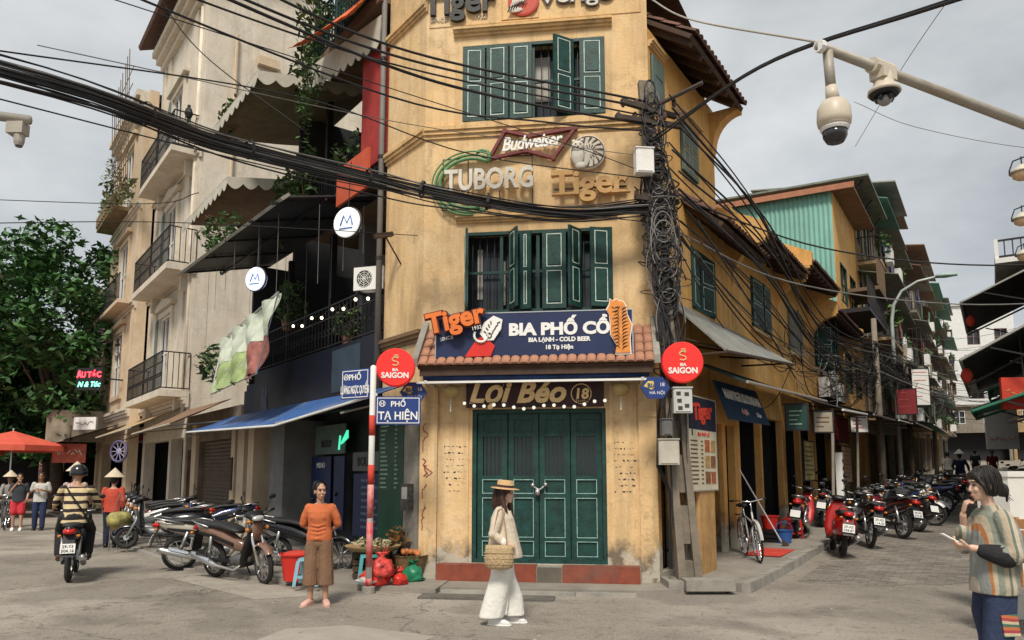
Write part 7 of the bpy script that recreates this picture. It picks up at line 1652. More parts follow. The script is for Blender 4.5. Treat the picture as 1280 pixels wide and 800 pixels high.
def bicycle(label, M, col, basket=True, lean=.08, group='bicycles'):
 R = thing('bicycle', label, 'bicycle', None, group)
 for x in (-.52, .53): wheel(R, x, .33, .035, CHROME, spokes=18, thin=True)
 m = MB(); P = dict(bb=(-.08, 0, .28), st=(-.22, 0, .72), hd=(.36, 0, .80), hb=(.40, 0, .62), ra=(-.52, 0, .33))
 for a, b in (('bb', 'st'), ('bb', 'hb'), ('st', 'hb'), ('hd', 'hb')): m.tube([P[a], P[b]], .016, 6)
 for s in (-.05, .05): m.tube([P['st'], (-.52, s, .33)], .009, 5); m.tube([P['bb'], (-.52, s, .33)], .01, 5); m.tube([P['hb'], (.46, s, .5), (.53, s, .33)], .011, 5)
 m.build('frame', col, R, smooth=True)
 m = MB(); m.tube([(.36, 0, .8), (.35, 0, .97)], .013, 6); m.tube([(.20, -.28, 1.0), (.32, -.2, 1.0), (.37, 0, .97), (.32, .2, 1.0), (.20, .28, 1.0)], .011, 6); m.build('handlebar', CHROME, R, smooth=True)
 for s in (-1, 1): m = MB(); m.tube([(.26, s * .25, 1.0), (.17, s * .29, 1.0)], .017, 6); m.build('grip', BLACK, R)
 m = MB(); m.tube([(-.22, 0, .72), (-.25, 0, .86)], .012, 6); m.build('seat_post', CHROME, R); m = MB(); m.hull([(-.40, 0, .89, .09, .035), (-.28, 0, .89, .085, .035), (-.1, 0, .89, .03, .02)], 10, 2.2); m.build('saddle', SEAT, R, smooth=True)
 m = MB(); fender(m, -.52, .33, 40, 190, .03, .02); m.build('rear_fender', col, R); m = MB(); fender(m, .53, .33, 10, 130, .03, .02); m.build('front_fender', col, R)
 m = MB(); m.tube([(-.3, -.06, .72), (-.75, -.06, .71), (-.75, .06, .71), (-.3, .06, .72)], .008, 5); m.tube([(-.7, .06, .7), (-.52, .06, .33)], .007, 5); m.build('rack', IRON, R)
 m = MB(); m.lathe([(.09, -.01), (.09, .01)], 16, (-.08, -.05, .28), 'y'); m.tube([(-.08, -.07, .28), (.02, -.08, .14)], .01, 5); m.tube([(-.08, .07, .28), (-.18, .08, .42)], .01, 5); m.obox((.02, -.12, .14), (.08, .08, .02)); m.obox((-.18, .12, .42), (.08, .08, .02)); m.build('crankset', STEEL, R)
 if basket:
  m = MB()
  for z in (.72, .80, .88, .95): m.tube([(.42, -.15, z), (.66, -.15, z), (.66, .15, z), (.42, .15, z), (.42, -.15, z)], .006, 4)
  for k in range(7): m.tube([(.66, -.15 + .05 * k, .72), (.66, -.15 + .05 * k, .95)], .005, 4)
  m.build('basket', IRON, R)
 R.matrix_world = M @ Matrix.Rotation(lean, 4, 'X'); return R
bicycle('white bicycle parked on the pavement beside the menu board', frp(2.75, -.55, -95, .11), paint('offwhite', (.55, .54, .5)), False)
bicycle('old dark bicycle ridden by the person in the striped blouse and conical hat', gp(-9.35, 16.0, 112), paint('oldblack', (.03, .03, .03)), False, 0)

# ---------------------------------------------------------------- people (x forward, y left, z up)
def blob(mb, name, mt_, parent, vox=.012, sm=3, label=None):
 me = bpy.data.meshes.new('blob'); me.from_pydata([tuple(p) for p in mb.v], [], mb.f); me.update()
 o = bpy.data.objects.new('blob_tmp', me); COL.objects.link(o)
 r = o.modifiers.new('r', 'REMESH'); r.mode = 'VOXEL'; r.voxel_size = vox; r.use_smooth_shade = True
 s = o.modifiers.new('s', 'SMOOTH'); s.iterations = sm; s.factor = .5
 d = bpy.context.evaluated_depsgraph_get(); out = bpy.data.meshes.new_from_object(o.evaluated_get(d))
 bpy.data.objects.remove(o); bpy.data.meshes.remove(me)
 out.materials.clear(); out.materials.append(mt_); out.name = name
 out.polygons.foreach_set('use_smooth', [True] * len(out.polygons))
 p = bpy.data.objects.new(name, out); COL.objects.link(p); p.parent = parent
 if label: p['label'] = label
 return p
def limb(m, pts, rs, n=10):
 pts = [Vector(p) for p in pts]; m.tube(pts, rs, n)
 for p, r in zip(pts, rs):
  if not isinstance(r, (tuple, list)): m.ell(p, r * .985, 10, 7)
def hand(m, w_, d, nrm, s=1., curl=.5, side=1):
 """palm + four fingers + thumb; d = direction of the hand, nrm = palm normal (fingers curl towards it)"""
 w_, d, nrm = Vector(w_), Vector(d).normalized(), Vector(nrm).normalized(); b = d.cross(nrm).normalized() * side; nrm = b.cross(d).normalized() * side
 for k in range(4):
  o = b * ((k - 1.5) * .019 * s); L_ = (.066, .076, .072, .056)[k] * s; p0 = w_ + d * .03 * s + o * .7; p1 = w_ + d * .085 * s + o
  m.tube([w_ + o * .4, p0, p1], [.013 * s, .0145 * s, .011 * s], 7)
  p2 = p1 + (d * cos(curl) + nrm * sin(curl)) * L_ * .5; p3 = p2 + (d * cos(curl * 2.1) + nrm * sin(curl * 2.1)) * L_ * .5; limb(m, [p1, p2, p3], [.0098 * s, .009 * s, .0075 * s], 7)
 t0 = w_ + d * .025 * s - b * .028 * s; t1 = t0 + (d * .75 - b * .6 + nrm * .35).normalized() * .035 * s; t2 = t1 + (d * .9 - b * .1 + nrm * .5).normalized() * .03 * s; limb(m, [w_, t0, t1, t2], [.014 * s, .013 * s, .0105 * s, .009 * s], 7)
def head_shape(m, c, yaw, s=1., tilt=0):
 T = Matrix.Translation(c) @ Matrix.Rotation(yaw, 4, 'Z') @ Matrix.Rotation(tilt, 4, 'Y'); k = MB(T)
 k.ell((-.012, 0, .03), (.092 * s, .074 * s, .092 * s), 16, 12); k.ell((.022, 0, -.035), (.062 * s, .056 * s, .075 * s), 14, 10); k.ell((.048, 0, -.085), (.028 * s, .03 * s, .022 * s), 10, 8)
 k.tube([(.072 * s, 0, .02 * s), (.094 * s, 0, -.018 * s), (.098 * s, 0, -.028 * s), (.082 * s, 0, -.036 * s)], [.010, .011, .012, .008], 8)
 k.ell((.078 * s, 0, -.060), (.014, .022, .007), 8, 6); k.ell((.075 * s, 0, -.072), (.014, .02, .007), 8, 6); k.ell((.075 * s, 0, .035), (.018, .05, .012), 8, 6)
 for q in (-1, 1): k.ell((-.012, q * .074 * s, -.012), (.020, .010, .032), 8, 7); k.ell((.055, q * .032, -.025), (.03, .022, .025), 8, 6)
 m.v += k.v; b = len(m.v) - len(k.v); m.f += [tuple(i + b for i in f) for f in k.f]
 return T
def face_bits(T, parent, s=1., brow=True):
 e = MB(T); b = MB(T); l = MB(T)
 for q in (-1, 1): e.ell((.076 * s, q * .030, .008), (.010, .014, .007), 8, 6); b.tube([(.084 * s, q * .014, .028), (.083 * s, q * .032, .033), (.070 * s, q * .05, .028)], .0042, 5)
 l.ell((.088 * s, 0, -.0655), (.008, .021, .008), 8, 6)
 e.build('eye', mat('dark_eye', (.015, .01, .008), .25, bump=0), parent, smooth=True); b.build('eyebrow', HAIR, parent); l.build('lips', mat('lip_tone', (.36, .10, .08), .5), parent, smooth=True)
HAIR = mat('black_hair', (.014, .010, .008), .42, var=.4, scale=18, bump=.4, bscale=140); HAIR_B = mat('dark_brown_hair', (.045, .020, .012), .42, var=.4, scale=18, bump=.4, bscale=140)
SKIN = mat('skin', (.46, .26, .17), .55, var=.08, bump=.05); SKIN_L = mat('light_skin', (.60, .38, .28), .5, var=.06, bump=.04); SKIN_D = mat('tan_skin', (.30, .155, .09), .55, var=.1, bump=.05)
def strands(T, parent, mt_, n, zend, r=.004, a0=75, a1=285, out=1.04, back=0., seed=1):
 rn = random.Random(seed); m = MB(T)
 for i in range(n):
  a = radians(rn.uniform(a0, a1)); c, d = cos(a), sin(a); ze = zend + rn.uniform(-.02, .02); k = out * rn.uniform(.98, 1.06); q = rn.uniform(-.15, .15)
  m.tube([(-.02 + rn.uniform(-.02, .02), rn.uniform(-.012, .012), .135)] + [(-.024 + (.103 * k) * cos(a + q * t_) * sin(w), .087 * k * sin(a + q * t_) * sin(w), .042 + .094 * k * cos(w)) for t_, w in ((.3, .5), (.6, 1.0), (.8, 1.45))] + [(-.03 + .1 * k * c + back, .085 * k * d, .042 + (ze - .042) * .6), (-.03 + .09 * k * c + back, .08 * k * d, ze)], [r * .6, r, r, r, r, r * .4], 4, False)
 t_ = m.build('hair_strands', mt_, parent, smooth=True); t_['kind'] = 'stuff'
def cloth(name, c, rough=.85, **k): return mat(name, c, rough, var=k.get('var', .12), scale=k.get('scale', 9), bump=.55, bscale=k.get('bscale', 17), dirt=k.get('dirt'), dirt_amt=.4)
def stripes(name, cols, scale, axis='Z', rough=.85, pos=None):
 m = cloth(name, cols[0], rough); n, l = m.node_tree.nodes, m.node_tree.links; b = n['Principled BSDF']; tc = [k for k in n if k.type == 'TEX_COORD'][0]
 mp = n.new('ShaderNodeMath'); mp.operation = 'MULTIPLY'; mp.inputs[1].default_value = scale; sp = n.new('ShaderNodeSeparateXYZ'); fr = n.new('ShaderNodeMath'); fr.operation = 'FRACT'
 nz = n.new('ShaderNodeTexNoise'); nz.inputs['Scale'].default_value = 5; mx = n.new('ShaderNodeMixRGB'); mx.inputs['Fac'].default_value = .03
 l.new(tc.outputs['Object'], nz.inputs['Vector']); l.new(tc.outputs['Object'], mx.inputs['Color1']); l.new(nz.outputs['Color'], mx.inputs['Color2'])
 l.new(mx.outputs['Color'], sp.inputs[0]); l.new(sp.outputs[axis], mp.inputs[0]); l.new(mp.outputs[0], fr.inputs[0])
 rp = n.new('ShaderNodeValToRGB'); rp.color_ramp.interpolation = 'CONSTANT'; el = rp.color_ramp.elements
 while len(el) < len(cols): el.new(.5)
 for i, c in enumerate(cols): el[i].position = (pos[i] if pos else i / len(cols)); el[i].color = tuple(c) + (1,)
 l.new(fr.outputs[0], rp.inputs['Fac']); l.new(rp.outputs['Color'], b.inputs['Base Color']); return m
def conical_hat(T, parent, mt_=None, r=.21):
 m = MB(T); m.lathe([(.004, .21), (.05, .165), (r * .6, .085), (r, .0), (r * .97, -.006), (r * .55, .07), (.02, .18)], 22, (0, 0, .07)); o = m.build('conical_hat', mt_ or mat('palm_leaf_hat', (.56, .47, .34), .8, var=.15, scale=14), parent, smooth=False)
 m = MB(T); m.tube([(.0, .078, .1), (.03, .06, -.08), (.045, 0, -.125), (.03, -.06, -.08), (0, -.078, .1)], .006, 5); m.build('hat_strap', CABLE_G, parent); return o
def shoes(P, ank, mt_, s=1., yaw=0, sole=None, L_=.25, clog=False):
 for a, yw in zip(ank, yaw if isinstance(yaw, (list, tuple)) else (yaw, yaw)):
  T = Matrix.Translation((a[0], a[1], a[2])) @ Matrix.Rotation(yw, 4, 'Z'); m = MB(T)
  m.hull([(-.065, 0, .035, .03, .035), (-.03, 0, .05 if not clog else .04, .036, .05), (.06, 0, .042, .042, .042), (.13, 0, .032, .045, .03), (.185, 0, .022, .03, .016)], 12, 2.6); m.build('shoe', mt_, P, smooth=True)
  m = MB(T); m.hull([(-.072, 0, .01, .033, .012), (.06, 0, .01, .044, .012), (.14, 0, .01, .047, .012), (.195, 0, .011, .03, .01)], 12, 3); m.build('shoe_sole', sole or mt_, P)
def person(label, group=None): return thing('person', label, 'person', None, group)

# --- woman crossing in the middle: straw hat, cream jacket, white trousers (facing +x, camera at -y: her right side shows)
P = person('woman in straw hat, cream jacket and white trousers carrying a woven bag')
m = MB()
limb(m, [(.0, -.09, .80), (.03, -.085, .42), (-.05, -.08, .08)], [.075, .05, .034]); limb(m, [(.0, .08, .80), (.03, .08, .42), (.06, .08, .08)], [.075, .05, .034])
m.hull([(.74, 0, 0, .09, .13), (.86, -.01, 0, .10, .14), (.97, 0, 0, .08, .11), (1.12, .01, 0, .085, .125), (1.25, 0, 0, .075, .14), (1.31, -.01, 0, .045, .07)], 14, 2.2, 'z')
limb(m, [(-.005, 0, 1.27), (.02, 0, 1.38)], [.048, .042]); T = head_shape(m, Vector((.035, 0, 1.455)), -.25, .96)
limb(m, [(-.01, -.165, 1.245), (-.07, -.21, 1.02), (.06, -.20, .905)], [.042, .034, .024]); hand(m, (.075, -.198, .90), (.9, .12, -.2), (0, .4, -1), .9, .9, -1)
limb(m, [(-.01, .165, 1.245), (-.05, .19, 1.02), (.03, .17, .82)], [.042, .034, .024]); hand(m, (.03, .17, .81), (.2, 0, -1), (0, -1, 0), .9, .4, 1)
blob(m, 'body', SKIN_L, P, .0065, 3); face_bits(T, P, .96)
JK = cloth('cream_linen', (.60, .51, .40), .85, var=.1)
m = MB(); m.hull([(.74, .03, 0, .20, .185), (.79, .025, 0, .198, .19), (.92, .015, 0, .175, .178), (1.05, .005, 0, .152, .168), (1.18, -.005, 0, .13, .165), (1.26, -.015, 0, .085, .155), (1.30, -.015, 0, .06, .10), (1.325, -.012, 0, .052, .062)], 18, 2.3, 'z')
for s in (-1, 1):
 e = (-.075, -.215, 1.01) if s < 0 else (-.05, .195, 1.02); w_ = (.015, -.208, .94) if s < 0 else (.01, .18, .88)
 limb(m, [(-.012, s * .15, 1.255), (-.045, s * .19, 1.13), e, w_], [.062, .064, .06, .048], 12)
m.tube([(.09, -.05, 1.27), (.135, -.03, 1.1), (.17, -.03, .8)], [.012, .014, .012], 6); m.tube([(-.1, -.12, 1.1), (-.05, -.16, 1.0), (.1, -.15, .9)], [.01, .016, .01], 6); m.tube([(.04, -.16, 1.15), (.1, -.14, .95)], [.01, .012], 6)
blob(m, 'jacket', JK, P, .008, 4)
m = MB(); limb(m, [(.012, -.209, .945), (.045, -.203, .918)], [.047, .044], 12); blob(m, 'shirt_cuff', cloth('white_cotton', (.76, .75, .72)), P, .007, 2)
TR = cloth('white_linen', (.72, .70, .64), .85, var=.06)
m = MB()
for s, ax, kx in ((-1, -.085, .0), (1, .095, .03)):
 m.hull([(.09, ax * 1.2 - .015, s * .09, .142, .112), (.3, ax * .8 + kx * .3, s * .088, .132, .106), (.55, .0, s * .085, .125, .10), (.72, .0, s * .075, .108, .098), (.88, .0, s * .06, .10, .09)], 16, 2.2, 'z')
 for k in range(5): a = k * 1.25 + s; m.tube([(ax + .14 * cos(a), s * .085 + .098 * sin(a), .11), (.0 + .115 * cos(a), s * .085 + .095 * sin(a), .62)], [.012, .004], 5)
m.ell((0, 0, .80), (.112, .15, .10), 14, 8); blob(m, 'trousers', TR, P, .009, 3)
shoes(P, [(-.085, -.08, .0), (.075, .08, .0)], cloth('white_leather', (.74, .73, .71), .5, var=.05), yaw=(-.05, .02), sole=SIGNW)
hp = Vector((.035, 0, 1.455)); HT = Matrix.Translation(hp) @ Matrix.Rotation(-.25, 4, 'Z')
m = MB(HT); m.ell((-.022, 0, .035), (.098, .084, .09), 14, 10); m.tube([(-.09, 0, .02), (-.11, 0, -.12), (-.10, 0, -.22)], [(.07, .06), (.075, .05), (.03, .03)], 10)
for s in (-1, 1): m.tube([(.0, s * .072, .05), (-.01, s * .085, -.06), (.03, s * .09, -.18), (.06, s * .085, -.30)], [(.03, .035), (.03, .035), (.028, .03), (.01, .012)], 8)
blob(m, 'hair', HAIR_B, P, .008, 2); strands(HT, P, HAIR_B, 70, -.24, .005, 70, 290, 1.06, 0, 3)
STRAW = mat('straw', (.56, .36, .18), .75, var=.2, scale=40, bump=.5, bscale=120)
HH = HT @ Matrix.Rotation(.10, 4, 'Y'); m = MB(HH); m.lathe([(.0, .155), (.085, .152), (.094, .14), (.1, .072), (.165, .062), (.168, .055), (.1, .058), (.09, .05)], 28, (-.015, 0, 0)); m.build('straw_hat', STRAW, P, smooth=True)
m = MB(HH); m.lathe([(.1015, .073), (.0995, .10)], 28, (-.015, 0, 0), 'z', False); m.build('hat_band', mat('dark_ribbon', (.04, .02, .015), .6), P)
WOV = mat('woven_straw_bag', (.50, .36, .20), .8, var=.35, scale=60, bump=.8, bscale=90)
Bg = thing('handbag', 'woven straw tote bag hanging at the side of the woman in the straw hat', 'bag', None)
bm = MB(); rings = []
for z, a, b_ in ((.64, .10, .035), (.66, .15, .06), (.74, .165, .066), (.86, .155, .06), (.90, .15, .056)): rings.append([(a * math.copysign(abs(cos(t_)) ** .7, cos(t_)), -.275 + b_ * sin(t_), z) for t_ in [2 * pi * k / 22 for k in range(22)]])
bm.loft(rings, True); bm.build('bag_body', WOV, Bg, smooth=True)
m = MB(); m.tube([(-.09, -.275, .89), (-.06, -.26, 1.05), (-.02, -.225, 1.28), (.02, -.2, 1.31), (.05, -.235, 1.2), (.08, -.27, 1.0), (.09, -.275, .89)], .007, 6); m.build('strap', mat('tan_leather', (.34, .20, .10), .6), Bg)
for z in (.70, .76, .82): m = MB(); m.tube([(.168 * math.copysign(abs(cos(t_)) ** .7, cos(t_)), -.275 + .067 * sin(t_), z) for t_ in [2 * pi * k / 22 for k in range(23)]], .004, 4); m.build('weave_band', WOV, Bg)
WP = place(-.10, 8.17, 0, radians(-8)) @ Matrix.Scale(.95, 4); P.matrix_world = WP; Bg.matrix_world = WP

# --- woman in orange T-shirt, arms behind her back
P = person('woman in orange T-shirt and brown culottes standing with hands behind her back')
m = MB()
for s in (-1, 1):
 limb(m, [(0, s * .085, .80), (.01, s * .09, .42), (-.01, s * .10, .07)], [.075, .052, .033]); m.ell((-.015, s * .10, .30), (.05, .045, .1), 10, 8)
 limb(m, [(-.01, s * .165, 1.255), (-.05, s * .225, 1.02), (-.15, s * .06, .90)], [.042, .034, .024]); hand(m, (-.155, s * .04, .895), (-.1, -s, -.15), (-1, 0, 0), .9, .5, s)
m.hull([(.74, 0, 0, .09, .13), (.86, -.01, 0, .10, .14), (.97, 0, 0, .08, .11), (1.12, .01, 0, .085, .125), (1.25, 0, 0, .075, .14), (1.31, -.01, 0, .045, .07)], 14, 2.2, 'z')
limb(m, [(-.005, 0, 1.27), (.02, 0, 1.39)], [.05, .044]); hc = Vector((.03, 0, 1.465)); T = head_shape(m, hc, .55, .97)
blob(m, 'body', SKIN, P, .0065, 3); face_bits(T, P, .97)
TS = cloth('orange_cotton', (.50, .13, .045), .85, var=.15, scale=4)
m = MB(); m.hull([(.83, 0, 0, .118, .165), (.9, 0, 0, .12, .165), (1.0, 0, 0, .108, .148), (1.12, .015, 0, .115, .152), (1.2, .01, 0, .105, .160), (1.265, -.01, 0, .08, .150), (1.30, -.01, 0, .062, .10)], 18, 2.3, 'z')
for s in (-1, 1): limb(m, [(-.01, s * .145, 1.25), (-.035, s * .205, 1.12), (-.05, s * .222, 1.04)], [.06, .057, .055], 12); m.ell((.085, s * .06, 1.13), (.045, .055, .05), 10, 8)
for k, z in enumerate((.87, .93, .98, 1.03)): m.tube([(.10, -.10, z), (.122, .0, z - .015), (.10, .10, z + .01)], [.006, .014, .006], 6)
blob(m, 'shirt', TS, P, .0085, 3)
CU = cloth('brown_crepe', (.20, .11, .065), .85, var=.15)
m = MB()
for s in (-1, 1):
 m.hull([(.26, .0, s * .098, .105, .098), (.45, .005, s * .092, .10, .094), (.65, .0, s * .085, .10, .092), (.80, .0, s * .075, .105, .092), (.88, 0, s * .06, .10, .09)], 16, 2.2, 'z')
 for k in range(8): a = k * .785 + .2; m.tube([(.103 * cos(a), s * .098 + .097 * sin(a), .27), (.1 * cos(a), s * .085 + .09 * sin(a), .78)], [.011, .006], 5)
m.ell((0, 0, .80), (.112, .15, .10), 14, 8); blob(m, 'culottes', CU, P, .0085, 2)
shoes(P, [(-.02, -.10, 0), (-.02, .10, 0)], mat('pink_rubber', (.56, .33, .27), .6), yaw=(-.35, .35), clog=True)
HT = Matrix.Translation(hc) @ Matrix.Rotation(.55, 4, 'Z'); m = MB(HT); m.ell((-.026, 0, .04), (.096, .083, .088), 14, 10); m.ell((-.06, 0, -.01), (.06, .075, .07), 12, 8); m.ell((-.12, 0, .0), (.045, .05, .05), 10, 8); blob(m, 'hair', HAIR, P, .008, 2); strands(HT, P, HAIR, 60, -.03, .004, 80, 280, 1.02, 0, 5)
P.matrix_world = place(-2.38, 9.3, 0, radians(-88)) @ Matrix.Scale(.945, 4)

# --- woman on the right with phone, striped shirt (facing -x)
P = person('woman in loose striped shirt and patched jeans holding a phone at the right')
m = MB()
for s in (-1, 1): limb(m, [(0, s * .09, .84), (.02 + .03 * s, s * .09, .45), (.0 - .05 * s, s * .095, .07)], [.08, .052, .035])
m.hull([(.76, 0, 0, .09, .135), (.88, -.01, 0, .10, .145), (1.0, 0, 0, .085, .115), (1.16, .01, 0, .09, .13), (1.30, -.01, 0, .078, .145), (1.365, -.02, 0, .045, .07)], 14, 2.2, 'z')
limb(m, [(-.02, 0, 1.31), (.01, 0, 1.44)], [.05, .044]); hc = Vector((.03, 0, 1.52)); T = head_shape(m, hc, .0, 1.0, .08)
limb(m, [(-.02, .165, 1.29), (-.04, .215, 1.06), (.20, .13, 1.10)], [.044, .036, .025]); hand(m, (.215, .125, 1.103), (1, -.15, .12), (0, -.45, 1), .95, .75, 1)
limb(m, [(-.02, -.165, 1.29), (.10, -.19, 1.10), (.15, -.075, 1.31)], [.044, .036, .025]); hand(m, (.152, -.07, 1.325), (-.15, .35, .9), (-.9, .2, 0), .9, .8, -1)
blob(m, 'body', SKIN_L, P, .0065, 3); face_bits(T, P)
SH = stripes('multicolour_stripe_cotton', [(.40, .33, .24), (.22, .24, .19), (.44, .37, .27), (.42, .17, .06), (.24, .25, .23), (.46, .39, .30), (.13, .16, .12)], 5.2, 'X', pos=[0, .17, .38, .5, .57, .76, .91])
m = MB(); m.hull([(.79, .0, 0, .148, .19), (.84, .0, 0, .15, .195), (.95, -.005, 0, .14, .185), (1.1, -.005, 0, .128, .178), (1.22, -.015, 0, .115, .172), (1.31, -.02, 0, .09, .16), (1.35, -.02, 0, .062, .10), (1.385, -.012, 0, .056, .064)], 20, 2.3, 'z')
limb(m, [(-.02, .15, 1.30), (-.045, .20, 1.18), (-.045, .222, 1.07), (.03, .195, 1.06)], [.066, .072, .078, .07], 12); limb(m, [(-.02, -.15, 1.30), (.05, -.19, 1.18), (.10, -.195, 1.09), (.14, -.12, 1.2)], [.066, .07, .066, .05], 12)
for k in range(6): a = k * 1.05 + .3; m.tube([(.14 * cos(a), .185 * sin(a), .81), (.12 * cos(a) - .01, .17 * sin(a), 1.2)], [.018, .006], 6)
m.tube([(-.12, .12, 1.2), (-.09, .19, 1.0), (-.13, .14, .85)], [.012, .02, .012], 6)
blob(m, 'shirt', SH, P, .0085, 3)
m = MB(); limb(m, [(.0, .205, 1.05), (.07, .18, 1.065), (.135, .155, 1.08)], [.079, .066, .05], 12); blob(m, 'sleeve_cuff', cloth('black_knit', (.016, .015, .018)), P, .008, 2)
JE = cloth('dark_denim', (.022, .034, .075), .85, var=.3, scale=6)
m = MB()
for s in (-1, 1): m.hull([(.08, -.05 * s, s * .095, .10, .085), (.3, -.01, s * .095, .098, .085), (.48, .02 + .03 * s, s * .09, .10, .088), (.65, .02, s * .085, .108, .092), (.80, 0, s * .075, .11, .095), (.92, 0, s * .05, .10, .10)], 16, 2.3, 'z')
m.ell((0, 0, .82), (.115, .16, .10), 14, 8); blob(m, 'jeans', JE, P, .009, 3)
for nm, c, r_, mt_ in (('jeans_patch', (.0, .182, .60), (.055, .006, .07), stripes('patch_print', [(.45, .14, .05), (.06, .14, .10), (.5, .42, .28), (.35, .05, .06)], 14, 'Z')), ('jeans_patch', (.10, .16, .40), (.05, .02, .08), cloth('tan_patch', (.42, .30, .18)))):
 m = MB(); m.obox(c, (r_[0] * 2, .012, r_[2] * 2), (0, .1, -.2 if c[0] > .05 else 0)); m.build(nm, mt_, P)
shoes(P, [(.05, -.095, 0), (-.05, .095, 0)], cloth('grey_canvas_shoe', (.25, .25, .25)), sole=SIGNW)
HT = Matrix.Translation(hc) @ Matrix.Rotation(.08, 4, 'Y'); m = MB(HT); m.ell((-.024, 0, .042), (.103, .087, .092), 16, 12); m.ell((-.06, 0, -.01), (.065, .083, .08), 12, 8); m.ell((.055, 0, .07), (.04, .068, .035), 12, 8)
for s in (-1, 1): m.tube([(.055, s * .06, .06), (.03, s * .082, .0), (.015, s * .086, -.07)], [(.022, .02), (.024, .016), (.008, .008)], 8)
m.ell((-.135, 0, -.045), (.05, .04, .05), 10, 8); m.tube([(-.10, 0, -.02), (-.14, 0, -.04), (-.16, 0, -.09)], [.05, .045, .02], 8)
blob(m, 'hair', HAIR, P, .007, 2); strands(HT, P, HAIR, 110, -.065, .0045, 62, 298, 1.03, 0, 7); strands(HT, P, HAIR, 26, .045, .004, -50, 50, 1.0, .01, 9)
m = MB(HT); rn_ = random.Random(4)
for i in range(26): a = rn_.uniform(0, 6.3); m.tube([(-.115, .02 * cos(a), -.03 + .02 * sin(a)), (-.155, .035 * cos(a), -.05 + .03 * sin(a)), (-.17 + .02 * cos(a), .03 * cos(a * 2), -.11 + .02 * sin(a * 3))], [.005, .005, .002], 4, False)
t_ = m.build('hair_strands', HAIR, P, smooth=True); t_['kind'] = 'stuff'
m = MB(); m.lathe([(.02, -.006), (.02, .006)], 10, (-.12, 0, 1.485), 'x'); m.build('hair_tie', RED, P)
RW = place(3.32, 5.22, 0, radians(174)) @ Matrix.Diagonal((.92, .92, 1, 1)); P.matrix_world = RW
Ph = thing('phone', 'white smartphone held by the woman in the striped shirt', 'phone', None); m = MB(Matrix.Translation((.32, .09, 1.155)) @ Matrix.Rotation(-.5, 4, 'Y') @ Matrix.Rotation(-.2, 4, 'Z')); m.box(-.075, .075, -.036, .036, -.004, .004); m.build('phone_body', SIGNW, Ph); m = MB(Matrix.Translation((.32, .09, 1.155)) @ Matrix.Rotation(-.5, 4, 'Y') @ Matrix.Rotation(-.2, 4, 'Z')); m.box(-.07, .07, -.033, .033, .0041, .005); m.build('phone_screen', GLASS, Ph); Ph.matrix_world = RW
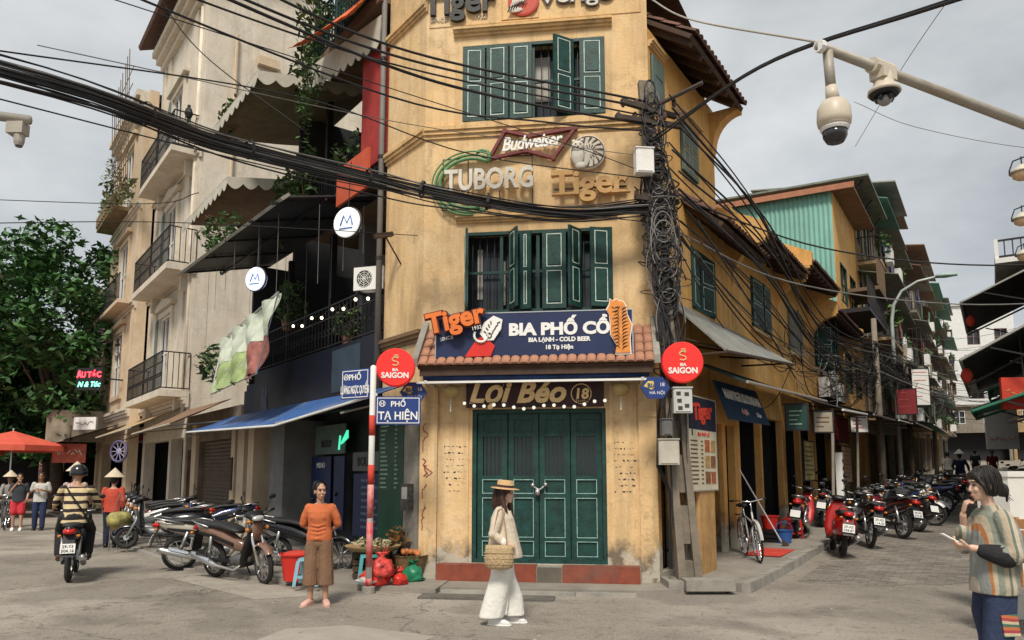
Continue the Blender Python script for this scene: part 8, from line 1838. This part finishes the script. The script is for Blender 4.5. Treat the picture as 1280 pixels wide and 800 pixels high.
# --- generic smaller figures
def figure(label, M, top, bottom, skin=SKIN, shirt_len=.80, sleeve=.5, legs=None, arms=None, shorts=None, hat=None, hairm=HAIR, shoe=None, s=1., torso_dx=0., yaw=0., vox=.011, helmet=None, hips=None, sandals=False):
 P = person(label); hx, hz = hips or (0, .82); dx = torso_dx
 legs = legs or [((hx, -.09, hz), (.02, -.095, .44), (-.03, -.1, .07)), ((hx, .09, hz), (.05, .095, .44), (.05, .1, .07))]
 arms = arms or [((dx, -.17, hz + .46), (dx - .03, -.22, hz + .22), (dx + .05, -.21, hz + .01)), ((dx, .17, hz + .46), (dx - .03, .22, hz + .22), (dx + .05, .21, hz + .01))]
 def tx(z): return hx + (dx - hx) * max(0, min(1.15, (z - hz) / .46))
 m = MB()
 for l_ in legs: limb(m, l_, [.08, .054, .036])
 for a_, sd in zip(arms, (-1, 1)): limb(m, a_, [.043, .035, .025]); d = (Vector(a_[2]) - Vector(a_[1])).normalized(); hand(m, a_[2], d, (.3, -sd, -.3), 1., .7, sd)
 m.hull([(hz - .06, hx, 0, .09, .14), (hz + .15, tx(hz + .15), 0, .085, .12), (hz + .3, tx(hz + .3), 0, .09, .135), (hz + .44, tx(hz + .44), 0, .08, .15), (hz + .5, tx(hz + .5), 0, .045, .07)], 14, 2.2, 'z')
 hc = Vector((tx(hz + .64) + .03, 0, hz + .665)); limb(m, [(tx(hz + .46), 0, hz + .46), (hc.x - .015, 0, hz + .58)], [.052, .047]); T = head_shape(m, hc, yaw, 1.0)
 blob(m, 'body', skin, P, vox, 2); face_bits(T, P)
 z0 = shirt_len - .82 + hz - .0
 m = MB(); m.hull([(z0, hx, 0, .135, .185), (hz + .15, tx(hz + .15), 0, .12, .165), (hz + .3, tx(hz + .3), 0, .12, .168), (hz + .42, tx(hz + .42), 0, .10, .165), (hz + .475, tx(hz + .475), 0, .07, .11)], 16, 2.3, 'z')
 for a_ in arms:
  a, e, w_ = (Vector(k) for k in a_)
  limb(m, [a, a.lerp(e, min(1, sleeve * 1.6))] + ([e.lerp(w_, (sleeve - .625) / .375)] if sleeve > .63 else []), [.062, .056] + ([.046] if sleeve > .63 else []), 10)
 blob(m, 'shirt', top, P, vox, 2)
 m = MB()
 for l_ in legs:
  a, k, f = (Vector(q) for q in l_)
  if shorts: limb(m, [a, a.lerp(k, shorts)], [.11, .105], 10)
  else: limb(m, [a, k, k.lerp(f, .92)], [.105, .078, .065], 10)
 m.ell((hx, 0, hz), (.125, .17, .11), 12, 8); blob(m, 'shorts' if shorts else 'trousers', bottom, P, vox, 2)
 shoes(P, [(l_[2][0], l_[2][1], l_[2][2] - .07) for l_ in legs], shoe or BLACK)
 HT = Matrix.Translation(hc) @ Matrix.Rotation(yaw, 4, 'Z')
 if helmet is None:
  m = MB(HT); m.ell((-.024, 0, .042), (.1, .084, .088), 14, 10); m.ell((-.06, 0, -.01), (.06, .08, .07), 10, 8); blob(m, 'hair', hairm, P, vox, 1)
 else:
  m = MB(HT); m.lathe([(.02, .16), (.07, .145), (.11, .10), (.128, .03), (.128, -.01), (.115, -.02)], 20, (-.012, 0, 0)); m.hull([(.09, 0, .03, .09, .012), (.15, 0, .02, .07, .008)], 10, 2.4); m.build('helmet', helmet, P, smooth=True)
 if hat: conical_hat(HT, P, hat if hat is not True else None)
 P.matrix_world = M @ Matrix.Scale(s, 4)
 return P
# rider on the black motorbike
STR = stripes('black_cream_stripe', [(.58, .46, .26), (.03, .018, .016)], 8.6, 'Z', pos=[0, .56])
figure('motorbike rider from behind in black and cream striped shirt and dark helmet', gp(-6.86, 11.80, 116), STR, cloth('dark_trousers', (.018, .016, .018)), SKIN, .74, .62,
       legs=[((-.22, -.12, .93), (.12, -.21, .72), (.0, -.20, .34)), ((-.22, .12, .93), (.12, .21, .72), (.0, .20, .34))], arms=[((-.10, -.19, 1.36), (.02, -.29, 1.14), (.25, -.33, 1.06)), ((-.10, .19, 1.36), (.02, .29, 1.14), (.25, .33, 1.06))], hips=(-.25, .92), torso_dx=-.10, helmet=BLACKP, shoe=WOOD_D)
m = MB(); 
# cross strap of his bag belongs to a thing of its own
Bs = thing('sling_bag', 'thin black sling strap across the back of the motorbike rider', 'bag', None); m = MB(); m.tube([(-.25, .155, 1.42), (-.352, .04, 1.25), (-.395, -.08, 1.08), (-.36, -.16, .95)], .013, 5); m.build('strap', BLACK, Bs); m = MB(); m.hull([(-.36, -.19, .92, .02, .05), (-.28, -.21, .92, .03, .07), (-.2, -.2, .92, .02, .05)], 10, 2.5); m.build('pouch', BLACK, Bs, smooth=True); Bs.matrix_world = gp(-6.86, 11.80, 116)
figure('cyclist in pale striped blouse and conical hat on the old bicycle', gp(-9.35, 16.0, 112), stripes('pale_stripe_blouse', [(.50, .40, .34), (.36, .25, .22)], 18, 'Y'), cloth('black_slacks', (.02, .02, .022)), SKIN, .78, .95,
       legs=[((-.22, -.09, .92), (.08, -.12, .68), (.02, -.13, .24)), ((-.22, .09, .92), (.05, .12, .78), (-.16, .13, .5))], arms=[((-.06, -.17, 1.36), (.05, -.24, 1.12), (.20, -.27, 1.02)), ((-.06, .17, 1.36), (.05, .24, 1.12), (.20, .27, 1.02))], hips=(-.25, .92), torso_dx=-.07, hat=True)
figure('street vendor in red top and conical hat behind the striped rider', gp(-8.75, 16.4, 105), cloth('red_blouse', (.50, .07, .04)), cloth('navy_slacks', (.02, .025, .05)), SKIN, .78, .9, hat=True, s=.98)
figure('man in dark shirt and red shorts walking at the far left', gp(-14.05, 21.3, -62), cloth('charcoal_tee', (.035, .04, .05)), cloth('red_shorts', (.55, .035, .045)), SKIN, .80, .45, shorts=.8, arms=[((0, -.17, 1.28), (.05, -.23, 1.05), (.12, -.06, 1.32)), ((0, .17, 1.28), (-.03, .22, 1.04), (.1, .2, .86))], shoe=SIGNW)
figure('man in white T-shirt and blue jeans at the far left', gp(-13.5, 21.4, -70), cloth('offwhite_tee', (.52, .50, .46)), cloth('blue_jeans', (.02, .03, .08)), SKIN_D, .78, .45, arms=[((0, -.17, 1.28), (-.02, -.24, 1.05), (.18, -.10, 1.12)), ((0, .17, 1.28), (-.02, .24, 1.05), (.18, .1, 1.1))], s=1.02)
figure('person pushing a bicycle behind the man in red shorts', gp(-15.2, 22.6, -60), cloth('grey_shirt', (.25, .24, .22)), cloth('grey_slacks', (.06, .06, .06)), SKIN_D, .78, .9, arms=[((0, -.17, 1.28), (.15, -.22, 1.08), (.36, -.2, 1.0)), ((0, .17, 1.28), (.15, .22, 1.08), (.36, .2, 1.0))], hat=True, s=.97)
bicycle('bicycle pushed at the far left edge', gp(-14.75, 21.9, -60), paint('oldgrey', (.1, .1, .1)), True, 0)
figure('distant person in dark blue clothes and conical hat down the right street', frp(25, -2.9, 57), cloth('navy_shirt', (.02, .03, .06)), MATS['navy_slacks'], SKIN, .76, .9, hat=mat('pale_hat', (.66, .62, .55), .8, var=.1), s=1.0, arms=[((0, -.17, 1.28), (-.02, -.28, 1.05), (.05, -.3, .85)), ((0, .17, 1.28), (-.02, .26, 1.05), (.16, .2, .95))])
for i, (t_, o_, h, c, lab) in enumerate(((29, -2.3, 60, (.3, .28, .26), 'distant figure in grey beside the parked motorbikes'), (33, -4.0, 240, (.35, .06, .05), 'distant figure in red far down the right street'), (38, -3.2, 60, (.05, .05, .06), 'distant figure in black far down the right street'))):
 figure(lab, frp(t_, o_, h), cloth('top_%d' % i, c), MATS['grey_slacks'], SKIN, vox=.016)

# ---------------------------------------------------------------- street stall and small things
def stool(label, M, mt_, h=.30, group='plastic stools'):
 R = thing('plastic_stool', label, 'stool', None, group); w = .14
 m = MB(); m.hull([(h - .03, 0, 0, w, w), (h, 0, 0, w * .96, w * .96)], 16, 5, 'z'); m.build('seat', mt_, R)
 for a, b in ((-1, -1), (1, -1), (1, 1), (-1, 1)): m = MB(); m.add([(a * w, b * w, h - .03), (a * (w - .05), b * w, h - .03), (a * w, b * (w - .05), h - .03), (a * (w + .035), b * (w + .035), 0), (a * (w - .01), b * (w + .035), 0), (a * (w + .035), b * (w - .01), 0)], [(0, 1, 4, 3), (0, 3, 5, 2), (1, 2, 5, 4), (3, 4, 5), (0, 2, 1)]); m.build('leg', mt_, R)
 for s in (-1, 1): m = MB(); m.box(-w, w, s * (w + .012) - .004, s * (w + .012) + .004, .10, .14); m.build('brace', mt_, R); m = MB(); m.box(s * (w + .012) - .004, s * (w + .012) + .004, -w, w, .10, .14); m.build('brace', mt_, R)
 R.matrix_world = M; return R
def tub(label, M, r, h, mt_, cat='bucket', name='plastic_tub', group=None, fill=None, handle=False):
 R = thing(name, label, cat, None, group); m = MB(); m.lathe([(r * .72, 0), (r * .96, h * .94), (r * 1.06, h * .95), (r * 1.06, h), (r * .93, h), (r * .7, .02)], 22, (0, 0, 0)); m.build('shell', mt_, R, smooth=False)
 if fill: m = MB(); m.ell((0, 0, h * .93), (r * .88, r * .88, h * .18), 14, 8); m.build('contents', fill, R, smooth=True)
 if handle: m = MB(); m.tube([(r * cos(a), 0, h + r * .9 * sin(a)) for a in [k * pi / 8 for k in range(9)]], .008, 5); m.build('handle', mt_, R)
 R.matrix_world = M; return R
PZ = .075
WHP_ = mat('white_plastic', (.70, .70, .68), .4, var=.08); GRNP = mat('green_plastic_bag', (.02, .20, .10), .35, var=.35, scale=8); REDB = mat('red_plastic_bag', (.60, .035, .025), .32, var=.3, scale=9); BLUEB = mat('blue_bucket_plastic', (.03, .10, .32), .4)
tub('red plastic tub on the pavement behind the woman in orange', place(-3.12, 10.95, PZ), .24, .38, RED, fill=RED_C)
stool('pale blue plastic stool between the red tub and the woman in orange', place(-2.82, 10.5, PZ), BLUEP, .36)
stool('turquoise plastic stool under the vendor tray', place(-2.02, 10.75, PZ, .2), mat('turquoise_plastic', (.08, .36, .38), .4), .38)
# vendor tray with herbs on a low crate
R = thing('vendor_tray', 'wide low bamboo tray of vegetables beside the striped post', 'tray', place(-1.9, 11.0, PZ + .4))
m = MB(); m.lathe([(.30, .40), (.40, .46), (.41, .48), (.38, .48), (.29, .43)], 24, (-2.05, 11.1, PZ)); m.build('tray', mat('bamboo', (.36, .24, .11), .8, var=.3, scale=20), R)
m = MB(); leaves(m, (-2.05, 11.1, PZ + .52), (.3, .3, .06), 220, .04, rnd, 0); m.build('vegetables', mat('pale_vegetables', (.40, .36, .22), .7, var=.4, island=.5), R)
R = thing('bamboo_basket', 'brown woven basket of fruit beside the bamboo tray', 'basket', place(-1.55, 11.2, PZ)); m = MB(); m.lathe([(.18, 0), (.25, .3), (.27, .34), (.24, .34), (.16, .05)], 20, (-1.5, 11.15, PZ)); m.build('basket_body', mat('dark_wicker', (.20, .12, .055), .85, var=.4, scale=24, bump=.8), R)
for i in range(16): a = rnd.uniform(0, 6.3); q = rnd.uniform(0, .18); m = MB(); m.ell((-1.5 + q * cos(a), 11.15 + q * sin(a), PZ + .34 + rnd.uniform(0, .05)), .042, 8, 6); m.build('fruit', mat('orange_fruit', (.5, .17, .05), .5, var=.3), R, smooth=True)
R = thing('wooden_crate', 'dark wooden crate under the bamboo tray', 'crate', place(-2.05, 11.15, PZ))
for i in range(4):
 for s in (-1, 1): m = MB(); m.box(-2.3, -1.8, 11.15 + s * .2 - .01, 11.15 + s * .2 + .01, PZ + .02 + i * .095, PZ + .095 + i * .095); m.build('slat', WOOD_D, R); m = MB(); m.box(-2.05 + s * .25 - .01, -2.05 + s * .25 + .01, 10.96, 11.34, PZ + .02 + i * .095, PZ + .095 + i * .095); m.build('slat', WOOD_D, R)
R = thing('bowl', 'white bowl with folded cloth on the pavement under the turquoise stool', 'bowl', place(-2.0, 10.5, PZ)); m = MB(); m.lathe([(.08, 0), (.17, .06), (.18, .075), (.16, .075), (.06, .02)], 20, (-1.98, 10.42, PZ)); m.build('bowl_body', WHP_, R); m = MB(); m.ell((-1.98, 10.42, PZ + .08), (.12, .11, .05), 12, 8); m.build('cloth', CURTAIN, R, smooth=True)
def plastic_bag(label, M, mt_, s=1., group='plastic bags'):
 R = thing('plastic_bag', label, 'bag', None, group); m = MB(); rn = random.Random(label); rings = []
 for z, r_ in ((0, .15), (.03, .19), (.08, .20), (.13, .195), (.18, .17), (.22, .12), (.25, .06), (.28, .045), (.31, .08), (.33, .1)): rings.append([(r_ * s * cos(t_) * rn.uniform(.72, 1.22), r_ * s * .8 * sin(t_) * rn.uniform(.7, 1.2), (z + (rn.uniform(-.018, .018) if z else 0)) * s) for t_ in [2 * pi * k / 18 for k in range(18)]])
 m.loft(rings); m.build('bag_body', mt_, R, smooth=True)
 for q in (-1, 1): m = MB(); m.tube([(q * .03 * s, 0, .30 * s), (q * .08 * s, 0, .37 * s), (q * .06 * s, .02, .41 * s), (q * .02 * s, .02, .32 * s)], [(.012, .004)] * 4, 6); m.build('handle', mt_, R)
 R.matrix_world = M; return R
plastic_bag('red plastic bag leaning on the foot of the striped post', place(-1.90, 10.45, PZ), REDB, .95); plastic_bag('small red plastic bag lying right of the striped post', place(-1.55, 10.5, PZ, 1), REDB, .6)
plastic_bag('green plastic bag against the green notice panel', place(-1.42, 10.85, PZ), GRNP, .85); plastic_bag('red patterned bag hung on the striped post', place(-1.80, 10.42, PZ + .12, .4), mat('red_white_print', (.55, .06, .05), .4, var=.8, scale=16), 1.0)
R = thing('potted_plant', 'orange flowering plant behind the striped post', 'plant', place(-1.75, 11.3, PZ)); m = MB(); leaves(m, (-1.72, 11.35, PZ + .55), (.2, .18, .2), 110, .045, rnd, 0); m.build('foliage', mat('autumn_leaf', (.32, .14, .03), .7, island=.6), R); m = MB(); m.lathe([(.1, 0), (.13, .28), (.14, .3)], 12, (-1.72, 11.35, PZ)); m.build('pot', MATS['clay_pot'], R)
# umbrella / folded things behind the bikes
plastic_bag('teal plastic bag hanging behind the brown motorbike', place(-3.05, 11.9, PZ + .25), mat('teal_bag_film', (.05, .22, .18), .4, var=.4, scale=6), 1.1)
# vendor's baskets beside the red-topped vendor
R = thing('vendor_basket', 'round basket with yellow green cloth carried by the vendor in red', 'basket', place(-8.4, 16.1, .3)); F = place(-8.35, 15.95, 0)
m = MB(F); m.lathe([(.15, .42), (.21, .66), (.22, .67)], 16); m.build('basket_body', MATS['bamboo'], R); m = MB(F); m.lathe([(.22, .50), (.25, .68), (.17, .78), (.05, .8)], 12, (0, 0, 0)); m.build('cloth', mat('yellow_green_cloth', (.34, .30, .10), .8, var=.7, scale=5), R, smooth=True)
m = MB(F); 
for a in (0, 2.1, 4.2): m.tube([(.2 * cos(a), .2 * sin(a), .7), (0, 0, 1.2)], .006, 4); m.tube([(.18 * cos(a), .18 * sin(a), .42), (.2 * cos(a), .2 * sin(a), .0)], .012, 4)
m.split('cord', CABLE_G, R)
# right pavement bits
def fz(t_, o_): p = P2(FR, t_, o_); return gz(*p) + .12
R = thing('broom', 'long handled broom leaning beside the shop door', 'broom', FR @ Matrix.Translation((4.2, -.5, .3))); m = MB(FR); z = fz(4.5, -.5); m.tube([(4.55, -.62, z + .08), (3.75, -.1, z + 1.45)], .013, 6); m.build('handle', CHALK, R); m = MB(FR); m.hull([(z + .0, 4.68, -.68, .16, .05), (z + .12, 4.58, -.63, .06, .025)], 10, 2.5, 'z'); m.build('brush', WOOD_D, R)
p = P2(FR, 5.05, -.55); tub('blue bucket with handle on the pavement by the shop door', place(p[0], p[1], fz(5.05, -.55)), .17, .26, BLUEB, handle=True)
p = P2(FR, 5.2, -.25); tub('red bucket standing behind the blue one', place(p[0], p[1], fz(5.2, -.25) + .26), .18, .26, RED); MB(FR).box(5.0, 5.42, -.42, -.06, fz(5.2, -.2) - .01, fz(5.2, -.2) + .26).build('box_support', WOOD_D, [o for o in COL.objects if o.get('label') == 'red bucket standing behind the blue one'][0]) if False else None
R = thing('crate', 'dark plastic crate carrying the red bucket', 'crate', FR @ Matrix.Translation((5.2, -.25, fz(5.2, -.25))))
z = fz(5.2, -.25)
for s in (-1, 1):
 for k in range(3): m = MB(FR); m.box(5.0, 5.4, -.25 + s * .19 - .008, -.25 + s * .19 + .008, z + k * .09, z + k * .09 + .07); m.build('slat', BLACK, R); m = MB(FR); m.box(5.2 + s * .2 - .008, 5.2 + s * .2 + .008, -.43, -.07, z + k * .09, z + k * .09 + .07); m.build('slat', BLACK, R)
m = MB(FR); m.box(5.0, 5.4, -.43, -.07, z + .235, z + .255); m.build('lid', BLACK, R)
p = FR @ Vector((3.55, -.62, 0)); z = fz(3.55, -.6); tag(MB(FR).add([(3.0, -.95, z + .004), (4.1, -.95, z + .02), (4.1, -.35, z + .02), (3.0, -.35, z + .004), (3.0, -.95, z + .016), (4.1, -.95, z + .034), (4.1, -.35, z + .034), (3.0, -.35, z + .016)], [(4, 5, 6, 7), (0, 1, 5, 4), (1, 2, 6, 5), (2, 3, 7, 6), (3, 0, 4, 7)]).build('door_mat', RED_C), 'red mat lying on the pavement before the shop door', 'mat')
for lab, t_, o_ in (('red plastic stool behind the red scooter', 5.9, -.5), ('red plastic stool next to the wall beside the red motorbike', 7.4, -.3), ('red plastic stool under the dark red board', 10.4, -.5)): p = P2(FR, t_, o_); stool(lab, place(p[0], p[1], fz(t_, o_), .3), RED, .42, 'red plastic stools')
p = P2(FR, 10.0, -1.75); R = thing('cloth_heap', 'orange and navy cloth draped on the black scooter', 'cloth', place(p[0], p[1], gz(*p) + .5)); m = MB(place(p[0], p[1], gz(*p) + .35, .6)); m.ell((0, 0, .15), (.2, .16, .22), 12, 8); m.ell((.1, -.1, .0), (.14, .12, .2), 10, 8); m.build('cloth', cloth('orange_cloth', (.42, .13, .03), var=.6, scale=5), R, smooth=True)
# stall at the right edge behind the woman with the phone
def crate(label, c, s, mt_, rz=0, rows=3):
 F = place(c[0], c[1], c[2], rz); R = thing('crate', label, 'crate', F)
 for k in range(rows):
  z0 = s[2] * k / rows + .01; z1 = s[2] * (k + 1) / rows - .01
  for q in (-1, 1): m = MB(F); m.box(-s[0] / 2, s[0] / 2, q * s[1] / 2 - .008, q * s[1] / 2 + .008, z0, z1); m.build('slat', mt_, R); m = MB(F); m.box(q * s[0] / 2 - .0085, q * s[0] / 2 + .0085, -s[1] / 2, s[1] / 2, z0, z1); m.build('slat', mt_, R)
 m = MB(F); m.box(-s[0] / 2, s[0] / 2, -s[1] / 2, s[1] / 2, .012, .025); m.build('bottom', mt_, R)
 for a in (-1, 1):
  for b in (-1, 1): m = MB(F); m.box(a * s[0] / 2 - .02, a * s[0] / 2 + .02, b * s[1] / 2 - .02, b * s[1] / 2 + .02, 0, s[2] + .01); m.build('corner_post', mt_, R)
 return R
gx, gy = 5.35, 7.4; g0 = gz(gx, gy)
R = thing('stall_table', 'low wooden vendor table at the right edge behind the woman with the phone', 'table', place(gx, gy, g0, .3)); F = place(gx, gy, g0, .3)
for i in range(5): m = MB(F); m.box(-.55, .85, -.45 + i * .18, -.285 + i * .18, .90, .93); m.build('plank', WOOD, R)
for a, b in ((-.48, -.4), (.78, -.4), (-.48, .4), (.78, .4)): m = MB(F); m.box(a - .03, a + .03, b - .03, b + .03, 0, .9); m.build('leg', WOOD, R)
crate('orange brown wooden tray crate on the vendor table', (5.35, 7.2, g0 + .935), (.75, .5, .22), mat('orange_crate_wood', (.48, .24, .11), .7, var=.2), .3, 2)
FOAM = mat('white_foam', (.72, .70, .64), .8, var=.06)
for k, lab in enumerate(('lowest of three stacked white foam boxes behind the vendor table', 'middle one of three stacked white foam boxes behind the vendor table', 'topmost of three stacked white foam boxes behind the vendor table')):
 F = place(5.58, 8.5, gz(5.58, 8.5) + k * .535, .2 + .05 * k); R = thing('foam_box', lab, 'box', F, 'stacked foam boxes'); m = MB(F); m.box(-.15, .15, -.2, .2, .0, .47); m.build('case', FOAM, R); m = MB(F); m.box(-.165, .165, -.215, .215, .471, .533); m.build('lid', FOAM, R)
for i, (x, y, z, s, lab) in enumerate(((5.0, 6.95, .935, .8, 'white plastic bag on the near corner of the vendor table'), (5.15, 6.7, .2, 1.25, 'big white plastic bag heaped behind the woman with the phone'), (4.95, 6.6, 0, 1.3, 'white sack on the ground under the vendor table'), (5.5, 6.4, 0, 1.2, 'grey white sack at the right picture edge'), (5.35, 7.2, .97, .8, 'white bag in the orange brown tray crate'))): plastic_bag(lab, place(x, y, gz(x, y) + z, i), mat('white_bag_film', (.62, .60, .56), .45, var=.25, scale=7), s, 'white bags at the vendor table')
R = thing('round_basket', 'dark round basket at the foot of the vendor table', 'basket', place(4.7, 6.2, 0)); m = MB(); g1 = gz(4.75, 6.3); m.lathe([(.2, 0), (.3, .3), (.31, .34), (.28, .34), (.18, .04)], 20, (4.8, 6.1, g1)); m.build('basket_body', MATS['dark_wicker'], R); m = MB(); m.ell((4.8, 6.1, g1 + .32), (.26, .26, .1), 14, 8); m.build('contents', mat('dark_produce', (.06, .05, .04), .8, var=.5, scale=12), R, smooth=True)
